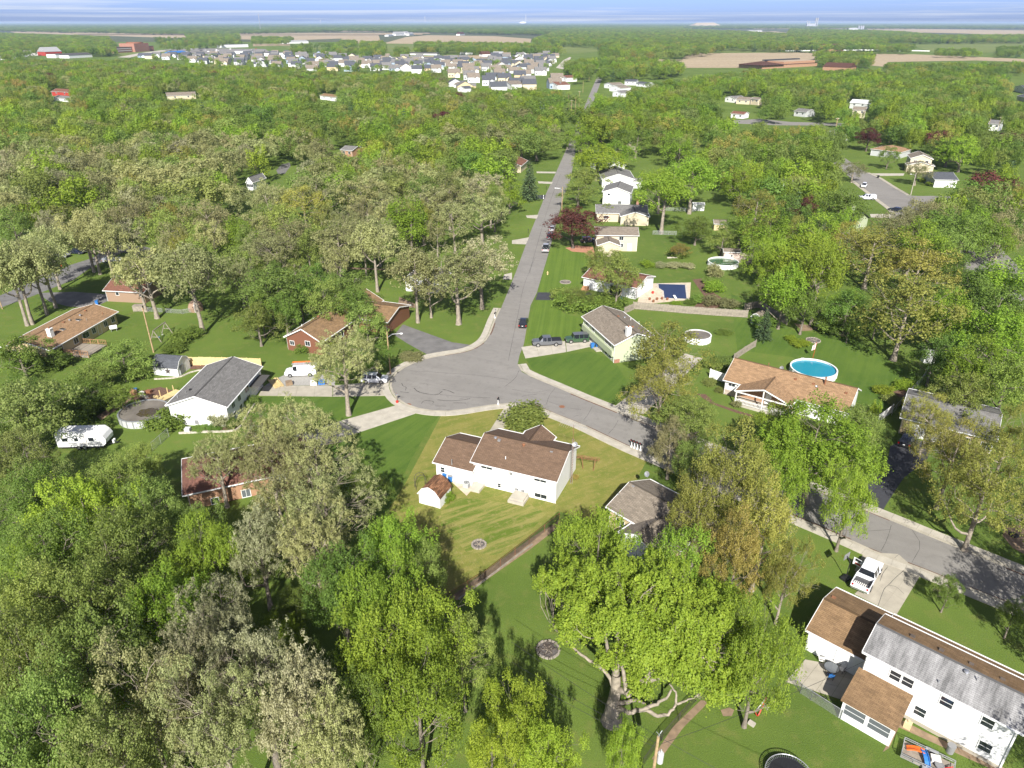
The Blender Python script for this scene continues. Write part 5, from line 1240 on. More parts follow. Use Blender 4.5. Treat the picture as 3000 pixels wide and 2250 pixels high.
for z in (.85,1.1): f = MB(); f.box(-L2 + .05,L2 - .3,-w2 - .012,-w2,z,z + .1); f.build('stripe',MT['grey_plastic'],tr)
f = MB(); f.box(-2.6,-2.0,-.3,.3,zt,zt + .12); f.build('roof_vent',MT['greywall'],tr); f = MB(); f.box(-.5,.4,-.4,.4,zt,zt + .25); f.build('air_conditioner',MT['white_trim'],tr)
for x in (-.6,.25):
    for sg in (1,-1): wheel(tr,x,sg * (w2 - .1),.35,.22,sg)
f = MB(); f.bar((L2 - .3,-.5,.5),(L2 + 1.3,0,.5),.08); f.bar((L2 - .3,.5,.5),(L2 + 1.3,0,.5),.08); f.build('hitch',MT['black'],tr)
f = MB(); f.cyl((L2 + .6,-.18),.16,.5,1.0,10); f.cyl((L2 + .6,.18),.16,.5,1.0,10); f.build('gas_bottle',MT['white_trim'],tr)
f = MB(); f.box(-L2 + .1,L2 - .5,-w2 + .05,w2 - .05,.3,.56); f.build('chassis',MT['black'],tr)
# utility trailer at the foot of the two-storey house
ta,tb = G(R(1075,1590)),G(R(1490,1790)); hd = math.atan2((tb - ta).y,(tb - ta).x); ut = thing('utility_trailer','grey utility trailer with mesh-free rails loaded with toys and tubs','trailer',(ta + tb) / 2 + Vector((.35,.7,0)),hd)
hl = (tb - ta).length / 2; hw = .95
f = MB(); f.box(-hl,hl,-hw,hw,.45,.52); f.build('trailer_frame',MT['steel'],ut)
for i in range(7): y = -hw + .02 + i * (2 * hw - .04) / 7; f = MB(); f.box(-hl + .04,hl - .04,y + .01,y + (2 * hw - .04) / 7 - .01,.52,.555); f.build('plank',MT['old_wood'],ut)
f = MB()
for sg in (-1,1):
    for z in (.95,.75): f.bar((-hl,sg * hw,z),(hl,sg * hw,z),.05)
    for i in range(5): x = -hl + 2 * hl * i / 4; f.bar((x,sg * hw,.5),(x,sg * hw,.95),.05)
f.bar((-hl,-hw,.95),(-hl,hw,.95),.05); f.bar((hl,-hw,.95),(hl,hw,.95),.05); f.build('side_rail',MT['steel'],ut)
for sg in (1,-1):
    wheel(ut,.2,sg * (hw + .2),.33,.2,sg); f = MB(); f.box(-.3,.7,sg * (hw + .18) - .14,sg * (hw + .18) + .14,.68,.74); f.build('mudguard',MT['steel'],ut)
def slide(name,label,m,p0,p1,w=.4):
    mb = MB(); pts = [p0 + (p1 - p0) * t + Vector((0,0,.18 * math.sin(3.1 * t))) for t in (0,.25,.5,.75,1)]; nn = (p1 - p0).cross(Vector((0,0,1))).normalized() * w / 2
    for a_,b_ in zip(pts[:-1],pts[1:]):
        mb.add([a_ - nn,a_ + nn,b_ + nn,b_ - nn,a_ - nn - Vector((0,0,.05)),a_ + nn - Vector((0,0,.05)),b_ + nn - Vector((0,0,.05)),b_ - nn - Vector((0,0,.05))],[(0,1,2,3),(7,6,5,4),(0,4,5,1),(2,6,7,3),(1,5,6,2),(0,3,7,4)])
        for s_ in (-1,1): mb.bar(a_ + nn * s_ + Vector((0,0,.05)),b_ + nn * s_ + Vector((0,0,.05)),.05,.14)
    return tag(mb.build(name,MT[m]),label,'toy slide')
tm_ = Matrix.Translation(ut.location) @ Matrix.Rotation(hd,4,'Z')
slide('toy_slide','orange plastic slide lying in the utility trailer','orange',tm_ @ Vector((-hl + .3,.1,.7)),tm_ @ Vector((-.35,.35,.9)))
slide('toy_slide','blue plastic slide lying across the utility trailer','blue',tm_ @ Vector((-.5,.55,.95)),tm_ @ Vector((.1,-.75,.62)))
def simple_thing(name,label,cat,mb,m,loc=None,rz=0,group=None,kind=None):
    o = mb.build(name,MT[m]);
    if loc is not None: o.location = loc
    o.rotation_euler = (0,0,rz); return tag(o,label,cat,group,kind)
mb = MB(); mb.cyl((0,0),.3,0,.3,14,.36); mb.ring((0,0),.3,.38,.26,.32,14); simple_thing('plastic_tub','round grey tub standing in the utility trailer','tub',mb,'grey_plastic',tm_ @ Vector((.9,-.2,.56)))
mb = MB(); mb.box(-.35,.35,-.3,.3,0,.35); mb.box(-.38,.38,-.33,.33,.35,.4); simple_thing('storage_box','white lidded box next to the tub in the utility trailer','box',mb,'cushion',tm_ @ Vector((.55,.3,.56)),hd + .3)
mb = MB(); mb.box(-.3,.3,-.12,.12,0,.2); mb.bar((-.3,0,.2),(.5,.1,.35),.06); simple_thing('toy_wagon','small red toy at the back of the utility trailer','toy',mb,'red',tm_ @ Vector((1.5,-.1,.56)),hd + .5)

# ------------------------------------------------------------------ pools, decks, play things
def pool(label,pl,pr,pt,pb,h,wall,water,wz=None,npan=20,zpl=None,cat='pool'):
    """above-ground pool: left/right/top/bottom of the rim as sighted at rim height"""
    l,r_,t,b = G(pl,h),G(pr,h),G(pt,h),G(pb,h)
    cx,cy = (l.x + r_.x) / 2,(t.y + b.y) / 2; rad = ((r_ - l).length + (t - b).length) / 4
    o = thing('swimming_pool',label,cat,(cx,cy,0)); n = npan * 2; me = None
    for i in range(npan):
        if me is None:
            mb = MB(); a0,a1 = -math.pi / npan + .01,math.pi / npan - .01
            for k in range(3):
                u0,u1 = a0 + (a1 - a0) * k / 3,a0 + (a1 - a0) * (k + 1) / 3
                mb.add([(rad * math.cos(u0),rad * math.sin(u0),.02),(rad * math.cos(u1),rad * math.sin(u1),.02),(rad * math.cos(u1),rad * math.sin(u1),h),(rad * math.cos(u0),rad * math.sin(u0),h)],[(0,1,2,3)])
                mb.add([(rad * .985 * math.cos(u0),rad * .985 * math.sin(u0),.02),(rad * .985 * math.cos(u1),rad * .985 * math.sin(u1),.02),(rad * .985 * math.cos(u1),rad * .985 * math.sin(u1),h),(rad * .985 * math.cos(u0),rad * .985 * math.sin(u0),h)],[(3,2,1,0)])
            me = mb.mesh('wall_panel'); me.materials.append(MT[wall])
            ub = MB(); a_ = math.pi / npan; c = (rad * 1.01 * math.cos(a_),rad * 1.01 * math.sin(a_)); ub.bar((*c,0),(*c,h),.14,.1); mu = ub.mesh('upright'); mu.materials.append(MT['white_trim'] if wall != 'greywall' else MT['steel'])
        for m_,nm in ((me,'wall_panel'),(mu,'upright')):
            q = bpy.data.objects.new(nm,m_); link(q,o); q.rotation_euler = (0,0,2 * math.pi * i / npan)
    mb = MB(); mb.ring((0,0),rad - .14,rad + .1,h - .02,h + .05,n); mb.build('rim',MT['white_trim'] if wall != 'greywall' else MT['steel'],o)
    mb = MB(); z = h - .18 if wz is None else wz
    mb.add([(0,0,z)] + [((rad * .984) * math.cos(2 * math.pi * k / n),(rad * .984) * math.sin(2 * math.pi * k / n),z) for k in range(n)],[(0,1 + k,1 + (k + 1) % n) for k in range(n)])
    mb.build('water' if 'water' in water else 'cover',MT[water],o)
    return o,rad
po,prad = pool('round white above-ground pool with turquoise water behind the orange-roofed ranch',D(190,890),D(566,935),D(345,832),D(400,985),1.25,'white_trim','water',wz=.98)
mb = MB(); mb.box(-.3,.3,-.12,.12,0,.1); mb.build('skimmer',MT['cushion'],po,(-.6,prad - .05,1.3))
po2,r2_ = pool('round above-ground pool with a sagging grey cover and puddle',A(948,1290),A(1345,1240),A(1190,1162),A(1110,1345),1.3,'greywall','poolgrey',wz=1.2,npan=22)
mb = MB(); n = 20
mb.add([(0,0,1.215)] + [((1.75 + .25 * math.sin(k * 1.7)) * math.cos(2 * math.pi * k / n),(1.5 + .2 * math.cos(k * 2.3)) * math.sin(2 * math.pi * k / n),1.215) for k in range(n)],[(0,1 + k,1 + (k + 1) % n) for k in range(n)])
mb.build('puddle',MT['puddle'],po2,(1.0,-.5,0))
pool('round above-ground pool with dark green water and a wooden deck',Gz(1697,1215),Gz(1958,1235),Gz(1830,1187),Gz(1830,1262),1.2,'white_trim','water_green',wz=.9)
pool('round above-ground pool with grey cover beside the green house, half behind a tree',C(1440,640),C(1580,640),C(1500,585),C(1500,690),1.25,'white_trim','poolgrey',wz=1.1)
# deck of the green pool
q = G(Gz(1960,1240)); dk2 = thing('pool_deck','faded wooden deck with railings round the cabana and green pool','deck',q + Vector((1.5,3.0,0)),0)
deck(dk2,7.5,6.5,.95,'pink_wood'); railing(dk2,(3.7,-3.2),(3.7,3.2),.95,'pink_wood',step=.5); railing(dk2,(1.0,-3.2),(3.7,-3.2),.95,'pink_wood',step=.5)
# in-ground pool with the navy cover
pc = [G(C(*p)) for p in ((1178,225),(1408,232),(1422,352),(1228,345),(1220,285),(1182,262))]
pp = thing('swimming_pool','rectangular in-ground pool under a navy cover with a white diving board','pool',(0,0,0))
mb = MB(); mb.poly([(p.x,p.y) for p in pc],-.02,.06); mb.build('cover',MT['navy'],pp)
mb = MB()
for i in range(6): a_,b_ = pc[i],pc[(i + 1) % 6]; mb.bar((a_.x,a_.y,.045),(b_.x,b_.y,.045),.45,.09)
mb.build('coping',MT['stonepale'],pp)
q = G(C(1322,352)); mb = MB(); mb.box(-.28,.28,-.6,1.6,.45,.52); mb.build('diving_board',MT['white_trim'],pp,q); mb = MB(); mb.box(-.22,.22,-.5,.1,0,.45); mb.build('board_stand',MT['steel'],pp,q)
# patio pots
for p,m_,lb in ((C(1140,305),'red','red pot by the covered pool terrace'),(C(1115,357),'rust','terracotta pot nearest the white house on the terrace'),(C(1175,357),'rust','second terracotta pot in the terrace row'),(C(1145,375),'rust','terracotta pot standing forward of the row on the terrace'),(C(1215,352),'rust','terracotta pot with a green plant at the pool corner'),(C(1258,358),'rust','terracotta pot by the pool edge next to the diving board')):
    mb = MB(); mb.cyl((0,0),.22,0,.45,10,.32); mb.sphere((0,0,.5),.3,7,4,.6); simple_thing('plant_pot',lb,'pot',mb,m_,G(p),0,'pots on the pool terrace')
# fire rings
def fire_ring(label,pc_,r,n,m='fire_stone'):
    o = thing('fire_ring',label,'fire pit',G(pc_)); me = None
    for i in range(n):
        if me is None:
            b_ = MB(); b_.add([(-.13,-.1,0),(.13,-.1,0),(.12,.1,0),(-.12,.1,0),(-.1,-.08,.22),(.11,-.07,.2),(.1,.08,.22),(-.09,.07,.19)],[(3,2,1,0),(4,5,6,7),(0,1,5,4),(1,2,6,5),(2,3,7,6),(3,0,4,7)]); me = b_.mesh('stone'); me.materials.append(MT[m])
        q = bpy.data.objects.new('stone',me); link(q,o); a_ = 2 * math.pi * i / n; q.location = (r * math.cos(a_),r * math.sin(a_),rnd.uniform(-.03,0)); q.rotation_euler = (0,0,a_ + 1.57 + rnd.uniform(-.2,.2)); s_ = 2 * math.pi * r / n / .27; q.scale = (s_,1.1,rnd.uniform(.8,1.2))
    mb = MB(); mb.cyl((0,0),r - .1,0,.05,14); mb.build('ash_bed',MT['ash'],o)
    for k in range(3): a_ = k * 1.1; mb = MB(); mb.tube([(-r * .6 * math.cos(a_),-r * .6 * math.sin(a_),.08),(r * .6 * math.cos(a_),r * .6 * math.sin(a_),.16)],.05,6); mb.build('log',MT['bark_pale'],o)
    return o
fire_ring('stone fire ring on the dry lawn behind the white house',M(746,1168),.85,14)
fire_ring('large stone fire pit on the lawn beyond the turquoise pool',D(365,685),1.35,18)
fire_ring('stone-edged fire pit on the small lawn behind the red house',B(800,198),1.2,14)
fire_ring('pale stone ring round a small tree stump on the striped lawn',C(432,213),1.3,16)
o = fire_ring('brush pile ringed with pale stones under the big maple',S(292,702),1.15,18)
mb = MB()
for k in range(46): a_ = rnd.uniform(0,6.28); b_ = rnd.uniform(0,1); p = Vector((b_ * math.cos(a_),b_ * math.sin(a_),.1 + .35 * (1 - b_))); q = p + Vector((rnd.uniform(-.7,.7),rnd.uniform(-.7,.7),rnd.uniform(-.1,.25))); mb.tube([p,q],.025,4,False)
mb.build('brushwood',MT['bark_dark'],o)
# trampoline
tc_ = G((2310,2262),.95); tp = thing('trampoline','round black trampoline with a pale spring edge on the corner lawn','trampoline',(tc_.x,tc_.y - .3,0)); rt = 2.0
mb = MB(); n = 40; mb.add([(0,0,.9)] + [(1.72 * math.cos(2 * math.pi * k / n),1.72 * math.sin(2 * math.pi * k / n),.92) for k in range(n)],[(0,1 + k,1 + (k + 1) % n) for k in range(n)]); mb.build('jumping_mat',MT['black'],tp)
mb = MB()
mb.tube([(rt * math.cos(2 * math.pi * k / n),rt * math.sin(2 * math.pi * k / n),.94) for k in range(n + 1)],.035,6,False); mb.build('frame',MT['steel'],tp)
sb_ = MB(); sb_.bar((1.7,0,.925),(2.0,0,.94),.035); me = sb_.mesh('spring'); me.materials.append(MT['chrome'])
for k in range(64): q = bpy.data.objects.new('spring',me); link(q,tp); q.rotation_euler = (0,0,2 * math.pi * k / 64)
for k in range(4):
    mb = MB(); a_,b_ = k * 1.571 + .4,k * 1.571 + 1.1
    mb.tube([(rt * math.cos(a_),rt * math.sin(a_),.94),(rt * math.cos(a_),rt * math.sin(a_),.05),(rt * math.cos(b_),rt * math.sin(b_),.05),(rt * math.cos(b_),rt * math.sin(b_),.94)],.03,6,False); mb.build('leg',MT['steel'],tp)
# red curved hammock frame with its two concrete feet
a_,b_ = G(S(1945,1300)),G(S(2040,1180)); hm = thing('hammock_frame','curved red and white steel hammock frame on the lawn','hammock frame',(a_ + b_) / 2,math.atan2((b_ - a_).y,(b_ - a_).x)); hl_ = (b_ - a_).length / 2
mb = MB(); mb.tube([(-hl_ * (1 - .15 * abs(math.sin(t * 3.14))) * math.cos(t * math.pi),0,.1 + 1.5 * abs(math.cos(t * math.pi)) ** 1.5) for t in [i / 14 for i in range(15)]],.06,8); mb.build('bow',MT['red'],hm)
mb = MB(); mb.tube([(-hl_,0,1.55),(-hl_ * .5,.15,1.0),(0,.2,.85),(hl_ * .5,.15,1.0),(hl_,0,1.55)],.05,6); mb.build('sling',MT['cushion'],hm)
for x in (-hl_ - .1,hl_ + .25): mb = MB(); mb.box(x - .22,x + .22,-.3,.3,0,.25); mb.build('foot_block',MT['concrete_pale'],hm)
# swing set
a_,b_ = G(A(1260,690)),G(A(1360,635)); sw_ = thing('swing_set','timber A-frame swing set on the lawn below the oaks','swing set',(a_ + b_) / 2,math.atan2((b_ - a_).y,(b_ - a_).x) + .2); L_ = 2.3
for x in (-L_,L_):
    for y in (-1.2,1.2): mb = MB(); mb.bar((x + .0,y,0),(x,0,2.5),.12); mb.build('leg',MT['old_wood'],sw_)
    mb = MB(); mb.bar((x,-.65,1.15),(x,.65,1.15),.1); mb.build('cross_brace',MT['old_wood'],sw_)
mb = MB(); mb.bar((-L_ - .2,0,2.52),(L_ + .2,0,2.52),.14); mb.build('beam',MT['old_wood'],sw_)
for x,m_ in ((-.9,'blue'),(.4,'cushion')):
    mb = MB(); mb.box(x - .25,x + .25,-.12,.12,.5,.54); so_ = mb.build('swing_seat',MT[m_],sw_)
    for sg in (-.24,.24): mb = MB(); mb.bar((x + sg,0,.54),(x + sg,0,2.5),.02); mb.build('chain',MT['steel'],so_)
# arbor, pergola-like trellis
ar = thing('garden_arch','dark iron garden arch standing behind the small white shed','garden arch',G(M(243,672)),.4)
for y in (-.35,.35):
    mb = MB(); mb.tube([(-.75,y,0),(-.75,y,1.6),(-.5,y,2.1),(0,y,2.3),(.5,y,2.1),(.75,y,1.6),(.75,y,0)],.03,6); mb.build('hoop',MT['iron'],ar)
mb = MB()
for p in ((-.75,.5),(-.75,1.1),(-.75,1.6),(-.5,2.1),(0,2.3),(.5,2.1),(.75,1.6),(.75,1.1),(.75,.5)): mb.bar((p[0],-.35,p[1]),(p[0],.35,p[1]),.03)
mb.build('cross_bar',MT['iron'],ar)
tz = thing('clothes_frame','rusty steel clothes frame on the dry lawn beside the white house','clothes frame',G(M(1690,520)),h1.ang + .1)
for x in (-1.0,1.0): mb = MB(); mb.tube([(x * .75,0,0),(x,0,2.0)],.05,6); mb.build('post',MT['rust'],tz)
mb = MB()
for y in (-.35,0,.35): mb.bar((-1.7,y,2.05),(1.6,y,2.05),.05)
for i in range(7): x = -1.6 + i * .52; mb.bar((x,-.4,2.02),(x,.4,2.02),.04)
mb.build('top_frame',MT['rust'],tz)
# bins, air conditioner, patio furniture
def wheelie(label,pc_,m,rz=0.0,lid=None,dx=(0,0)):
    q = G(pc_); o = thing('wheeled_bin',label,'bin',(q.x + dx[0],q.y + dx[1],0),rz)
    mb = MB(); mb.add([(-.24,-.28,.05),(.24,-.28,.05),(.24,.26,.05),(-.24,.26,.05),(-.3,-.36,1.0),(.3,-.36,1.0),(.3,.34,1.0),(-.3,.34,1.0)],[(3,2,1,0),(4,5,6,7),(0,1,5,4),(1,2,6,5),(2,3,7,6),(3,0,4,7)]); mb.build('bin_body',MT[m],o)
    mb = MB(); mb.box(-.32,.32,-.4,.36,1.0,1.06); mb.bar((-.25,.4,1.0),(.25,.4,1.0),.05); mb.build('lid',MT[lid or m],o)
    for s_ in (-1,1): mb = MB(); mb.tube([(s_ * .24,.28,.13),(s_ * .32,.28,.13)],.13,10); mb.build('wheel',MT['rubber'],o)
    return o
wheelie('blue wheeled bin by the white house wall next to the barn-roofed shed',M(458,600),'blue',h1.ang,dx=(0,0))
wheelie('blue wheeled bin with dark lid beside the first bin and shed',M(505,618),'blue',h1.ang,'grey_plastic',dx=(0,0))
wheelie('blue wheeled bin nearest the green house doorstep',C(690,740),'blue',h6.ang)
wheelie('blue wheeled bin on the drive edge before the green house',C(650,745),'blue',h6.ang)
wheelie('dark grey wheeled bin between bins and green house door',C(718,728),'grey_plastic',h6.ang)
wheelie('blue wheeled bin on the old asphalt drive by the brown house',A(790,395),'blue',.2)
wheelie('dark blue wheeled bin beside the white house terrace',C(880,370),'blue',.1)
wheelie('black wheeled bin on the side street kerb',Hz(950,505),'black',.4)
q = G(M(640,668)); ac = thing('air_conditioner','grey air conditioning unit on the white house patio','air conditioner',q,h1.ang)
mb = MB(); mb.box(-.42,.42,-.4,.4,.06,.8); mb.build('casing',MT['greywall'],ac); mb = MB(); mb.ring((0,0),.3,.36,.8,.84,18); mb.cyl((0,0),.09,.8,.85,10)
for k in range(12): a_ = k * .524; mb.bar((.08 * math.cos(a_),.08 * math.sin(a_),.83),(.34 * math.cos(a_),.34 * math.sin(a_),.83),.015)
mb.build('fan_grille',MT['black'],ac)
mb = MB()
for i in range(7): mb.box(-.425,.425,-.405,.405,.14 + i * .09,.16 + i * .09)
mb.build('louvre',MT['grey_plastic'],ac)
mb = MB(); mb.box(-.42,.42,-.38,.38,0,.75); mb.box(-.36,.36,-.32,.32,.75,.79); simple_thing('air_conditioner','grey air conditioning unit below the blank white gable','air conditioner',mb,'greywall',G(A(1525,1425)),0)
pt = thing('patio_table','round glass-topped patio table on the corner house patio','table',G(R(505,885)),0)
mb = MB(); mb.cyl((0,0),.72,.7,.73,24); mb.build('table_top',MT['glass_grey'],pt); mb = MB(); mb.ring((0,0),.7,.75,.69,.74,24); mb.build('rim',MT['black'],pt)
for k in range(4): a_ = k * 1.571 + .4; mb = MB(); mb.tube([(.55 * math.cos(a_),.55 * math.sin(a_),0),(.3 * math.cos(a_),.3 * math.sin(a_),.7)],.025,6); mb.build('leg',MT['black'],pt)
def chair(label,pc_,rz,m):
    o = thing('patio_chair',label,'chair',G(pc_),rz)
    mb = MB(); mb.box(-.26,.26,-.26,.26,.4,.46); mb.build('seat',MT[m],o); mb = MB(); mb.add([(-.26,.22,.46),(.26,.22,.46),(.26,.4,1.0),(-.26,.4,1.0),(-.26,.28,.46),(.26,.28,.46),(.26,.46,1.0),(-.26,.46,1.0)],[(0,1,2,3),(7,6,5,4),(4,5,1,0),(5,6,2,1),(6,7,3,2),(7,4,0,3)]); mb.build('backrest',MT[m],o)
    for x in (-.23,.23):
        for y in (-.23,.23): mb = MB(); mb.bar((x,y,0),(x,y,.4),.035); mb.build('leg',MT['black'],o)
        mb = MB(); mb.bar((x * 1.15,-.25,.62),(x * 1.15,.3,.64),.05,.03); mb.build('arm',MT['black'],o)
chair('cushioned patio chair nearest the house door, turned to the table',R(590,880),-.9,'cushion'); chair('white patio chair behind the table by the white wall',R(525,800),.3,'cushion'); chair('white patio chair under the maple leaves',R(432,805),1.2,'cushion'); chair('blue and white folding chair in front of the patio table',R(500,935),2.9,'blue')
gr = thing('barbecue','blue covered barbecue against the white garage wall','barbecue',G(R(452,735)),h4.ang); mb = MB(); mb.box(-.7,.7,-.3,.3,.1,.85); mb.build('cabinet',MT['ppaint_navy'],gr); mb = MB(); mb.tube([(-.45,0,.95),(.45,0,.95)],.28,12); mb.build('hood',MT['blue'],gr); mb = MB(); mb.box(-.2,.2,-.32,-.28,.9,1.1); mb.build('lid_badge',MT['red'],gr)
mb = MB(); mb.bar((-.5,0,.4),(.6,.1,.4),.07); mb.tube([(-.55 + .33 * math.cos(k * .52),0,.35 + .33 * math.sin(k * .52)) for k in range(13)],.03,5,False); mb.tube([(.6 + .33 * math.cos(k * .52),.1,.35 + .33 * math.sin(k * .52)) for k in range(13)],.03,5,False); mb.bar((.55,.05,.4),(.4,.05,.95),.04); mb.bar((-.2,0,.4),(-.25,0,.85),.04)
simple_thing('bicycle','dark bicycle leaning by the chain-link fence of the patio','bicycle',mb,'black',G(R(415,1105)),-.6)
mb = MB(); mb.cyl((0,0),.3,0,.85,16,.34); mb.cyl((0,0),.36,.85,.9,16); simple_thing('rain_barrel','grey barrel standing behind the utility trailer','barrel',mb,'grey_plastic',G(R(1470,1530)))
mb = MB(); mb.box(-.3,.3,-.25,.25,0,.7); mb.cyl((0,0),.1,.7,.95,8); simple_thing('meter_cabinet','small tan meter cabinet at the corner of the sunroom','cabinet',mb,'tan_wall',G(R(1125,1330)),h4.ang)
# basketball hoop standing by the white pickup
hp = thing('basketball_hoop','portable basketball hoop with black base beside the white pickup','basketball hoop',G(R(628,128)),2.2)
mb = MB(); mb.box(-.4,.4,-.55,.55,0,.28); mb.build('base',MT['black'],hp); mb = MB(); mb.tube([(0,0,.2),(0,0,2.6),(.5,0,3.1)],.05,8); mb.build('pole',MT['black'],hp); mb = MB(); mb.box(.5,.55,-.55,.55,2.7,3.45); mb.build('backboard',MT['grey_plastic'],hp); mb = MB(); mb.tube([(.82 + .23 * math.cos(k * .52),.23 * math.sin(k * .52),2.85) for k in range(13)],.02,5,False); mb.build('rim',MT['orange'],hp)
# flag by the pool
fl_ = thing('flag_pole','small pole with a red and white flag beyond the turquoise pool','flag',G(D(372,838)) + Vector((0,.6,0)),0)
mb = MB(); mb.tube([(0,0,0),(.15,0,3.4)],.035,8); mb.build('pole',MT['red'],fl_)
for i,m_ in enumerate(('white_trim','red','white_trim','red','white_trim')):
    mb = MB(); x0_,x1_ = -.12 * i,-.12 * (i + 1)
    mb.add([(x0_ + .12,.05 * math.sin(i * 1.3),3.2 - .1 * i),(x1_ + .12,.05 * math.sin(i * 1.3 + 1.3),3.1 - .1 * i),(x1_ + .05,.05 * math.sin(i * 1.3 + 1.3),1.8 - .05 * i),(x0_ + .05,.05 * math.sin(i * 1.3),1.85 - .05 * i)],[(0,1,2,3),(3,2,1,0)] if False else [(0,1,2,3)]); mb.build('flag_stripe',MT[m_],fl_)
# garden swing seat, white panel, tank, tyre swing
bs = thing('garden_bench','dark covered garden swing seat at the edge of the shrubs','garden swing',G(D(408,600)),.1); mb = MB(); mb.box(-.9,.9,-.3,.3,.45,.52); mb.build('seat',MT['old_wood'],bs); mb = MB(); mb.box(-1,1,-.6,.5,1.7,1.76); mb.build('canopy',MT['grey_plastic'],bs)
for x in (-.95,.95): mb = MB(); mb.bar((x,-.5,0),(x,0,1.72),.05); mb.bar((x,.5,0),(x,0,1.72),.05); mb.build('leg',MT['black'],bs)
mb = MB(); mb.box(-1.0,1.0,-.05,.05,0,2.3); mb.box(-1.0,1.0,.05,1.4,2.2,2.3); mb.box(-1.0,-.93,.05,1.4,0,2.2); mb.box(.93,1.0,.05,1.4,0,2.2); simple_thing('storage_shelter','pale open-backed storage shelter at the corner of the wire fence','shelter',mb,'white_trim',G(D(1300,868)),-.1)
tk = thing('fuel_tank','white oil tank on legs beside the tan ranch house','tank',G(A(925,608)),.5); mb = MB(); mb.tube([(-.7,0,.85),(.7,0,.85)],.45,14); mb.build('tank_body',MT['white_trim'],tk)
for x in (-.5,.5):
    for y in (-.25,.25): mb = MB(); mb.bar((x,y,0),(x,y,.6),.06); mb.build('leg',MT['steel'],tk)
ty = thing('tyre_swing','old tyre lying on bare earth under the golden tree','tyre',G(X(1890,1060))); mb = MB(); nn = 20
mb.tube([(.42 * math.cos(2 * math.pi * k / nn),.42 * math.sin(2 * math.pi * k / nn),.15) for k in range(nn + 1)],.15,8,False); mb.build('tread',MT['rubber'],ty)
# lumber, pallets by the van
lp = thing('lumber_pile','pile of new yellow timber planks beside the grey roof corner','lumber',G(B(155,1035)),2.2)
for i in range(16): mb = MB(); y = -.9 + (i % 8) * .22; z = .05 + (i // 8) * .12; mb.bar((-1.9 + rnd.uniform(-.3,.3),y,z),(1.7 + rnd.uniform(-.3,.3),y + rnd.uniform(-.25,.25),z + rnd.uniform(0,.25)),.14,.05); mb.build('plank',MT['new_wood'],lp)
def pallet(label,pc_,rz,m,w=1.1):
    o = thing('loaded_pallet',label,'pallet',G(pc_),rz)
    for i in range(5): mb = MB(); mb.box(-.6,.6,-.5 + i * .22,-.36 + i * .22,.1,.13); mb.build('deck_slat',MT['old_wood'],o)
    mb = MB()
    for x in (-.55,0,.55): mb.box(x - .05,x + .05,-.5,.52,0,.1)
    mb.build('runner',MT['old_wood'],o)
    for k in range(4): mb = MB(); mb.box(-.56,.56,-.48,.5,.13 + k * .16,.28 + k * .16); mb.build('sack_layer',MT[m],o)
pallet('pallet of grey-brown sacks by the van',B(270,1045),.4,'dirt'); pallet('pallet wrapped in bright blue sheeting near the oak',B(532,1040),.3,'blue'); pallet('low pallet of pale bags beside the blue one',B(470,1045),.2,'cushion')
# building clutter behind the grey-roofed house
for p,m_,sz,lb in ((A(1090,1140),'deck_wood',(1.1,.5,1.3),'tall wooden cabinet standing in the junk by the covered pool'),(A(1150,1125),'cushion',(.7,.6,.5),'pale box in the junk heap by the covered pool'),(A(1210,1110),'rust',(.8,.6,.5),'rusty crate in the middle of the junk heap'),(A(1100,1095),'blue',(.5,.4,.5),'small blue tub at the back of the junk heap'),(A(1265,1150),'new_wood',(1.0,.3,.3),'short stack of new boards by the pool ladder'),(A(1180,1150),'stonepale',(.9,.5,.3),'low pile of pale blocks before the junk heap')):
    mb = MB(); a_ = sz[0] / 2; b_ = sz[1] / 2; mb.box(-a_,a_,-b_,b_,0,sz[2]); mb.box(-a_ - .04,a_ + .04,-b_ - .04,b_ + .04,sz[2],sz[2] + .06); simple_thing('junk_box',lb,'box',mb,m_,G(p),rnd.uniform(-.6,.6),'clutter beside the covered pool')
wl = thing('timber_walkway','new yellow timber walkway between the covered pool and the white house','deck',G(A(1345,1160)),1.1)
deck(wl,5.5,1.8,.5,'new_wood')
for x,y,hh in ((-2.0,-.8,1.9),(-.3,.85,1.7),(1.2,.85,1.5),(2.4,.85,1.4)): mb = MB(); mb.box(x - .06,x + .06,y - .06,y + .06,0,hh); mb.build('post',MT['new_wood'],wl)
# wooden bin store, tree stump, wicker huts
mb = MB(); mb.box(-1.1,1.1,-.7,.7,0,1.2); mb.box(-1.15,1.15,-.75,.75,1.2,1.27); simple_thing('timber_crate','wooden compost crate at the foot of the oak by the brown house','crate',mb,'old_wood',G(A(1130,440)),.05)
hu = thing('garden_tent','brown domed garden tent with pale ribs under the tall oak','tent',G(A(1590,440)))
mb = MB(); n = 8; lev = [(1.6,0),(1.7,1.0),(1.3,1.8),(.5,2.35),(.05,2.45)]; vs = []
for r_,z in lev: vs += [(r_ * math.cos(2 * math.pi * k / n),r_ * math.sin(2 * math.pi * k / n),z) for k in range(n)]
mb.add(vs,[(j * n + k,j * n + (k + 1) % n,(j + 1) * n + (k + 1) % n,(j + 1) * n + k) for j in range(4) for k in range(n)]); mb.build('tent_cloth',MT['brown_wall'],hu)
mb = MB(); mb.tube([(1.62 * math.cos(-1.3),1.62 * math.sin(-1.3),0),(1.73 * math.cos(-1.3),1.73 * math.sin(-1.3),1),(1.33 * math.cos(-1.3),1.33 * math.sin(-1.3),1.82),(.5 * math.cos(-1.3),.5 * math.sin(-1.3),2.38)],.05,6); mb.build('rib',MT['white_trim'],hu)
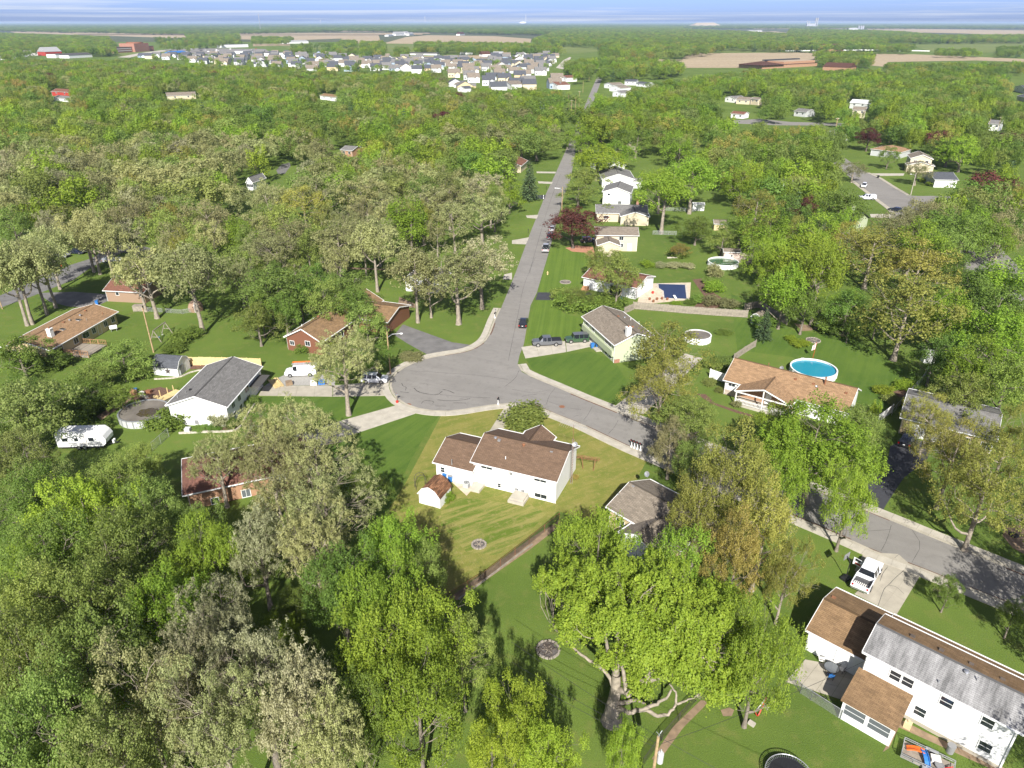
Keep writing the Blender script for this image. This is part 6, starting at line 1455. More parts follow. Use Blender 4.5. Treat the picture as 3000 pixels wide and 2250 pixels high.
# mailboxes
def mailbox(label,pc_,rz,m='black',post='white_trim',group=None):
    o = thing('mailbox',label,'mailbox',G(pc_),rz,group)
    mb = MB(); mb.box(-.05,.05,-.05,.05,0,1.1); mb.build('post',MT[post],o); n = 8
    mb = MB(); pr = [(-.12,1.1),(.12,1.1)] + [(.12 * math.cos(math.pi * k / 6),1.24 + .12 * math.sin(math.pi * k / 6)) for k in range(7)]
    k_ = len(pr); mb.add([(-.28,p[0],p[1]) for p in pr] + [(.28,p[0],p[1]) for p in pr],[tuple(range(k_))[::-1],tuple(range(k_,2 * k_))] + [(i,(i + 1) % k_,k_ + (i + 1) % k_,k_ + i) for i in range(k_)]); mb.build('box',MT[m],o)
    if post == 'white_trim': mb = MB(); mb.cyl((0,0),.17,0,.28,10,.15); mb.build('post_base',MT['white_trim'],o)
    mb = MB(); mb.box(-.02,.1,.125,.14,1.2,1.34); mb.build('flag',MT['red'],o)
for i,(x,y) in enumerate(((2063,325),(2088,335),(2113,345),(2140,356))):
    mailbox(['first','second','third','last'][i] + ' mailbox counted from the open end of the kerbside row',M(x,y),2.0,'black','white_trim','row of mailboxes by the kerb')
mailbox('black mailbox on white post alone at the edge of the turning circle',B(1962,1205),1.3)
mailbox('grey twin mailbox with a red tub beneath by the long concrete drive',B(1143,1175),.6,'chrome','old_wood'); mailbox('black mailbox on the verge beside the oaks near the bend',B(1935,505),1.4,'black','white_trim'); mailbox('pale mailbox just behind the black one near the bend',B(1940,480),1.4,'chrome','old_wood')
mailbox('dark mailbox up the straight road by the second lawn',Gz(298,608),1.5,'black','black'); mailbox('white mailbox beside the asphalt drive on the straight road',Gz(272,685),1.5,'white_trim'); mailbox('black mailbox beside the nearest concrete drive on the straight road',Gz(140,985),1.5,'black','black')
mb = MB(); mb.cyl((0,0),.2,0,.4,10,.25); simple_thing('plastic_tub','red tub at the foot of the twin mailbox','tub',mb,'red',G(B(1145,1180)) + Vector((.05,-.45,0)))
mb = MB(); mb.cyl((0,0),.17,0,.75,10,.12); mb.sphere((0,0,.78),.16,8,5); mb.cyl((0,0),.26,.45,.55,8); simple_thing('hydrant','pale yellow fire hydrant on the striped lawn verge','hydrant',mb,'new_wood',G(C(288,152)))
mb = MB(); mb.cyl((0,0),.24,0,.1,4); mb.add([(-.2,-.2,.1),(.2,-.2,.1),(.2,.2,.1),(-.2,.2,.1),(0,0,.8)],[(0,1,4),(1,2,4),(2,3,4),(3,0,4)]); simple_thing('traffic_cone','orange cone by the drive beyond the oak trunks','cone',mb,'orange',G(A(500,85)))

# ------------------------------------------------------------------ lamps, poles, wires
def street_lamp(label,pb_,hgt,arm,adir,wood=False):
    o = thing('street_lamp',label,'street lamp',G(pb_),adir)
    mb = MB(); mb.tube([(0,0,0),(0,0,hgt)],[.15,.1],10); mb.build('pole',MT['pole_wood' if wood else 'concrete_pale'],o)
    mb = MB(); mb.tube([(0,0,hgt - 1.2),(arm * .4,0,hgt - .55),(arm,0,hgt - .45)],.045,6); mb.build('arm',MT['steel'],o)
    mb = MB(); mb.sphere((arm + .25,0,hgt - .45),.3,10,6,.4); mb.build('lamp_head',MT['white_trim'],o)
street_lamp('wooden street lamp pole with a curved arm beside the turning circle',B(1090,960),8.6,2.3,0.05,True)
street_lamp('pale concrete street lamp on the side street verge',Hz(1232,655),8.2,1.6,math.pi)
street_lamp('street lamp reaching over the straight road from the crimson maple',Gz(430,790),8.2,2.2,math.pi,True)
wire_ends = []
def pole(label,pb_,hgt,ptop=None,cross=0.0,crossdir=0.0,transf=False,r=.16,name='utility_pole',loc=None):
    q = G(pb_) if loc is None else Vector(loc); o = thing(name,label,'utility pole',q,crossdir)
    mb = MB(); mb.tube([(0,0,0),(0,0,hgt)],[r,r * .7],10); mb.build('pole',MT['pole_wood'],o)
    if cross:
        mb = MB(); mb.bar((-cross,0,hgt - .5),(cross,0,hgt - .5),.12); mb.build('cross_arm',MT['pole_wood'],o)
        for x in (-cross * .9,-cross * .4,cross * .4,cross * .9): mb = MB(); mb.cyl((x,0),.06,hgt - .44,hgt - .22,8); mb.build('insulator',MT['white_trim'],o)
    if transf:
        mb = MB(); mb.cyl((.42,0),.25,hgt - 3.1,hgt - 2.1,14); mb.cyl((.42,0),.2,hgt - 2.1,hgt - 2.0,12); mb.cyl((.42,0),.05,hgt - 2.0,hgt - 1.65,8); mb.build('transformer',MT['greywall'],o)
        mb = MB(); mb.tube([(0,0,hgt),(.12,0,hgt + .35),(.3,.1,hgt + .5)],.03,6); mb.tube([(.1,0,hgt + .1),(-.2,0,hgt + .6)],.03,6); mb.build('insulator_bracket',MT['steel'],o)
    return q + Vector((0,0,hgt))
b0 = G(S(1165,1659),3.0); top0 = G(S(1190,1400),9.2)
base0 = Vector((top0.x - .05,top0.y - .05,0))
P0 = pole('near wooden utility pole with a grey transformer drum',None,9.2,transf=True,loc=base0,crossdir=.2)
P1 = pole('leaning grey wooden pole on the lawn by the swing set',A(1245,780),9.3,r=.15)
P2 = pole('short pole among shrubs behind the barn shed',A(20,430),5.5,r=.12)
pb_list = [(t3(980,885),10,'pole with cross arm among trees left of the crimson maple far off'),(t3(1065,860),10,'thin pole by the far crimson maple'),(Hz(575,145),10,'pole rising between the golden and crimson trees'),(t2(1515,740),11,'pole in the far corridor beyond the straight road'),(t2(1490,760),11,'cross-armed pole beside the first in the corridor'),(t2(1470,720),12,'bare tall pole in the dark pines of the corridor'),(t2(1540,690),11,'pole farther along the corridor'),(t2(1565,600),10,'pole at the far end of the corridor'),(t1(1885,680),9,'lone pole among the trees of the middle wood'),(t2(1605,525),10,'pole by the far houses'),(t2(1670,500),10,'cross-armed pole beyond the white row houses'),(Hz(1885,130),9,'pole beside the far white house'),(Hz(1975,115),9,'second pole beside the far white house'),(Hz(1045,210),10,'slanting pole behind the orange-tan house'),(t1(80,640),9,'pole at the edge of the far left road'),(t1(660,370),9,'white pole among the shops'),(Fz(305,200),8,'thin pale pole in the middle wood')]
tops = [pole(lb,p,h_,cross=.9 if i % 2 == 0 else 0,crossdir=rnd.uniform(-.3,.3),r=.14) for i,(p,h_,lb) in enumerate(pb_list)]
def wire(label,p,q,sag=.6,r=.018,group='overhead wires'):
    mb = MB(); mb.tube([p + (q - p) * t + Vector((0,0,-sag * 4 * t * (1 - t))) for t in [i / 10 for i in range(11)]],r,4,False)
    return tag(mb.build('overhead_wire',MT['black']),label,'wire',group)
far0 = G(W(1300,300),9.0);
wire('overhead wire running from the near pole over the big maple shadow',P0,G(S(0,640),8.5),.2); wire('lower overhead wire below the first one from the near pole',P0 - Vector((0,0,.8)),G(S(0,800),7.9),.25); wire('lowest overhead cable from the near pole',P0 - Vector((0,0,1.3)),G(S(0,880),7.6),.3)
wire('overhead wire leaving the near pole towards the picture corner',P0,P0 + Vector((14,-9,0)),.3); wire('service wire from the near pole to the two-storey house',P0 - Vector((0,0,1.0)),h4.wp(1.0,.2,5.2),.5)
wire('service wire from the leaning pole to the tan ranch house',P1 - Vector((0,0,.3)),h8.wp(h8.L,h8.D * .8,3.1),.4); wire('wire between fence corner and shed over the shaded lawn',G(C(1750,320),5),G(C(2040,320),6),.2)
# radio masts on the horizon
for p,h_,lb in ((t1(1690,207),40,'guyed radio mast on the horizon beyond the tan field'),(t1(2080,165),12,'thin mast near the horizon by the white dome'),(t1(1325,145),7,'faint distant mast over the far woods'),(t2(543,150),14,'faint tall mast on the horizon above the farm'),(t2(1195,150),18,'faint tallest mast above the white water tower')):
    q = G(p); o = thing('radio_mast',lb,'mast',q); w_ = q.y / 3600; mb = MB()
    for k in range(3): a_ = k * 2.094; mb.bar((w_ * math.cos(a_),w_ * math.sin(a_),0),(w_ * math.cos(a_),w_ * math.sin(a_),h_ * q.y / 1900),w_ * .5)
    for k in range(16): z = h_ * q.y / 1900 * k / 16; mb.bar((-w_,0,z),(w_,0,z + w_),w_ * .4)
    mb.build('lattice',MT['steel'],o)

# ------------------------------------------------------------------ fences
def board_fence(name,label,pxs,h,m,panel=2.4,pick=.16,top=None,cap=False,world=None):
    pts = [G(p) for p in pxs] if world is None else world
    o = thing(name,label,'fence',pts[0]); base = pts[0]
    for a_,b_ in zip(pts[:-1],pts[1:]):
        L = (b_ - a_).length; n = max(1,round(L / panel)); ang = math.atan2((b_ - a_).y,(b_ - a_).x); pw_ = L / n
        mb = MB(); k = int(pw_ / pick)
        for i in range(k):
            x = .06 + (pw_ - .12) * i / k; mb.box(x,x + (pw_ - .12) / k - .012,-.015,.015,.05,h + rnd.uniform(-.025,.025))
        for z in (h * .22,h * .78): mb.box(.05,pw_ - .05,.015,.06,z - .05,z + .05)
        me = mb.mesh('fence_panel'); me.materials.append(MT[m])
        pm = MB(); pm.box(-.06,.06,-.06,.06,0,h + .08); mp_ = pm.mesh('post'); mp_.materials.append(MT[m])
        for i in range(n):
            q = bpy.data.objects.new('fence_panel',me); link(q,o); q.location = a_ - base + (b_ - a_) * (i / n) + Vector((0,0,rnd.uniform(-.03,.03))); q.rotation_euler = (0,0,ang)
        for i in range(n + 1):
            q = bpy.data.objects.new('post',mp_); link(q,o); q.location = a_ - base + (b_ - a_) * (i / n); q.rotation_euler = (0,0,ang)
    return o
def wire_fence(name,label,pxs,h,m='mesh_steel',pm='steel',step=2.6):
    pts = [G(p) for p in pxs]; o = thing(name,label,'fence',pts[0]); base = pts[0]
    mb = MB(); mb.uv = []; rl_ = MB(); s0 = 0
    for a_,b_ in zip(pts[:-1],pts[1:]):
        L = (b_ - a_).length; a0,b0_ = a_ - base,b_ - base
        mb.add([a0 + Vector((0,0,.03)),b0_ + Vector((0,0,.03)),b0_ + Vector((0,0,h)),a0 + Vector((0,0,h))],[(0,1,2,3)]); mb.uv += [(s0,0),(s0 + L,0),(s0 + L,h),(s0,h)]; s0 += L
        rl_.tube([a0 + Vector((0,0,h)),b0_ + Vector((0,0,h))],.025,6); n = max(1,round(L / step))
        for i in range(n + 1):
            c = a0 + (b0_ - a0) * (i / n); p_ = MB(); p_.tube([c,c + Vector((0,0,h + .06))],.035,6); p_.build('post',MT[pm],o)
    mb.build('wire_mesh',MT[m],o); rl_.build('top_rail',MT[pm],o)
board_fence('timber_fence','long weathered timber fence behind the green house and covered pool',[C(980,430),C(1450,470),C(1905,500)],1.75,'old_wood')
board_fence('timber_fence','short weathered fence running back beside the leafy tree',[C(910,470),C(985,435)],1.6,'old_wood')
board_fence('timber_fence','weathered fence stepping up the lawn towards the orange-roofed ranch',[C(1795,850),C(1880,790),C(1972,735)],1.5,'old_wood')
board_fence('timber_fence','new yellow timber fence behind the barn shed and grey roof',[A(1535,885),A(1900,890),A(2120,900)],1.75,'new_wood')
board_fence('vinyl_fence','white vinyl fence panel joining the orange-roofed ranch house',[C(1600,985),C(1735,1030)],1.75,'white_trim',pick=.3)
board_fence('vinyl_fence','white slatted fence end beside the arborvitae shrubs',[D(890,1355),D(1000,1270)],1.6,'white_trim')
board_fence('timber_fence','grey timber fence glimpsed behind the shed and spruce',[C(1880,440),C(2000,420),D(150,560)],1.7,'old_wood')
board_fence('timber_fence','old timber fence beside the brown-roofed far house',[Gz(975,262),Gz(1075,264)],1.9,'old_wood')
wire_fence('wire_fence','dark chain-link fence along the bare strip behind the white house',[M(1440,955),M(1180,1165),M(800,1460),M(500,1640),M(300,1780)],1.15,'mesh_black','rust')
wire_fence('wire_fence','galvanised chain-link fence with metal gate posts beside the camper lawn',[A(1240,1580),A(1370,1465)],1.5)
wire_fence('wire_fence','galvanised chain-link fence sloping down between the pool lawn and grey roof',[D(1370,800),D(1250,1010),D(1000,1290)],1.3,step=2.2)
wire_fence('wire_fence','chain-link fence along the corner patio with bicycles behind',[R(185,960),R(260,1055),R(345,1110),R(585,1265)],1.2,step=2.0)
wire_fence('wire_fence','thin chain-link fence across the lawns beneath the twin trees',[Gz(1215,995),Gz(1420,1000)],1.2); wire_fence('wire_fence','second chain-link fence across the lawn by the small white shed',[Gz(1320,790),Gz(1475,795),Gz(1570,800)],1.2)
wire_fence('wire_fence','dark wire fence running off under the big maple',[S(1490,1120),S(1210,1440),S(1050,1659)],1.1,'mesh_black','iron')
wire_fence('wire_fence','wire fence bounding the lawn by the tall oak',[A(1200,450),A(1480,470),A(1600,450)],1.0)
gt = thing('garden_gate','grey steel gate standing open by the camper hedge','gate',G(A(560,1110)),.4)
mb = MB()
for x in (-.6,.6): mb.bar((x,0,0),(x,0,1.5),.06)
for z in (.2,.8,1.45): mb.bar((-.6,0,z),(.6,0,z),.05)
mb.bar((-.6,0,.2),(.6,0,1.45),.04); mb.build('gate_frame',MT['steel'],gt)
# low stone edging of the flower beds
def edging(name,label,pxs,m,z=.3,step=.6,w=.25):
    line = resample(smooth_line(wline(pxs),1),step); o = thing(name,label,'wall',(line[0].x,line[0].y,0)); b_ = Vector((line[0].x,line[0].y,0)); me = None
    for a_,c_ in zip(line[:-1],line[1:]):
        if me is None: q_ = MB(); q_.box(-step / 2 + .015,step / 2 - .015,-w / 2,w / 2,0,z); me = q_.mesh('stone'); me.materials.append(MT[m])
        q = bpy.data.objects.new('stone',me); link(q,o); q.location = Vector(((a_.x + c_.x) / 2,(a_.y + c_.y) / 2,rnd.uniform(-.05,0))) - b_; q.rotation_euler = (0,0,math.atan2(c_.y - a_.y,c_.x - a_.x) + rnd.uniform(-.05,.05))
edging('garden_wall','low pale stone edging round the bed below the white gable',[A(1450,1440),A(1650,1430),A(1900,1425),A(1945,1395),A(1990,1310),A(2074,1190)],'stonepale'); edging('garden_wall','curved pale stone edging round the bed by the barn shed',[A(1250,1000),A(1450,990),A(1560,935),A(1720,915)],'stonepale',.2)
edging('garden_wall','timber kerb along the bare strip beside the dark wire fence',[M(1210,1165),M(960,1350),M(800,1475),M(560,1650)],'old_wood',.18,1.6,.16)
edging('garden_wall','pale stones round the shrubs behind the brown bare bed',[Gz(1340,1198),Gz(1480,1195)],'stonepale');

# ------------------------------------------------------------------ trees
def np_mesh(name,verts,quads,tint=None,tris=None):
    me = bpy.data.meshes.new(name)
    nv = len(verts); nq = len(quads); ntr = 0 if tris is None else len(tris)
    me.vertices.add(nv); me.vertices.foreach_set('co',np.ascontiguousarray(verts,dtype=np.float32).ravel())
    idx = quads.ravel() if ntr == 0 else np.concatenate([quads.ravel(),tris.ravel()])
    me.loops.add(len(idx)); me.loops.foreach_set('vertex_index',idx.astype(np.int32))
    st = np.concatenate([np.arange(nq) * 4,nq * 4 + np.arange(ntr) * 3]).astype(np.int32)
    me.polygons.add(nq + ntr); me.polygons.foreach_set('loop_start',st)
    if tint is not None:
        a = me.attributes.new('tint','FLOAT','FACE'); a.data.foreach_set('value',tint.astype(np.float32))
    me.update(calc_edges=True); return me
def unit(v): return v / (np.linalg.norm(v,axis=-1,keepdims=True) + 1e-9)
class TubeSet:
    def __init__(s): s.v = []; s.q = []; s.n = 0
    def add(s,pts,rad,sides=5):
        pts = np.asarray(pts,float); k = len(pts)
        t = unit(np.gradient(pts,axis=0)); up = np.array([0.31,0.17,0.93]); a = unit(np.cross(t,up)); b = np.cross(t,a)
        an = np.arange(sides) * 2 * np.pi / sides
        r = np.asarray(rad,float)[:,None,None]
        v = pts[:,None,:] + r * (a[:,None,:] * np.cos(an)[None,:,None] + b[:,None,:] * np.sin(an)[None,:,None])
        s.v.append(v.reshape(-1,3))
        i = np.arange(k - 1)[:,None] * sides; j = np.arange(sides)[None,:]; j2 = (j + 1) % sides
        s.q.append((np.stack([i + j,i + j2,i + sides + j2,i + sides + j],-1).reshape(-1,4)) + s.n); s.n += k * sides
    def mesh(s,name): return np_mesh(name,np.concatenate(s.v),np.concatenate(s.q))
def curve(p,q,bend,n,g):
    p,q = np.asarray(p),np.asarray(q); t = np.linspace(0,1,n)[:,None]
    L = np.linalg.norm(q - p); side = g.normal(0,1,3) * L * .07
    return p + (q - p) * t + np.array([0,0,bend * L]) * (4 * t * (1 - t)) * .25 + side * np.sin(np.pi * t) + side[::-1] * .5 * np.sin(2 * np.pi * t)
def shoot(g,n,an,up):
    """offsets of leaves round the tip of a twig; upright shoots are broad below and pointed above"""
    of = g.normal(0,1,(n,3)) * np.array(an) * .85
    if up: u = g.random(n); of[:,2] = (u - .25) * 1.15; of[:,:2] *= (1.75 - 1.5 * u)[:,None]
    return of
def gen_tree(seed,kind,h=14.0,r=6.0,nl=46,ns=60,nk=5,ls=.24,detail=2):
    """returns (wood mesh, leaf mesh) for a tree of height h, crown radius r"""
    g = np.random.default_rng(seed); P = dict(
        tuft=dict(tf=.16,lob=(.19,.34),up=.7,an=(.17,.17,.52),out=.5,fill=.55,low=-.75,gap=.1,br=.9,limbs=8),
        ball=dict(tf=.30,lob=(.15,.29),up=.25,an=(.20,.20,.18),out=.6,fill=.45,low=-.55,gap=.25,br=1.25,limbs=8),
        soft=dict(tf=.20,lob=(.18,.33),up=.35,an=(.26,.26,.26),out=.5,fill=.5,low=-.7,gap=.2,br=1.15,limbs=8),
        airy=dict(tf=.20,lob=(.18,.32),up=.45,an=(.22,.22,.34),out=.45,fill=.6,low=-.7,gap=.22,br=1.0,limbs=9),
        tall=dict(tf=.42,lob=(.20,.32),up=.4,an=(.22,.22,.26),out=.5,fill=.5,low=-.8,gap=.18,br=1.0,limbs=7))[kind]
    zb = h * P['tf']; zc = zb + (h - zb) * .52; rz = (h - zb) * .5
    # uneven outline: the crown's radius swells and shrinks with direction
    ph = g.uniform(0,6.28,6); am = g.uniform(.06,.17,6)
    def swell(a,z): return 1 + am[0] * np.sin(a + ph[0]) + am[1] * np.sin(2 * a + ph[1]) + am[2] * np.sin(3 * a + ph[2]) + am[3] * np.sin(4 * z + ph[3]) + am[4] * np.sin(5 * a + 3 * z + ph[4])
    i = np.arange(nl) + .5; zz = 1 - i / nl * (1 - P['low']); zz = np.clip(zz + g.normal(0,.08,nl),-1,1)
    a = i * 2.39996 + g.normal(0,.3,nl); rho = np.where(g.random(nl) < .22,g.uniform(.25,.55,nl),g.uniform(.68,.9,nl)) * swell(a,zz)
    rr = np.sqrt(1 - zz ** 2) * rho
    lob = np.stack([r * rr * np.cos(a),r * rr * np.sin(a),zc + rz * zz * rho],-1)
    lr = r * g.uniform(P['lob'][0],P['lob'][1],nl)
    keep = g.random(nl) > P['gap'] * .7; keep[:3] = True
    ts = TubeSet(); tr = r * .055 * (1.15 if kind == 'ball' else 1)
    lean = g.normal(0,.03 * h,2); tk = np.array([[0,0,-.1],[0,0,zb * .35],[lean[0] * .3,lean[1] * .3,zb],[lean[0] * .7,lean[1] * .7,zc - rz * .1],[lean[0],lean[1],zc + rz * .55]])
    tkr = np.array([tr * 1.6,tr * 1.05,tr * .9,tr * .55,tr * .12]); ts.add(tk,tkr,8 if detail > 1 else 5)
    nb = P['limbs']; ends = []
    for k in range(nb):
        f = .25 + .7 * (k + .5) / nb; z0 = zb * .8 + (zc + rz * .35 - zb * .8) * (k + .3) / nb
        s = np.array([np.interp(z0,tk[:,2],tk[:,0]),np.interp(z0,tk[:,2],tk[:,1]),z0])
        an = k * 2.39996 + g.normal(0,.3); rho_ = .62 * g.uniform(.75,1.15) * (1 - .45 * (k / nb)); e = np.array([r * rho_ * np.cos(an),r * rho_ * np.sin(an),min(z0 + r * g.uniform(.25,.6),zc + rz * .75)])
        c = curve(s,e,-.25 if kind != 'ball' else .1,6,g); w0 = np.interp(z0,tk[:,2],tkr) * .62
        ts.add(c,np.linspace(w0,w0 * .35,6),6 if detail > 1 else 4); ends.append((c,w0))
    allp = np.concatenate([c for c,_ in ends] + [tk[2:]]); allw = np.concatenate([np.linspace(w,w * .35,6) for _,w in ends] + [tkr[2:]])
    if detail > 0:
        for m in range(nl):
            d_ = np.linalg.norm(allp - lob[m],axis=1) + np.maximum(0,allp[:,2] - lob[m,2]) * .8; j = int(np.argmin(d_)); p0 = allp[j]
            c = curve(p0,lob[m],-.1,4,g); w = min(allw[j] * .6,r * .014 * P['br']); ts.add(c,np.linspace(w,w * .35,4),4)
            for _ in range((4 if detail > 1 else 2) if P['br'] > .9 else 2):
                q = lob[m] + unit(g.normal(0,1,3) + np.array([0,0,P['up']])) * lr[m] * g.uniform(.6,1.0); c2 = curve(c[2],q,0,3,g); ts.add(c2,np.linspace(w * .45,w * .15,3),3)
    # leaves
    lobk = lob[keep]; lrk = lr[keep]; n = len(lobk)
    ctr = np.repeat(lobk,ns,0); rad = np.repeat(lrk,ns)
    dirs = unit(g.normal(0,1,(n * ns,3)) + np.array([0,0,P['up'] * .8])); u = g.random(n * ns) ** P['fill'] * .5 + .5 * g.random(n * ns) ** .5
    cout = unit(ctr - np.array([0,0,zc - rz * .3]))
    inner = (dirs * cout).sum(1) < -.45; ok = ~(inner & (g.random(n * ns) < .7))
    sp = (ctr + dirs * (rad * u)[:,None] * np.array([1.12,1.12,.9]))[ok]; dr = dirs[ok]; m = len(sp)
    spt = g.random(m)
    of = shoot(g,m * nk,P['an'],kind == 'tuft') * (ls / .225 if detail > 1 else ls / .28); c = np.repeat(sp,nk,0) + of
    dd = np.repeat(dr,nk,0); N = unit(unit(of) * .6 + dd * P['out'] * .8 + np.array([0,0,.35]) + g.normal(0,.35,(m * nk,3))) if detail else unit(unit(of) * .3 + dd * .9 + np.array([0,0,.3]) + g.normal(0,.2,(m * nk,3)))
    Tn = unit(np.cross(N,g.normal(0,1,(m * nk,3)))); Bn = np.cross(N,Tn); s_ = (ls * g.uniform(.6,1.25,m * nk))[:,None] * .5
    v = np.stack([c + Tn * s_,c + Bn * s_ * .72 + N * s_ * .12,c - Tn * s_ * .9,c - Bn * s_ * .72 + N * s_ * .12],1).reshape(-1,3)
    q = np.arange(len(v)).reshape(-1,4)
    tint = np.clip(np.repeat(spt,nk) * .55 + g.random(m * nk) * .45,0,1) if detail else .3 + .35 * g.random(m * nk)
    return ts.mesh('trunk'),np_mesh('crown',v,q,tint)
def gen_conifer(seed,h=14.0,r=3.4,ls=.3,dens=1.0):
    g = np.random.default_rng(seed); ts = TubeSet(); ts.add([[0,0,-.1],[0,0,h * .5],[0,0,h * .99]],[r * .075,r * .05,.01],6)
    C = []; D_ = []
    nw = int(26 * dens);
    for k in range(nw):
        z = h * (.08 + .91 * (k / nw) ** .92); R0 = r * (1 - (z / h)) ** .85 * g.uniform(.8,1.12) + .12; nb = max(4,int(9 * (1 - z / h) + 4))
        for j in range(nb):
            a = 2 * np.pi * j / nb + k * 1.1 + g.normal(0,.15); L = R0 * g.uniform(.7,1.1); n = max(3,int(L * 13 * dens)); t = g.random(n) ** .6
            p = np.stack([np.cos(a) * L * t,np.sin(a) * L * t,z + L * .18 * t - L * .42 * t ** 2],-1); w = (1 - t) * L * .22 + .12
            p += np.stack([-np.sin(a) * g.normal(0,1,n) * w,np.cos(a) * g.normal(0,1,n) * w,g.normal(0,.1,n)],-1); C.append(p); D_.append(np.tile([np.cos(a),np.sin(a),-.3],(n,1)))
            if r > 1: ts.add([[0,0,z],[np.cos(a) * L * .9,np.sin(a) * L * .9,z - L * .15]],[.035,.01],3)
    c = np.concatenate(C); dd = np.concatenate(D_); m = len(c)
    Tn = unit(dd + g.normal(0,.5,(m,3))); N = unit(np.array([0,0,1.0]) + g.normal(0,.5,(m,3))); Bn = unit(np.cross(N,Tn)); s_ = (ls * g.uniform(.7,1.3,m))[:,None]
    v = np.stack([c + Tn * s_,c + Bn * s_ * .35,c - Tn * s_ * .7,c - Bn * s_ * .35],1).reshape(-1,3)
    return ts.mesh('trunk'),np_mesh('crown',v,np.arange(len(v)).reshape(-1,4),g.random(m))
def gen_bush(seed,h=2.0,r=1.5,n=22,ns=40,nk=4,ls=.16):
    g = np.random.default_rng(seed); a = g.uniform(0,6.28,n); rho = np.sqrt(g.random(n)) * .75; z = h * g.uniform(.25,.78,n) * (1 - .45 * rho)
    lob = np.stack([r * rho * np.cos(a),r * rho * np.sin(a),z],-1); lr = r * g.uniform(.26,.42,n)
    ts = TubeSet()
    for k in range(min(n,9)): ts.add(curve([g.normal(0,.08),g.normal(0,.08),-.05],lob[k],0,4,g),[.035,.025,.02,.01],4)
    ctr = np.repeat(lob,ns,0); d_ = unit(g.normal(0,1,(n * ns,3)) + [0,0,.35]); sp = ctr + d_ * (np.repeat(lr,ns) * g.random(n * ns) ** .45)[:,None]; sp[:,2] = np.maximum(.05,sp[:,2])
    c = np.repeat(sp,nk,0) + g.normal(0,.1,(len(sp) * nk,3)); N = unit(np.repeat(d_,nk,0) * .6 + [0,0,.4] + g.normal(0,.5,c.shape)); Tn = unit(np.cross(N,g.normal(0,1,c.shape))); Bn = np.cross(N,Tn); s_ = (ls * g.uniform(.6,1.3,len(c)))[:,None] * .5
    v = np.stack([c + Tn * s_,c + Bn * s_ * .7,c - Tn * s_,c - Bn * s_ * .7],1).reshape(-1,3)
    return ts.mesh('stem'),np_mesh('foliage',v,np.arange(len(v)).reshape(-1,4),np.clip(np.repeat(g.random(len(sp)),nk) * .5 + g.random(len(c)) * .5,0,1))
PROTO = {}
def protos(kind,lod):
    k = (kind,lod)
    if k not in PROTO:
        L = []
        for v in range({'hi': 2,'mid': 3,'low': 3}[lod]):
            sd = abs(hash((kind,lod,v))) % 1000 if False else sum(map(ord,kind + lod)) * 7 + v * 13
            if kind == 'cone': L.append(gen_conifer(sd,ls={'hi': .26,'mid': .34,'low': .6}[lod],dens={'hi': 1.2,'mid': .8,'low': .4}[lod]))
            else:
                nl,ns,nk,ls,dt = {'hi': (66,25,20,.225,2),'mid': (52,24,9,.36,1),'low': (34,20,5,.62,0)}[lod]
                if kind == 'ball': nl = int(nl * 1.35); ns = int(ns * .66); nk += 1; ls *= .92
                if kind in ('airy',): ns = int(ns * .8); ls *= .9
                L.append(gen_tree(sd,kind,nl=nl,ns=ns,nk=nk,ls=ls,detail=dt))
        PROTO[k] = L
    return PROTO[k]
def slot(o,m):
    if not o.data.materials: o.data.materials.append(None)
    o.material_slots[0].link = 'OBJECT'; o.material_slots[0].material = m
SPEC = {  # species: crown form, leaf, bark, object name, category
 'maple': ('tuft','maple','bark','maple_tree'),'bright': ('tuft','bright','bark','maple_tree'),'oak': ('ball','oak','bark_pale','oak_tree'),'cream': ('ball','cream','bark','oak_tree'),
 'olive': ('soft','olive','bark','leafy_tree'),'gold': ('airy','gold','bark_pale','budding_tree'),'amber': ('airy','amber','bark','budding_tree'),'green': ('soft','green','bark','leafy_tree'),
 'pear': ('soft','pear','bark','leafy_tree'),'red': ('soft','red','bark_dark','crimson_maple'),'pine': ('cone','pine','bark_dark','conifer_tree'),'bare': ('airy','bare','bark_pale','bare_tree'),'tall': ('tall','maple','bark_pale','tall_tree'),'talloak': ('tall','oak','bark_pale','oak_tree')}
tree_n = [0]
OCC = []
def plant(sp,base,h,r,label,group=None,lod=None):
    kind,leaf,bark,nm = SPEC[sp]
    dist = math.hypot(base[0],base[1],CAM_H)
    lod = lod or ('hi' if dist < 125 else 'mid' if dist < 420 else 'low')
    i = tree_n[0]; tree_n[0] += 1
    wm,cm_ = protos(kind,lod)[i % len(protos(kind,lod))]
    H0,R0 = (14.0,3.4) if kind == 'cone' else (14.0,6.0)
    g = random.Random(i * 31 + 5)
    o = thing(nm,label,'tree',(base[0],base[1],0),g.uniform(0,6.28),group)
    o.scale = (r / R0,r / R0 * g.uniform(.92,1.08),h / H0)
    t = bpy.data.objects.new('trunk',wm); link(t,o); slot(t,MT[bark]); c = bpy.data.objects.new('crown',cm_); link(c,o); slot(c,LM[leaf])
    OCC.append((base[0],base[1],r)); return o
def tree_at(sp,x,y,rp,h,label,group=None,base=None,frm=d,lod=None):
    """crown centre and half width sighted in the photo; height judged from its shadow and neighbours"""
    p = frm(x,y); zc = h * (.64 if sp not in ('tall','talloak') else .72)
    if base is not None:
        b = G(base); dep = proj((b.x,b.y,zc))[2]
    else:
        b = G(p,zc); dep = proj(b)[2]
    return plant(sp,b,h,rp / .73733 / FPX * dep,label,group,lod)

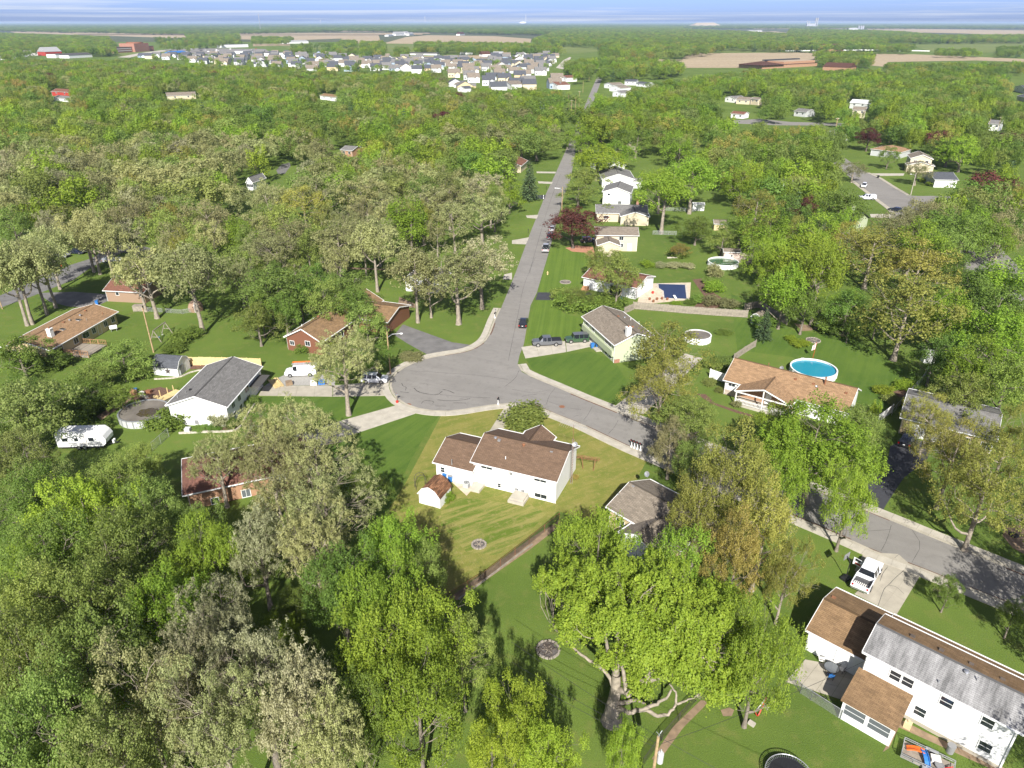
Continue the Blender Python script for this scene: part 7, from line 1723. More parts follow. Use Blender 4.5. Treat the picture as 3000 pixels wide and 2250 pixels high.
for x_,y_,h_,r_,lb_ in ((56,47,16,6.5,'tree past the picture edge shading the cracked street'),(64,52,15,6,'second tree past the picture edge shading the street'),(46,27,14,5.5,'tree behind the two-storey house shading its roof'),(71,60,15,6,'third tree past the picture edge shading the far kerb')): plant('gold',(x_,y_),h_,r_,lb_)
TREES = [
 # the wood at the lower left
 ('pear',60,880,85,13,'grey-green blossoming tree beside the camper at the picture edge'),('pear',25,1000,75,12,'grey-green tree below the first, at the picture edge'),('olive',262,775,62,7,'young yellow-green tree between tan ranch deck and barn shed'),('olive',205,805,48,6,'bushy yellow-green tree next to the ranch deck'),
 ('green',40,760,60,8,'dark leafy tree under the tan ranch house wall'),('green',190,850,50,6,'dark shrubby tree behind the camper'),('green',40,930,50,8,'dark leafy tree between camper and pale blossoming trees'),('pear',105,1055,70,10,'soft green tree in front of the camper'),('olive',255,1045,75,11,'sparse olive tree between camper and brick house'),('olive',300,1000,48,8,'thin olive tree at the rust roof corner'),
 ('green',70,1090,90,14,'tall mid-green tree low on the picture edge'),('maple',190,1120,105,15,'broad fresh green tree in the middle of the lower wood'),('olive',320,1120,85,13,'olive tree near the brick house end wall'),('olive',430,1155,58,10,'slim olive tree before the orange brick wall'),('olive',250,1210,105,15,'large yellow-green tree of the lower wood'),('green',110,1210,95,15,'dense green tree behind the large yellow-green one'),
 ('maple',440,1210,85,12,'bright green tree below the orange brick wall'),('olive',60,1330,110,16,'big olive tree with pale tips at the picture edge'),('olive',190,1330,105,16,'olive tree with a leaning pale trunk in the lower wood'),('maple',350,1330,95,14,'bright green tree in front of the pale oak group'),('olive',70,1450,105,17,'yellow-green tree near the lower picture corner'),('olive',200,1465,110,17,'yellow-green tree beside the bare twiggy one'),('bare',320,1540,115,16,'bare twiggy tree along the bottom edge'),('olive',110,1590,110,18,'olive tree in the bottom corner of the picture'),('pear',250,1640,110,16,'grey-green tree cut by the bottom edge'),('green',20,1640,90,16,'green tree filling the bottom corner'),
 # pale oaks round the brick house
 ('oak',655,935,72,13,'pale oak leaning over the long concrete drive'),('oak',570,945,62,12,'pale oak by the rust roof ridge nearest the drive'),('oak',585,1010,68,12,'pale oak spreading over the rust-brown hipped roof'),('oak',685,1010,75,12,'pale oak at the end of the rust roof next to the lawn'),('oak',620,1100,78,13,'pale oak in front of the orange brick wall'),('oak',705,1110,95,14,'large pale oak casting shade on the dark lawn'),('cream',560,1190,75,13,'cream blossoming oak below the brick house'),('oak',680,1190,85,14,'pale oak with bare grey limbs above the bright maple'),
 ('green',780,1060,55,8,'dark green shrub tree on the shaded lawn edge'),('cream',480,1370,80,15,'cream oak rising in the middle of the lower wood'),('cream',420,1470,85,16,'cream oak near the bare twiggy tree'),('cream',560,1480,100,16,'broad cream oak, largest of the pale group at the bottom'),('cream',650,1560,100,17,'cream oak at the bottom edge beside the maples'),('oak',480,1590,100,17,'pale oak at the bottom edge'),('oak',720,1640,90,16,'pale oak cut by the bottom edge next to bright maples'),
 # bright maples, bottom centre
 ('maple',850,1190,80,13,'bright green maple next to the streaked lawn corner'),('olive',905,1240,60,11,'yellowish maple with bare lower twigs at the lawn corner'),('green',740,1275,85,13,'mid-green maple between pale oak and bright maple'),('maple',830,1310,100,15,'bright green maple in the centre of the lower maples'),('maple',930,1370,95,15,'bright maple overlooking the dark wire fence end'),('olive',1000,1410,62,12,'half-bare yellowish maple above the dark tree shadow'),('maple',820,1430,105,16,'broad bright maple above the bottom edge'),('maple',900,1520,100,16,'bright maple close to the bottom edge'),('green',780,1560,70,14,'green maple between cream oak and bright maple'),
 ('bright',1110,1560,72,11,'yellow-green young maple left of the wooden pole'),('bright',1185,1640,72,11,'yellow-green young maple nearest the bottom edge'),('bright',1060,1640,62,11,'yellow-green young maple with an exposed leaning trunk'),('bright',1345,1620,45,9,'small yellow-green maple right beside the wooden pole'),
 # maples and golden trees round the grey-roofed house
 ('maple',1290,1195,92,13,'bright maple tops in front of the grey-brown roof'),('maple',1450,1230,80,13,'bright maple beside the grey house gable'),('maple',1640,1420,80,14,'bright maple spreading over the corner house patio'),
 ('gold',1590,1030,115,16,'large golden budding tree between street and grey house'),('gold',1510,1100,80,14,'golden budding tree over the grey house roof end'),('gold',1650,1140,90,14,'golden budding tree by the street bend'),('gold',1700,1240,60,11,'small golden tree beside the corner house roof'),('amber',1590,1200,75,13,'orange-tinged budding tree behind the great maple'),
 ('maple',1765,965,124,14,'broad bright maple in front of the orange-roofed ranch'),('maple',1835,1080,62,12,'bright maple branch crown hanging over the street'),('olive',1850,930,65,11,'olive-gold tree beside the broad bright maple'),('maple',1690,930,60,10,'bright maple close to the white-railed porch'),
 ('gold',1440,752,80,12,'golden-olive tree hiding the end of the green house'),('gold',1430,835,76,12,'golden-olive tree over the shaded concrete drive'),('olive',1490,905,72,10,'olive tree with a forked pale trunk by the street mailboxes'),('bare',1450,960,58,9,'thin bare tree leaning over the street'),
 ('gold',2060,985,85,13,'golden tree beyond the cracked street near the black car'),('gold',2130,1060,100,14,'large golden tree over the far kerb'),('gold',2180,950,70,12,'golden tree at the picture edge past the grey roof'),('olive',2085,850,58,9,'sparse olive tree rising before the dark grey roof'),('green',2050,1275,30,5,'small young tree beside the cracked concrete drive'),('green',2190,1330,30,5,'small young tree on the verge at the picture edge'),
 # right-hand wood
 ('maple',2160,720,75,13,'fresh green tree at the picture edge above the wire fence'),('maple',2100,800,60,12,'fresh green tree behind the wire fence'),('green',2180,820,60,12,'green tree at the picture edge behind the dark grey roof'),('maple',2040,690,65,12,'fresh green tree beside the big golden-olive tree'),('gold',1885,540,85,15,'golden tree top behind the big golden-olive tree'),('gold',1985,570,75,14,'golden tree by the dark parking road'),('green',2110,640,60,13,'green tree at the edge of the dark road'),('green',2020,770,48,9,'dark undergrowth tree behind the storage shelter'),
 ('maple',1755,570,78,15,'fresh green tree beside the long wooden fence'),('maple',1695,630,55,13,'fresh green tree above the grey barn shed'),('green',1830,665,50,9,'dark leafy tree behind the garden swing'),('green',1740,660,45,10,'dark leafy tree beside the pale leaning trunk'),('pine',1655,690,24,7,'small blue-green spruce by the grey barn shed'),
 ('maple',1665,505,60,13,'fresh green tree past the green pool deck'),('green',1600,490,45,9,'rounded dark green tree beside the tan shed'),('green',1505,492,42,8,'rounded green tree below the twin tall trees'),('olive',1560,520,32,7,'olive shrub tree above the green pool'),('amber',1468,538,24,4,'weeping golden tree on the lawn'),
 # along the straight road
 ('bright',1290,345,60,13,'yellow-green tree overhanging the straight road'),('olive',1250,415,48,8,'olive tree behind the crimson maple'),('olive',1340,500,26,6,'small bright tree before the cream ranch house'),('olive',1335,590,50,13,'leafy tree in front of the white terrace house'),('bright',1100,420,36,10,'bright yellow-green tree at the roadside under the spruce'),('olive',1160,310,50,12,'dark olive tree by the upper roadside'),('maple',1340,330,45,12,'green tree beside the brown-roofed far house'),('pear',1310,452,17,5,'small grey-green tree by the white two-storey gable'),('olive',1250,640,40,4,'spreading yellow-green shrub tree at the black drive'),
 ('green',1175,262,42,13,'deep green tree beside the upper straight road'),('olive',1128,305,42,13,'olive tree above the tall spruce'),('green',1195,222,34,13,'deep green tree near the corridor poles'),('maple',1262,255,38,12,'fresh green tree across the road from the spruce wood'),('maple',1258,300,38,12,'fresh green tree at the upper kerb of the straight road'),('olive',1300,272,42,13,'olive tree above the brown-roofed far house'),('gold',1345,262,40,13,'golden tree behind the brown-roofed far house'),('green',1375,305,40,12,'deep green tree behind the white gabled row'),('maple',1305,232,38,12,'fresh green tree below the corridor houses'),('olive',1226,292,26,11,'olive tree closing the view up the straight road'),('maple',1470,320,42,13,'fresh green tree behind the twin tall trees'),('green',1480,400,36,9,'deep green tree behind the small white shed'),('olive',1265,385,44,10,'yellow-olive tree between road and white gable'),('maple',1600,400,48,12,'fresh green tree behind the tan shed'),('olive',1295,560,36,9,'olive tree before the cream terrace'),('olive',1235,215,30,12,'olive tree at the foot of the corridor poles'),
 ('olive',705,650,46,11,'olive tree standing against the red house eaves'),('green',765,655,44,10,'green tree between red house and asphalt drive'),('olive',1500,1000,50,9,'olive tree beside the grey house on the street corner'),('gold',2010,905,58,10,'golden tree before the white garage door'),
 ('maple',1690,1035,66,11,'bright maple between golden tree and the street kerb'),('oak',470,1000,58,11,'small pale oak in front of the rust roof'),
 # left lawns
 ('olive',790,700,52,10,'leafy green tree behind the curved street lamp'),('green',812,770,42,7,'green tree at the foot of the curved street lamp'),('olive',555,690,48,9,'yellow-green tree on the lawn by the yellow fence'),('green',680,610,40,10,'dark green tree over the red house roof'),('olive',740,620,48,11,'olive tree behind the leafy oak'),
]
for t in TREES: tree_at(*t)
# trees whose feet can be seen
BASED = [
 ('oak',745,745,72,15,'leafy oak with a stout trunk on the lawn by the van drive',B(752,1290)),('talloak',905,560,62,17,'tall oak with a bare forked trunk before the white garage',B(1312,540)),('oak',985,560,78,17,'pale oak nearest the road bend',B(1642,555)),('oak',955,620,40,10,'low brown oak between the two tall trunks',B(1420,500)),('cream',1040,500,62,16,'whitish oak in full blossom beside the straight road',B(1830,430)),
 ('talloak',800,500,55,17,'tall oak with pale trunk behind the small fire-pit lawn',B(985,290)),('talloak',430,520,85,19,'tall oak with a long bare trunk on the sunny lawn',A(1648,630)),('oak',345,520,65,16,'pale oak beside the brown house corner',A(1275,505)),('oak',310,560,50,13,'pale oak behind the brown house crate',A(1185,450)),
 ('talloak',60,520,62,18,'tall oak nearest the tan ranch roof',A(265,555)),('talloak',30,560,60,18,'leaning oak beside the tallest one by the ranch',A(225,565)),('talloak',110,520,55,17,'dark trunked oak on the roadside lawn',A(385,475)),('talloak',150,540,52,16,'slim oak next to the dark trunked one',A(455,420)),('talloak',180,500,50,16,'oak at the near edge of the left road',A(490,270)),('talloak',250,500,50,16,'oak beyond the left road bend',A(765,130)),('talloak',280,490,50,15,'oak close behind the road bend one',A(815,150)),('talloak',320,490,50,15,'oak at the brown house roof',A(925,180)),
 ('red',1237,476,60,12,'crimson maple in a red gravel bed beside the straight road',Gz(525,1112)),('pine',1142,382,26,15,'tall dark spruce at the side of the straight road',Gz(150,700)),('tall',1432,355,68,19,'nearer of the twin tall trees on the back lawn',Gz(1288,988)),('tall',1535,365,72,18,'forked farther twin of the tall lawn trees',Gz(1530,815)),('tall',1400,380,40,15,'slim tall tree behind the nearer twin',Gz(1262,815)),
 ('gold',1940,645,105,17,'big golden-olive tree on the lawn beyond the turquoise pool',D(1015,845)),('tall',1770,500,55,17,'tall pale leaning tree above the garden swing',D(345,560)),
 ('red',1855,290,30,11,'crimson maple far across the side street',Hz(845,275)),('green',1930,335,24,9,'round green tree before the two-storey cream house',Hz(1020,430)),('bare',1962,370,30,9,'small bare tree before the cream house garage',Hz(1265,570)),('bare',1790,385,30,8,'small budding tree on the verge of the side street',Hz(720,545)),('bright',2075,280,48,13,'yellow-green tree behind the dark slate roof',Hz(1640,455)),('green',2020,270,48,13,'dark spreading tree beside the two-storey cream house',Hz(1530,410)),
]
for sp,x,y,rp,h,lb,b in BASED: tree_at(sp,x,y,rp,h,lb,base=b)

# the great maple at the bottom: its own low forking limbs
bg = G(S(812,1275)); hero = thing('maple_tree','great spreading maple with low twisting limbs and a thick trunk','tree',bg)
def hero_tree(root):
    g = np.random.default_rng(5); ts = TubeSet(); o = np.array(bg)
    def w(px,z): q = G(px,z); return np.array(q) - o
    trunk = [[0,0,-.1],[0,.05,.7],w(S(815,1150),1.6),w(S(840,1020),3.2),w(S(845,900),5.0)]
    ts.add(trunk,[1.15,.85,.62,.5,.42],10)
    limbs = [([trunk[4],w(S(800,780),6.6),w(S(770,690),8.0),w(S(760,560),10.0)],.3),([trunk[4],w(S(860,780),6.8),w(S(855,640),8.8),w(S(850,500),11.5)],.34),([trunk[3],w(S(760,870),5.0),w(S(640,790),5.6),w(S(520,710),6.2),w(S(430,620),6.6),w(S(385,560),7.0)],.2),
             ([trunk[2],w(S(930,1125),2.4),w(S(1020,1105),3.0),w(S(1080,1140),3.2)],.25),([trunk[2],w(S(930,1210),1.9),w(S(1030,1200),2.4),w(S(1150,1150),3.2),w(S(1240,1100),4.0),w(S(1290,1030),4.8)],.27),([w(S(1060,1185),2.6),w(S(1160,1225),2.4),w(S(1260,1230),2.8),w(S(1330,1150),3.6),w(S(1330,1060),4.6),w(S(1280,980),5.6)],.2),([w(S(1340,1140),3.7),w(S(1420,1110),4.2),w(S(1490,1080),4.8)],.12),
             ([trunk[3],w(S(960,1050),4.2),w(S(1060,960),5.5),w(S(1150,860),7.0),w(S(1230,720),9.0)],.36),([w(S(940,1070),3.9),w(S(915,960),5.2),w(S(890,820),7.2),w(S(930,600),10.5)],.26),([w(S(1060,960),5.5),w(S(1250,920),6.4),w(S(1400,850),7.4),w(S(1560,760),8.0)],.22)]
    pts = []; pw = []
    for c,r0 in limbs:
        c = np.array(c); t = np.linspace(0,1,len(c)); tt = np.linspace(0,1,len(c) * 3); cc = np.stack([np.interp(tt,t,c[:,k]) for k in range(3)],-1); cc += g.normal(0,.05,cc.shape); rr_ = np.linspace(r0,r0 * .35,len(cc)); ts.add(cc,rr_,7); pts.append(cc[len(cc) // 3:]); pw.append(rr_[len(cc) // 3:])
    pts = np.concatenate(pts); pw = np.concatenate(pw)
    lob = [];
    for x,y,rp,z0,z1,n in ((430,150,200,7,12,20),(760,130,280,9,15,34),(1150,220,330,9,15,40),(560,400,260,7,13,24),(900,430,300,9,16,36),(1300,480,330,8,14,40),(1650,420,270,7,12,26),(1080,680,230,7,12,26),(1420,760,300,6,10.5,30),(1750,760,250,5.5,9,22),(1720,1000,150,4.5,7,12),(480,560,120,6,8,8),(1050,980,80,4.5,6,5),(780,760,60,6,7,3)):
        for _ in range(n):
            a = g.uniform(0,6.28); q = np.sqrt(g.random()); z = z0 + (z1 - z0) * (1 - q * q * .8) * g.uniform(.55,1.0); lob.append(w(S(x + rp * q * math.cos(a),y + rp * q * .8 * math.sin(a)),z))
    lob = np.array(lob); n = len(lob); lr = g.uniform(.75,1.35,n)
    for m in range(n):
        dd = np.linalg.norm(pts - lob[m],axis=1); j = int(np.argmin(dd)); c = curve(pts[j],lob[m],-.1,5,g); r0 = min(pw[j] * .55,.035 + .012 * dd[j]); ts.add(c,np.linspace(r0,r0 * .3,5),5)
        for _ in range(2): ts.add(curve(c[3],lob[m] + unit(g.normal(0,1,3) + [0,0,.6]) * lr[m],0,3,g),[r0 * .4,r0 * .25,.008],3)
    ns,nk,ls = 24,22,.20
    ctr = np.repeat(lob,ns,0); dirs = unit(g.normal(0,1,(n * ns,3)) + [0,0,.5]); sp = ctr + dirs * (np.repeat(lr,ns) * g.random(n * ns) ** .5)[:,None]; m = len(sp)
    of = shoot(g,m * nk,(.16,.16,.3),True) * .95; c = np.repeat(sp,nk,0) + of; N = unit(unit(of) * .6 + np.repeat(dirs,nk,0) * .4 + [0,0,.35] + g.normal(0,.35,(m * nk,3))); Tn = unit(np.cross(N,g.normal(0,1,(m * nk,3)))); Bn = np.cross(N,Tn); s_ = (ls * g.uniform(.6,1.3,m * nk))[:,None] * .5
    v = np.stack([c + Tn * s_,c + Bn * s_ * .75,c - Tn * s_,c - Bn * s_ * .75],1).reshape(-1,3)
    me = np_mesh('crown',v,np.arange(len(v)).reshape(-1,4),np.clip(np.repeat(g.random(m),nk) * .55 + g.random(m * nk) * .45,0,1))
    t = bpy.data.objects.new('trunk',ts.mesh('trunk')); link(t,root); slot(t,MT['bark_pale']); cr_ = bpy.data.objects.new('crown',me); link(cr_,root); slot(cr_,LM['maple'])
hero_tree(hero)

# ------------------------------------------------------------------ shrubs and hedges
BUSH = [gen_bush(40 + k) for k in range(3)]
bn = [0]
def bush(label,pc_,r,h,leaf,name='shrub',cat='shrub',group=None):
    k = bn[0]; bn[0] += 1; a_,b_ = BUSH[k % 3]; o = thing(name,label,cat,G(pc_),k * 1.3,group); o.scale = (r / 1.5,r / 1.5,h / 2.0)
    for me,nm,m_ in ((a_,'stem',MT['bark']),(b_,'foliage',LM[leaf])): q = bpy.data.objects.new(nm,me); link(q,o); slot(q,m_)
    return o
for a_ in (('spreading yellow-green shrub in front of the white house and its drive',M(1140,130),4.6,3.6,'olive'),('low green bush beside the grey pool cover',A(1360,1385),3.6,3.0,'green'),('lilac-like grey shrub at the corner of the white gable',A(1800,1375),2.2,3.2,'cream'),('dark green bush next to the lilac-like shrub',A(1890,1390),1.5,2.0,'green'),('round yellow-green bush by the grey-roofed house porch',A(2035,1205),1.6,1.8,'olive'),('low green bush under the white gable',A(1620,1405),1.5,.7,'green'),('second low green bush under the white gable',A(1735,1405),1.5,.7,'green'),
            ('big rounded hedge bush by the black drive',C(470,420),4.0,4.2,'green'),('big dark hedge bush behind the green house roof',C(600,440),4.2,4.0,'green'),('dark hedge bush below the white terrace house',C(720,420),4.0,3.8,'green'),('hedge bush at the fence end near the leafy tree',C(820,410),3.4,3.2,'green'),('yellowish shrub above the hedge near the black drive',C(400,350),3.6,3.2,'olive'),
            ('round clipped bright bush beyond the covered pool',C(1630,290),3.2,3.4,'maple'),('small bright bush beside the clipped one',C(1580,220),1.6,1.8,'olive'),('dark rounded bush at the pool terrace corner',C(1505,375),2.0,2.2,'green'),('brown twiggy shrub behind the clipped bush',C(1640,160),2.8,3.4,'bare'),('brown twiggy shrub on the mulch bed',C(1610,395),2.4,2.6,'bare'),('grey twiggy shrub at the end of the mulch bed',C(1750,415),3.0,2.2,'bare'),('low green shrub by the terrace edge',C(1330,395),1.6,1.0,'maple'),('low dark shrub next to the terrace edge one',C(1440,390),1.6,1.4,'green'),
            ('dark green bush at the grey barn shed',C(2030,560),3.4,3.2,'green'),('olive shrub by the stepped fence',C(1700,890),2.6,2.4,'olive'),('brownish shrub beside the white fence panel',C(1640,910),2.2,2.2,'olive'),('dark crimson shrub at the green house wall',C(1000,800),1.8,2.4,'red'),('variegated shrub on the lawn by the white fence',C(1600,1040),1.6,1.2,'pear'),('small round bush at the stone-faced corner',C(1685,1105),1.0,1.1,'pear'),('dark shrub by the porch corner',C(1815,1220),1.1,1.3,'bare'),
            ('white-flowered shrub row piece by the lawn strip',C(1200,90),2.4,1.6,'cream'),('white-flowered shrub in the middle of the lawn strip',C(1310,92),2.4,1.6,'cream'),('white-flowered shrub at the far end of the lawn strip',C(1420,95),2.4,1.6,'cream'),('green shrub starting the flowered row',C(1100,85),2.6,1.8,'maple'),('green shrub below the weeping golden tree',Gz(1440,1180),3.6,2.6,'olive'),
            ('bright green plant clump by the wire fence bed',D(940,1120),2.0,1.8,'bright'),('bright green plant clump along the wire fence',D(1100,1070),2.2,1.8,'bright'),('pale green plant clump by the wire fence foot',D(1000,1190),1.8,1.6,'pear'),('yellow lily clump on the pool lawn',D(245,720),2.4,1.2,'bright'),('yellow-green clump beside the lily clump',D(180,680),1.6,1.2,'bright'),('leafy hosta patch in the middle of the lawn',C(1715,625),2.0,.6,'green'),('dark laurel bush at the wood edge by the garden swing',D(480,610),3.4,3.4,'green'),('dark laurel bush farther along the wood edge',D(640,620),3.6,3.6,'green'),
            ('green bush under the red house window',B(385,780),1.8,2.0,'green'),('sparse green bush beside the red house corner',B(560,760),2.4,2.6,'olive'),('brush heap shrub by the turning circle kerb',B(1260,830),3.0,1.2,'bare'),('dark green hedge shrub down the lawn slope',A(1480,690),3.2,2.4,'green'),('dark green hedge shrub near the yellow fence',A(1420,770),2.6,2.0,'green'),('rounded shrub at the foot of the tall oak',A(1590,640),2.4,2.2,'green'),
            ('dark wood-edge shrub behind the camper',A(640,1330),4.0,4.4,'green'),('dark wood-edge shrub beside the covered pool',A(820,1230),4.0,4.2,'green'),('dark shrub between steel gate and junk heap',A(700,1120),4.2,4.4,'green'),('dark shrub beneath the ranch deck',A(420,900),4.0,3.0,'green'),('shrub under the ranch end wall',A(200,880),4.0,3.0,'green'),('light green shrub against the barn shed',A(1120,1000),3.0,4.0,'olive'),
            ('clipped green ball shrub by the dark slate roofed house',Hz(1345,545),2.0,2.6,'maple'),('second clipped shrub by the dark slate roofed house',Hz(1405,575),2.0,2.2,'maple'),('yellow shrub in front of the dark slate roofed house',Hz(1530,585),1.5,1.2,'bright'),('low green ivy heap by the white barn shed wall',M(490,790),1.0,1.6,'maple'),('rust-brown grass clump at the antenna mast foot',M(1580,605),.5,1.1,'amber')):
    bush(*a_)
for px,lb in ((D(835,1300),'pointed arborvitae nearest the bright maple'),(D(880,1300),'pointed arborvitae next to the white slatted fence')):
    wm,cm_ = protos('cone','mid')[0]; o = thing('arborvitae',lb,'shrub',G(px)); o.scale = (.26,.26,.24)
    for me,nm,m_ in ((wm,'stem',MT['bark']),(cm_,'foliage',LM['bright'])): q = bpy.data.objects.new(nm,me); link(q,o); slot(q,m_)

# ------------------------------------------------------------------ houses farther off
CLEAR = []   # sighted openings (native pixels) that no filler crown may hide
def clear_box(a,b): CLEAR.append((min(a[0],b[0]),min(a[1],b[1]),max(a[0],b[0]),max(a[1],b[1])))
def small(name,label,p0,p1,depth,h,wall,roof,rise=1.6,axis='x',two=False,cat='house',clear=True,nwin=2,top=8):
    EL,ER = p0,p1
    hh = House(name,label,EL,ER,EL,h,wall,roof,axis=axis,rise=rise,depth=depth,cat=cat)
    for k in range(nwin): hh.wuv('near',hh.L * (k + .6) / (nwin + .2),h - 1.7,1.3,1.1,mull=1)
    if clear: clear_box((EL[0] - 4,EL[1] - top),(ER[0] + 4,ER[1] + 12))
    return hh
small('red_house','brown-roofed house with two dormer gables in the far left wood',t1(328,592),t1(446,598),12,3.6,'barn_red','r_redbrown',2.0)
small('white_house','white lower wing in front of the red dormered house',t1(345,632),t1(440,640),8,2.6,'white','r_grey',1.6)
small('brown_roof_house','brown-roofed house in a gap of the middle wood',t1(1080,622),t1(1270,615),14,3.2,'cream','r_greybrown',2.2)
small('white_house','white house with tan roof at the edge of the middle wood',t1(2070,618),t1(2170,630),10,3.2,'white','r_tan',1.4)
small('orange_house','orange brick house glimpsed behind golden trees',Fz(725,262),Fz(830,270),10,3.0,'orangebrick','r_grey',1.4)
small('white_house','white gabled house edge among the left oaks',Fz(-90,545),Fz(-30,548),10,3.0,'white','r_grey',2.0,axis='y')
small('white_house','first white gabled house of the short row right of the corridor',t2(1700,545),t2(1760,552),14,3.4,'white','r_greybrown',1.8,axis='y',nwin=1)
small('white_house','second white gabled house of the short row right of the corridor',t2(1735,565),t2(1812,572),14,3.4,'white','r_greybrown',1.8,axis='y',nwin=1)
small('white_house','third white gabled house of the short row right of the corridor',t2(1755,598),t2(1812,604),12,3.4,'white','r_grey',1.8,axis='y',nwin=1)
small('white_house','white house with dark roof at the end of the far cul-de-sac',t2(1835,528),t2(1910,530),14,3.4,'white','r_dark',1.8); small('white_house','white garage with dark roof beside the far cul-de-sac house',t2(1908,538),t2(1975,545),12,3,'white','r_dark',1.4)
small('white_house','white gable at the head of the straight road corridor',t2(1330,540),t2(1400,552),14,4.2,'white','r_redbrown',2.2,axis='y'); small('white_house','white house with brown roof next to the corridor poles',t2(1400,498),t2(1460,505),14,4,'white','r_redbrown',2,axis='y')
small('white_house','white gable left of the brown roof pair',t2(1022,530),t2(1100,548),14,4.4,'white','r_greybrown',2.2,axis='y'); small('brown_roof_house','brown-roofed house between white gable and crimson tree',t2(1100,530),t2(1170,535),14,3.4,'cream','r_redbrown',2)
small('white_house','low white house at the left end of the far row',t2(725,545),t2(800,552),12,3.2,'white','r_greybrown',1.8); small('white_house','white gabled house below the low white one',t2(750,570),t2(800,575),10,3.2,'white','r_dark',1.8,axis='y')
small('white_house','white shed-like house in the right-hand wood',t3(272,632),t3(342,640),12,3.2,'white','r_grey',1.6,axis='y'); small('cream_house','cream garage house with a green door in the right-hand wood',t3(345,645),t3(435,650),12,3.2,'cream','r_greybrown',1.8); small('brown_roof_house','house with small brown roof on the far lawn',t3(310,735),t3(398,742),9,2.8,'white','r_redbrown',1.3)
small('white_house','white cabin with porch beside the far wooden fence',t3(440,640),t3(492,646),8,4.2,'cream','r_greybrown',1.3)
small('grey_house','pale grey house with many roofs beyond the big spruce',t3(1082,665),t3(1200,672),14,4,'greywall','r_white',2); small('cream_house','cream two-storey house below the pale grey one',t3(1100,712),t3(1190,716),10,5,'cream','r_greybrown',1.8); small('grey_house','grey house behind thin trees beside the street',t3(720,720),t3(800,728),12,3.2,'greywall','r_grey',1.6)
small('white_house','white house at the far edge beyond dark trees',t3(1980,800),t3(2060,806),10,4,'white','r_grey',1.8); small('white_house','white building at the far picture edge',t3(2150,560),t3(2230,580),14,4,'white','r_dark',2.4,axis='y'); small('grey_house','house at the far edge with a dark roof',t3(2165,620),t3(2250,640),14,3.2,'greywall','r_dark',2)
small('tiny_house','small cream house with picket lawn at the end of the left wood',t3(20,820),t3(88,826),9,3.6,'cream','r_dark',1.5,clear=False) if False else None
for k,(a_,b_) in enumerate(((t3(290,655),t3(480,672)),)): board_fence('timber_fence','brown timber fence round the far back lawn',[a_,b_],1.8,'old_wood',world=[G(a_),G(b_)])
clear_box((185,1245),(330,1325)); clear_box(t3(270,675),t3(480,740)); clear_box(t2(1500,560),t2(1560,700)); clear_box(t3(340,780),t3(1000,806)); clear_box(Fz(180,360),Fz(300,480)); clear_box(E(460,1130),E(760,1300))

# the new housing estate: one builder, copied, each its own colours
def estate_proto(v):
    o = bpy.data.objects.new('estate_house',None); COL.objects.link(o); g = random.Random(v)
    W_,D_,h = [(13,13,4.6),(14,14,3.0),(12,13,4.8)][v]; rs = 3.8
    def blk(x0,x1,y0,y1,h,rise,ax):
        w = MB(); rb = MB(); rb.uv = []
        L,Dp = (x1 - x0,y1 - y0) if ax == 'x' else (y1 - y0,x1 - x0)
        tf = (lambda p: (x0 + p[0],y0 + p[1],p[2])) if ax == 'x' else (lambda p: (x0 + p[1],y1 - p[0],p[2]))
        v_ = [(0.3,.3,0),(L - .3,.3,0),(L - .3,Dp - .3,0),(.3,Dp - .3,0),(.3,.3,h),(L - .3,.3,h),(L - .3,Dp - .3,h),(.3,Dp - .3,h),(.3,Dp / 2,h + rise - .1),(L - .3,Dp / 2,h + rise - .1)]
        w.add([tf(p) for p in v_],[(0,1,5,4),(2,3,7,6),(1,2,6,9,5),(3,0,4,8,7)])
        for q in ([(0,0,h),(L,0,h),(L,Dp / 2,h + rise),(0,Dp / 2,h + rise)],[(L,Dp,h),(0,Dp,h),(0,Dp / 2,h + rise),(L,Dp / 2,h + rise)]):
            rb.add([tf(p) for p in q] + [tf((p[0],p[1],p[2] - .2)) for p in q],[(0,1,2,3),(7,6,5,4),(0,4,5,1),(1,5,6,2),(2,6,7,3),(3,7,4,0)]); uv = [(0,0),(L,0),(L,Dp / 2),(0,Dp / 2)]; rb.uv += uv * 6
        return w,rb
    w,rb = blk(-W_ / 2,W_ / 2,0,D_,h,rs,'x'); w2,rb2 = blk(W_ * .02,W_ * .46,-3,D_ * .5,h * .8,2.0,'y')
    w.add(w2.v,w2.f); rb.add(rb2.v,rb2.f); rb.uv += rb2.uv
    for nm,mb in (('wall',w),('roof',rb)):
        me = mb.mesh(nm); me.materials.append(None); q = bpy.data.objects.new(nm,me); link(q,o)
    gd = MB(); gd.box(W_ * .07,W_ * .41,-2.78,-2.68,.1,2.4); gd.build('garage_door',MT['white_trim'],o)
    for x,z in ((-W_ * .35,1.1),(-W_ * .15,1.1)) + (((-W_ * .35,3.7),(-W_ * .12,3.7)) if h > 5 else ()): wn = MB(); wn.box(x - .6,x + .6,.22,.32,z,z + 1.2); wn.build('window',MT['glass'],o)
    return o
EP = [estate_proto(v) for v in range(3)]; used = [False] * 3; en = [0]
WALLC = [('greywall','grey'),('bluewall','blue-grey'),('cream','cream'),('tan_wall','tan'),('white','white'),('greywall','grey')]; ROOFC = [('r_dark','dark slate'),('r_grey','grey'),('r_greybrown','brown-grey'),('r_dark','dark slate')]
def inside(p,poly):
    c = False; n = len(poly); j = n - 1
    for i in range(n):
        if ((poly[i][1] > p[1]) != (poly[j][1] > p[1])) and (p[0] < (poly[j][0] - poly[i][0]) * (p[1] - poly[i][1]) / (poly[j][1] - poly[i][1]) + poly[i][0]): c = not c
        j = i
    return c
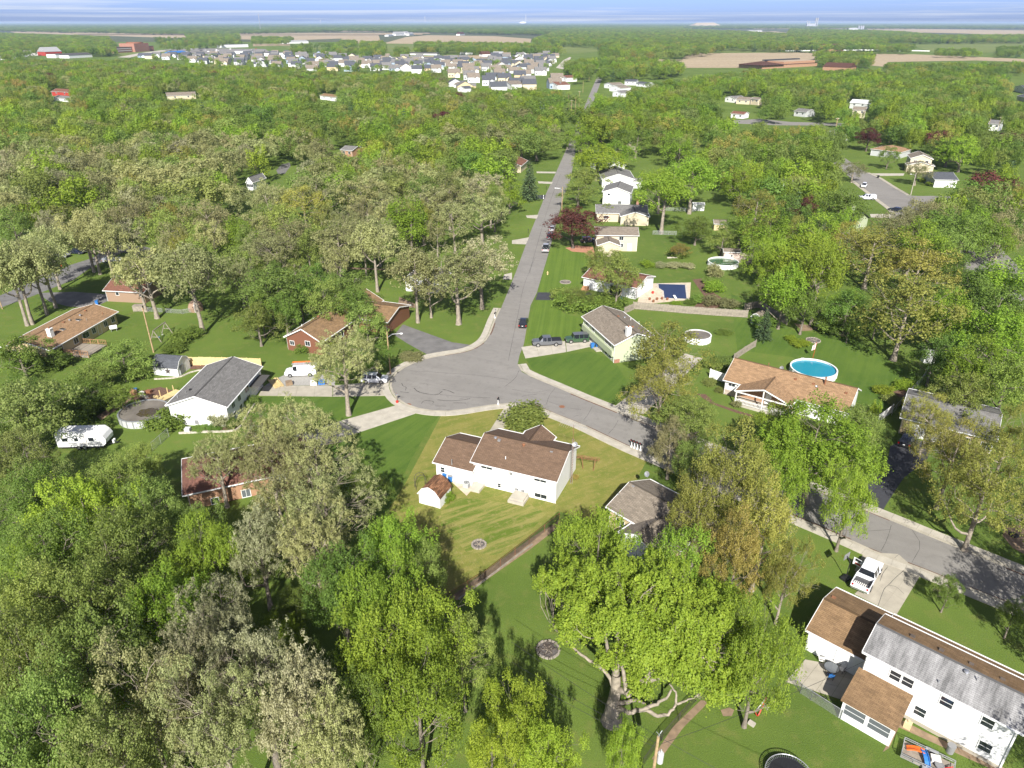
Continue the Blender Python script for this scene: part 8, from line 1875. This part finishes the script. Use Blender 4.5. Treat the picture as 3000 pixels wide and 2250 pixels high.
def estate(pxs,dx,dy,where,rot=0.0,jit=2.0,skip=.08):
    poly = [tuple(G(p)[:2]) for p in pxs]; xs = [p[0] for p in poly]; ys = [p[1] for p in poly]; g = random.Random(len(where)); k = 0
    y = min(ys); row = 0
    while y < max(ys):
        x = min(xs) + (row % 2) * dx * .4
        while x < max(xs):
            if inside((x,y),poly) and g.random() > skip and en[0] < 245:
                v = g.randrange(3); o = EP[v]
                if used[v]: o = copy_tree(EP[v])
                used[v] = True; en[0] += 1
                o.scale = (1.15,1.15,1.1); o.location = (x + g.uniform(-jit,jit),y + g.uniform(-jit,jit),0); o.rotation_euler = (0,0,rot + g.uniform(-.08,.08) + (math.pi if row % 2 and g.random() < .5 else 0) + (1.57 if g.random() < .12 else 0))
                wc,rc = g.choice(WALLC),g.choice(ROOFC)
                for ch in o.children:
                    if ch.name.startswith('wall'): slot(ch,MT[wc[0]])
                    elif ch.name.startswith('roof'): slot(ch,MT[rc[0]])
                tag(o,f'{wc[1]} house with {rc[1]} roof in {where}','house',f'{wc[1]} and {rc[1]} houses in {where}')
            x += dx
        y += dy; row += 1
estate([t2(700,482),t2(1330,474),t2(1450,500),t2(1450,585),t2(1000,600),t2(720,570)],28,40,'the rows nearest the wood edge',.1,4,.42)
for q_ in ((760,500,860,540),(1180,500,1270,530)): clear_box(t2(q_[0],q_[1]),t2(q_[2],q_[3]))
estate([t2(0,378),t2(480,385),t2(840,385),t2(1380,352),t2(1390,420),t2(1330,474),t2(700,484),t2(340,470),t2(0,470)],25,38,'the dense estate before the green crop field',.12)
estate([t1(880,368),t1(1400,362),t1(2212,352),t1(2212,470),t1(1900,450),t1(1290,420)],27,44,'the long rows in front of the tan field',.12)
estate([t2(1490,372),t2(1600,345),t2(1690,335),t2(1650,400),t2(1480,425)],26,42,'the estate end beside the pale new street',.3)
estate([t1(690,262),t1(1240,250),t1(1260,290),t1(1000,290),t1(700,282)],38,66,'the scatter behind the brick school',.1,6,.25)
estate([t3(0,560),t3(200,545),t3(340,580),t3(200,640),t3(0,640)],42,50,'the gaps of the right-hand wood',.2,6,.3)

# ------------------------------------------------------------------ single far buildings
def far_block(name,label,cat,pl,pr,depth,h,wall,roof,rise=0.0,extra=None):
    a_,b_ = G(pl),G(pr); x = b_ - a_; L = x.length; o = thing(name,label,cat,a_,math.atan2(x.y,x.x)); mb = MB()
    mb.box(0,L,0,depth,0,h); mb.build('wall',MT[wall],o); r_ = MB(); r_.uv = None
    if rise:
        r_.add([(-.5,-.5,h),(L + .5,-.5,h),(L + .5,depth + .5,h),(-.5,depth + .5,h),(-.5,depth / 2,h + rise),(L + .5,depth / 2,h + rise)],[(0,1,5,4),(2,3,4,5),(1,2,5),(3,0,4),(3,2,1,0)])
    else: r_.box(-.3,L + .3,-.3,depth + .3,h,h + .6)
    r_.build('roof',MT[roof],o); return o,L
o,L = far_block('brick_school','large red-brown brick school with white window bands and a round hall','school',t1(740,345),t1(1000,330),45,10,'redbrick','r_greybrown')
mb = MB(); mb.box(L * .45,L * .82,-6,30,0,17); mb.build('hall',MT['redbrick'],o); mb = MB(); mb.cyl((L * .66,12),17,0,19,24); mb.build('round_hall',MT['r_redbrown'] if False else MT['rust'],o)
for z in (3,7): mb = MB(); mb.box(2,L * .43,-.25,-.05,z,z + 1.4); mb.build('window_band',MT['cushion'],o)
far_block('red_barn','red barn with pale metal roof among white shops','barn',t1(300,362),t1(405,358),26,7,'barn_red','r_white',8)
for k,(a_,b_,h_,lb) in enumerate(((t1(180,362),t1(300,358),6,'long white shop building left of the red barn'),(t1(365,376),t1(445,372),6,'white workshop in front of the red barn'),(t1(110,372),t1(180,368),7,'white shop by the far left road'),(t1(450,378),t1(600,370),5,'dark-fronted shop row beyond the red barn'),(t1(40,388),t1(100,384),6,'white building at the far left edge'),(t1(1440,310),t1(1610,305),7,'white petrol canopy buildings before the tan field'),(t1(1850,284),t1(2000,280),6,'long white store on the green slope'),(t1(1740,366),t1(1850,362),6,'flat white store in the estate rows'),(t1(1580,350),t1(1640,346),5,'white-fronted store by the car park'))):
    far_block('shop_building',lb,'shop',a_,b_,22,h_,'white','r_grey' if k % 2 else 'r_white',0 if k % 3 else 3)
far_block('blue_barn','bright blue-roofed shop by the estate','shop',t1(1130,362),t1(1215,356),20,5,'cream','blue',3)
o,L = far_block('school','long low school with brown roofs and an orange brick wall behind the wood','school',t3(515,448),t3(870,428),40,4.2,'orangebrick','r_redbrown',0)
mb = MB(); mb.box(L * .4,L * .98,3,36,4.8,8); mb.build('gym',MT['orangebrick'],o); mb = MB(); mb.box(L * .38,L,30,38,8,9.5); mb.build('gym_roof',MT['r_dark'],o); mb = MB(); mb.add([(-4,-3,4.8),(L * .36,-3,4.8),(L * .36,40,4.8),(-4,40,4.8),(L * .17,18,9)],[(0,1,4),(1,2,4),(2,3,4),(3,0,4)]); mb.build('hip_roof',MT['r_redbrown'],o)
far_block('school_wing','lower brown-roofed wing of the school behind trees','school',t3(905,455),t3(1075,462),26,4.5,'orangebrick','r_redbrown',5); clear_box(t3(510,395),t3(870,450));
o,L = far_block('brick_farmhouse','orange brick house with a wide brown roof beyond the bare field','house',t3(918,334),t3(1040,332),26,7,'orangebrick','r_redbrown',8)
for k,(a_,b_,h_,rs,m_,lb) in enumerate(((t2(352,232),t2(412,230),12,9,'r_white','big white barn of the far farm'),(t2(415,228),t2(440,226),16,6,'r_white','tall white barn of the far farm'),(t2(440,230),t2(470,228),10,6,'r_white','low white barn of the far farm'),(t2(305,236),t2(340,234),7,4,'r_white','small white shed of the far farm'),(t2(768,230),t2(800,228),9,9,'r_redbrown','brown-roofed white barn alone beyond the tan fields'),(t1(1205,209),t1(1240,208),9,5,'r_white','white farm shed on the tan field ridge'),(t1(1285,212),t1(1315,211),12,6,'r_white','white barn on the tan field ridge'),(t1(1500,216),t1(1560,214),8,5,'r_white','long white farm building on the tan field ridge'),(t3(435,208),t3(515,205),9,5,'r_white','white farm sheds past the dark wood'),(t3(1090,193),t3(1135,192),14,6,'r_white','white grain store beside the silos'),(t1(5,190),t1(60,188),9,7,'r_grey','white houses at the far left horizon'),(t1(70,190),t1(130,188),9,7,'r_grey','second white house at the far left horizon'),(t2(770,352),t2(850,352),6,4,'r_grey','white house alone on the green lot'),(t2(985,370),t2(1048,370),6,5,'r_white','white house at the end of the tan lot'),(t2(915,368),t2(968,367),6,5,'r_redbrown','brown-roofed house on the tan lot edge'),(t2(430,356),t2(620,358),4,2,'r_grey','long low shed with red machinery on the lot'),(t3(1370,333),t3(1410,332),7,6,'r_grey','white house at the end of the long white fence'))):
    far_block('far_barn' if 'barn' in lb or 'shed' in lb else 'far_house',lb,'barn' if 'barn' in lb or 'shed' in lb or 'store' in lb else 'house',a_,b_,18,h_ * .7,'white',m_,rs)
for k,x in enumerate((1140,1155,1168)):
    q = G(t3(x,190)); mb = MB(); mb.cyl((0,0),9,0,26,12); mb.cyl((0,0),9,26,32,12,2); simple_thing('grain_silo',['first','middle','last'][k] + ' of three grey grain silos on the plain','silo',mb,'steel',q,0,'grain silos on the plain')
q = G(t2(1175,163)); o = thing('water_tower','wide white water tank standing on the horizon','water tower',q); mb = MB(); s_ = q.y / 2080 * 10; mb.sphere((0,0,s_ * .5),s_,16,8,.35); mb.build('tank',MT['white_trim'],o); mb = MB(); mb.cyl((0,0),s_ * .5,0,s_ * .4,10); mb.build('stem',MT['white_trim'],o)
q = G(t3(150,172)); mb = MB(); s_ = q.y / 2080; mb.add([(-42 * s_,-20 * s_,0),(42 * s_,-20 * s_,0),(50 * s_,40 * s_,0),(-42 * s_,40 * s_,0),(-24 * s_,0,9 * s_),(20 * s_,0,9.5 * s_),(22 * s_,20 * s_,8 * s_),(-20 * s_,20 * s_,9 * s_)],[(4,5,6,7),(0,1,5,4),(1,2,6,5),(2,3,7,6),(3,0,4,7)]); tag(mb.build('hill',MT['field'],None,q),kind='structure')
q = Vector((6200,17500,0)); q = G(t3(835,150)); dd_ = 9500 / q.y; q = Vector((q.x * dd_,9500,0)); o = thing('power_station','faint power station with chimneys on the horizon','power station',q); mb = MB(); mb.box(-50,50,0,40,0,45); mb.build('boiler_house',MT['steel'],o)
for x,h_ in ((-40,75),(-15,70),(60,105),(80,105)): mb = MB(); mb.cyl((x,30),9,0,h_,10,6); mb.build('chimney',MT['steel'],o)
o = board_fence('white_fence','long white paddock fence beyond the bare tan field',None,2.2,'white_trim',panel=40,pick=4.5,world=[G(t3(665,333)),G(t3(870,330)),G(t3(1280,326)),G(t3(1600,334))])
# cars on the far car parks, too small to show parts
for k in range(34):
    x = rnd.uniform(1080,1700); y = rnd.uniform(318,345); q = G(t1(x,y)); mb = MB(); mb.box(-2.3,2.3,-.9,.9,.3,.9); mb.box(-1.3,1.4,-.8,.8,.9,1.5)
    cl = rnd.choice([('white_trim','white'),('ppaint_black','black'),('ppaint_silver','silver'),('ppaint_red','red'),('ppaint_grey','grey')]); simple_thing('parked_car',f'distant {cl[1]} car on the shop car park by the school','car',mb,cl[0],q,rnd.uniform(-.2,.2),f'{cl[1]} cars on the far car park')
sheet('car_park',[t1(1060,322),t1(1300,312),t1(1720,318),t1(1760,345),t1(1400,352),t1(1100,340)],0.2,MT['asphalt'])

# ------------------------------------------------------------------ filling the woods
def hidden(c,r):
    x,y,dp = proj(c); rp = r / dp * FPX * .85
    for x0,y0,x1,y1 in CLEAR:
        if x0 - rp < x < x1 + rp and y0 - rp < y < y1 + rp * .9: return True
    return False
GRID = {}
def occ_add(x,y,r): GRID.setdefault((int(x // 12),int(y // 12)),[]).append((x,y,r))
for x,y,r in OCC: occ_add(x,y,r)
def crowded(x,y,r,k=.56):
    gx,gy = int(x // 12),int(y // 12)
    for i in (-1,0,1):
        for j in (-1,0,1):
            for a_,b_,c_ in GRID.get((gx + i,gy + j),()):
                if (a_ - x) ** 2 + (b_ - y) ** 2 < (k * (r + c_)) ** 2: return True
    return False
for hh in [o for o in bpy.data.objects if o.parent is None and o.get('category') in ('house','garage','shed','school','shop')]:
    for k in range(4):
        c_,s_ = math.cos(hh.rotation_euler.z),math.sin(hh.rotation_euler.z); q = hh.location + Vector((c_ * (3 + 3.4 * k),s_ * (3 + 3.4 * k),0)) + Vector((-s_ * 4.5,c_ * 4.5,0)); occ_add(q.x,q.y,5.0)
def on_road(x,y):
    # keep the straight road, the turning circle and the street open
    p = Vector((x,y))
    far_ = y > 335
    for line,w_ in ((rl + [topL][:0],5 if far_ else 9),(rr,5 if far_ else 9),(slo,8),(shi,8),([topL,rl[0]],5)):
        for a_,b_ in zip(line[:-1],line[1:]):
            a_,b_ = Vector(a_),Vector(b_); t = max(0,min(1,(p - a_).dot(b_ - a_) / max(1e-6,(b_ - a_).length_squared)))
            if (a_ + (b_ - a_) * t - p).length < w_: return True
    return False
FILL = []
def zone(pxs,spacing,pal,hr,where,z=8.5,frm=d,prob=1.0,rr_=(3.8,8.6),stuff=False,ratio=None):
    poly = [tuple(G(frm(*p),z)[:2]) for p in pxs]; ys = [p[1] for p in poly]; xs = [p[0] for p in poly]; g = random.Random(len(FILL) + int(spacing * 10))
    n = int((max(xs) - min(xs)) * (max(ys) - min(ys)) / spacing ** 2 * 2.2)
    for _ in range(min(n,60000)):
        x,y = g.uniform(min(xs),max(xs)),g.uniform(min(ys),max(ys))
        if g.random() > prob or not inside((x,y),poly): continue
        u = g.random() ** 1.3; r = rr_[0] + (rr_[1] - rr_[0]) * u; h = hr[0] + (hr[1] - hr[0]) * (u * .6 + g.random() * .4)
        if crowded(x,y,r) or (y < 1200 and on_road(x,y)) or hidden((x,y,h * .6),r): continue
        sp = g.choices([p[0] for p in pal],[p[1] for p in pal])[0]
        if sp == 'pine': r *= .55
        occ_add(x,y,r); FILL.append((math.hypot(x,y),x,y,h,r,sp,where,stuff))
LEFT = [('oak',.44),('olive',.26),('cream',.08),('pear',.06),('gold',.05),('bare',.08),('maple',.07)]
MID = [('green',.3),('maple',.28),('olive',.2),('gold',.06),('amber',.015),('oak',.05),('bare',.03),('pear',.08),('pine',.035),('red',.005)]
RIGHT = [('maple',.38),('green',.3),('olive',.15),('gold',.06),('pear',.08),('pine',.03),('red',.01)]
zone([(0,300),(640,310),(1080,400),(1085,440),(1030,475),(950,495),(860,515),(780,530),(690,590),(560,630),(500,590),(470,550),(380,530),(250,520),(130,490),(0,500)],9.0,LEFT,(11,16),'the oak wood left of the straight road')
zone([(490,560),(700,560),(690,620),(620,640),(560,660),(500,620)],6.5,[('green',.5),('olive',.5)],(7,11),'the dark clump behind the red house',rr_=(2.8,4.2))
zone([(0,168),(130,172),(330,158),(480,163),(700,185),(900,215),(1000,228),(1150,232),(1212,250),(1190,300),(1105,330),(1080,395),(640,310),(0,300)],10.5,MID,(10,16),'the mixed wood beyond the oaks')
zone([(940,200),(1010,195),(1120,215),(1200,200),(1215,240),(1000,228)],13,MID,(9,13),'the tree line before the estate',prob=.6)
zone([(1090,240),(1170,235),(1200,330),(1140,330)],9,[('pine',.55),('green',.45)],(15,20),'the dark pines by the straight road')
zone([(1245,225),(1400,190),(1500,172),(1640,155),(1800,158),(1950,158),(2212,170),(2212,330),(2140,345),(1880,270),(1830,300),(1800,380),(1690,440),(1620,430),(1580,390),(1560,330),(1400,285),(1330,285),(1262,290)],10.5,RIGHT,(10,15),'the leafy back gardens right of the straight road')
zone([(1300,262),(1400,280),(1560,325),(1600,400),(1545,350),(1470,325),(1430,300),(1330,300)],9,RIGHT,(10,14),'the gardens behind the twin tall trees')
zone([(1580,440),(1800,395),(1845,480),(1930,505),(2010,470),(2060,430),(2150,370),(2212,350),(2212,470),(2140,560),(2212,640),(2212,700),(2080,690),(1990,600),(1850,530),(1690,600),(1640,540)],9.0,RIGHT,(10,15),'the trees round the side street corner')
zone([(1930,480),(2030,430),(2180,400),(2212,500),(2100,560),(2000,540)],8.5,[('bare',.6),('pear',.25),('olive',.15)],(10,14),'the thin grey-green trees by the dark road')
zone([(1640,600),(1720,640),(1860,640),(2000,720),(2060,730),(2212,700),(2212,800),(2080,790),(1990,740),(1900,700),(1760,690),(1650,660)],6,[('green',.6),('maple',.4)],(5,10),'the dark undergrowth behind the pool lawn',rr_=(2.4,4.2),z=5)
zone([(0,970),(130,1010),(330,1050),(440,1130),(760,1230),(950,1290),(1010,1400),(960,1560),(930,1659),(0,1659)],5.0,[('maple',.4),('green',.35),('olive',.25)],(5,10),'the understorey of the lower left wood',rr_=(2.2,3.6),z=4)
zone([(0,820),(150,840),(280,850),(360,800),(330,820),(150,925),(100,955),(0,950)],5,[('green',.8),('pear',.2)],(4,8),'the dark thicket beside the camper',rr_=(2.2,3.4),z=4)
ident = lambda x,y: (x,y)
zone([(0,184),(45,177),(200,181),(400,180),(490,188),(590,195),(840,203),(1000,222),(1160,214),(1330,226),(1330,262),(1560,262),(1640,250),(1640,330),(1300,320),(900,290),(400,230),(0,245)],10.5,MID,(9,14),'the tree line before the estate',frm=ident,rr_=(4.2,7))
# farther trees, all part of one mass
F1 = [('green',.4),('maple',.25),('olive',.2),('gold',.08),('pine',.07)]; F2 = [('green',.6),('pine',.2),('olive',.2)]
def zt(f,pts,sp,pal,hr,rr2,prob=1.0): zone(pts,sp,pal,hr,None,5,f,prob,rr2,True)
zt(t2,[(0,378),(840,385),(1380,360),(1390,470),(700,482),(0,465)],34,F1,(7,11),(3.2,5),.5); zt(t1,[(880,368),(2212,356),(2212,465),(1290,418)],36,F1,(7,11),(3.2,5),.45); zt(t1,[(0,225),(400,240),(700,252),(735,300),(760,350),(620,352),(430,345),(300,325),(0,345)],15,F1,(11,17),(6,9)); zt(t1,[(0,345),(300,330),(0,400)],15,F1,(10,15),(5,8),.6)
zt(t1,[(1200,228),(1550,228),(1560,290),(1280,305)],24,F1,(11,16),(6,9),.5); zt(t1,[(1640,245),(1900,250),(1880,284),(1640,284)],22,F1,(10,15),(6,9),.7); zt(t1,[(1850,305),(2212,285),(2212,352),(1880,352)],30,F1,(10,15),(6,8),.35); zt(t1,[(1000,250),(1250,255),(1250,330),(1050,320)],30,F1,(10,14),(5,8),.4)
zt(t2,[(480,290),(700,290),(1100,296),(1400,312),(1440,345),(1100,348),(480,335)],17,F1,(11,17),(6,9),.75); zt(t2,[(140,290),(270,290),(270,372),(140,372)],14,F1,(13,18),(6,9),.8); zt(t2,[(360,320),(430,320),(430,365),(360,365)],14,F1,(10,14),(5,8)); zt(t2,[(0,270),(100,275),(100,300),(0,300)],20,F1,(10,14),(6,8))
zt(t2,[(1240,262),(1500,185),(2212,175),(2212,378),(1980,384),(1740,368),(1700,330),(1650,302),(1240,286)],19,F1,(12,18),(7,11),.9); zt(t2,[(1690,330),(1740,330),(1740,400),(1690,400)],14,F2,(14,20),(6,8)); zt(t2,[(0,320),(150,320),(150,375),(0,375)],26,F1,(10,14),(5,8),.5)
zt(t3,[(0,192),(680,230),(700,192),(1200,205),(1440,215),(1650,242),(2212,238),(2212,272),(1300,277),(1280,322),(880,328),(620,328),(280,314),(240,335),(0,370)],20,F1,(12,18),(7,11),.9); zt(t3,[(860,360),(1230,368),(1230,440),(1040,425),(870,410)],15,F1,(11,16),(6,9),.8); zt(t3,[(1310,428),(2212,424),(2212,470),(1330,475)],16,F1,(8,12),(5,8),.75)
zt(t3,[(1640,330),(1900,330),(1920,362),(1650,356)],18,F1,(9,13),(5,8),.7); zt(t3,[(2040,320),(2212,315),(2212,358),(2050,358)],18,F2,(11,15),(5,8),.8); zt(t3,[(1280,300),(1500,300),(1500,340),(1280,335)],18,F1,(10,15),(6,9),.7)
zt(t2,[(1450,440),(1760,400),(2212,430),(2212,480),(1480,520)],13,F1,(11,16),(5,8),.75)
for f,k0 in ((t1,0),(t2,1),(t3,2)):
    zt(f,[(0,152),(2212,158),(2212,176),(0,170)],60,F2,(14,22),(22,34),.75); zt(f,[(0,146),(2212,152),(2212,158),(0,152)],130,F2,(18,28),(60,90),.8)
    if k0 < 2: zt(f,[(0,172),(2212,180),(2212,205),(1250,225),(0,200)],34,F2,(12,20),(12,20),.55 if k0 else .75)
    else: zt(f,[(0,172),(2212,178),(2212,186),(0,186)],50,F2,(12,20),(16,26),.4)
    zt(f,[(0,148.5),(2212,149.5),(2212,151.5),(0,151)],420,F2,(26,40),(140,200),.9)
FILL.sort(key=lambda t: t[0])
ADJ = {'oak': 'khaki budding oak','cream': 'cream blossoming oak','olive': 'olive-green tree','gold': 'golden budding tree','amber': 'amber budding tree','green': 'deep green tree','maple': 'fresh green tree','pear': 'grey-green tree','pine': 'dark conifer','red': 'crimson-leaved tree','bare': 'bare twiggy tree','bright': 'yellow-green tree'}
left = 298 - tree_n[0]
rest = []
for t in FILL:
    ds,x,y,h,r,sp,where,stuff = t
    if left > 0 and not stuff:
        plant(sp,(x,y),h,r,f'{ADJ[sp]} in {where}',f'{ADJ[sp]}s in {where}'); left -= 1
    else: rest.append(t)
# one mass of far trees: low-detail trees set on points by geometry nodes
SRC = []
for sp in ('green','maple','olive','gold','pine','oak','pear','amber','red','bare','cream'):
    kind,leaf,bark,nm = SPEC[sp]; pl = protos(kind,'low')
    for v in range(min(2,len(pl))):
        wm,cm_ = pl[v]
        H0,R0 = (14.0,3.4) if kind == 'cone' else (14.0,6.0)
        me = cm_.copy(); me.materials.clear(); me.materials.append(LM[leaf]); SRC.append((sp,v,bpy.data.objects.new('far_crown',me),H0,R0))
pts = []; sc_ = []; rz_ = []; pk_ = []
SI = {(s[0],s[1]): i for i,s in enumerate(SRC)}
for ds,x,y,h,r,sp,where,stuff in rest:
    i = SI.get((sp,rnd.randrange(2))); i = SI[(sp,0)] if i is None else i
    s = SRC[i]; pts.append((x,y,-.1)); sc_.append((r / s[4],r / s[4],h / s[3])); rz_.append(rnd.uniform(0,6.28)); pk_.append(i)
me = bpy.data.meshes.new('distant_woodland'); me.from_pydata(pts,[],[])
a_ = me.attributes.new('sc','FLOAT_VECTOR','POINT'); a_.data.foreach_set('vector',np.array(sc_,dtype=np.float32).ravel())
a_ = me.attributes.new('rz','FLOAT','POINT'); a_.data.foreach_set('value',np.array(rz_,dtype=np.float32)); a_ = me.attributes.new('pk','INT','POINT'); a_.data.foreach_set('value',np.array(pk_,dtype=np.int32))
wood = bpy.data.objects.new('distant_woodland',me); link(wood); wood['kind'] = 'stuff'; wood['label'] = 'far mass of mixed green trees running to the horizon'
ng = bpy.data.node_groups.new('scatter_trees','GeometryNodeTree'); ng.interface.new_socket('Geometry',in_out='INPUT',socket_type='NodeSocketGeometry'); ng.interface.new_socket('Geometry',in_out='OUTPUT',socket_type='NodeSocketGeometry')
gi = ng.nodes.new('NodeGroupInput'); go = ng.nodes.new('NodeGroupOutput'); jn = ng.nodes.new('GeometryNodeJoinGeometry')
def named(t,n): x = ng.nodes.new('GeometryNodeInputNamedAttribute'); x.data_type = t; x.inputs['Name'].default_value = n; return x.outputs[0]
nsc,nrz,npk = named('FLOAT_VECTOR','sc'),named('FLOAT','rz'),named('INT','pk')
cx = ng.nodes.new('ShaderNodeCombineXYZ'); ng.links.new(nrz,cx.inputs['Z'])
for i,s in enumerate(SRC):
    oi = ng.nodes.new('GeometryNodeObjectInfo'); oi.inputs['Object'].default_value = s[2]; oi.inputs['As Instance'].default_value = False
    cp = ng.nodes.new('FunctionNodeCompare'); cp.data_type = 'INT'; cp.operation = 'EQUAL'; cp.inputs[3].default_value = i; ng.links.new(npk,cp.inputs[2])
    ip = ng.nodes.new('GeometryNodeInstanceOnPoints'); ng.links.new(gi.outputs[0],ip.inputs['Points']); ng.links.new(cp.outputs[0],ip.inputs['Selection']); ng.links.new(oi.outputs['Geometry'],ip.inputs['Instance']); ng.links.new(nsc,ip.inputs['Scale']); ng.links.new(cx.outputs[0],ip.inputs['Rotation']); ng.links.new(ip.outputs[0],jn.inputs[0])
ng.links.new(jn.outputs[0],go.inputs[0])
md = wood.modifiers.new('scatter','NODES'); md.node_group = ng
print('trees single',tree_n[0],'mass',len(rest),'estate houses',en[0])

# ------------------------------------------------------------------ the air
hz = MB(); hz.box(-FAR - 100,FAR + 100,-230,FAR + 100,-1.0,CAM_H + 7.0)
hm_ = bpy.data.materials.new('haze'); hm_.use_nodes = True; ht = hm_.node_tree; ht.nodes.clear()
ho = ht.nodes.new('ShaderNodeOutputMaterial'); pvn = ht.nodes.new('ShaderNodeVolumePrincipled'); pvn.inputs['Color'].default_value = (0.55,0.72,1.0,1); pvn.inputs['Density'].default_value = 0.000045
ht.links.new(pvn.outputs[0],ho.inputs['Volume'])
USE_HAZE = True
if USE_HAZE: tag(hz.build('haze',hm_),kind='stuff')
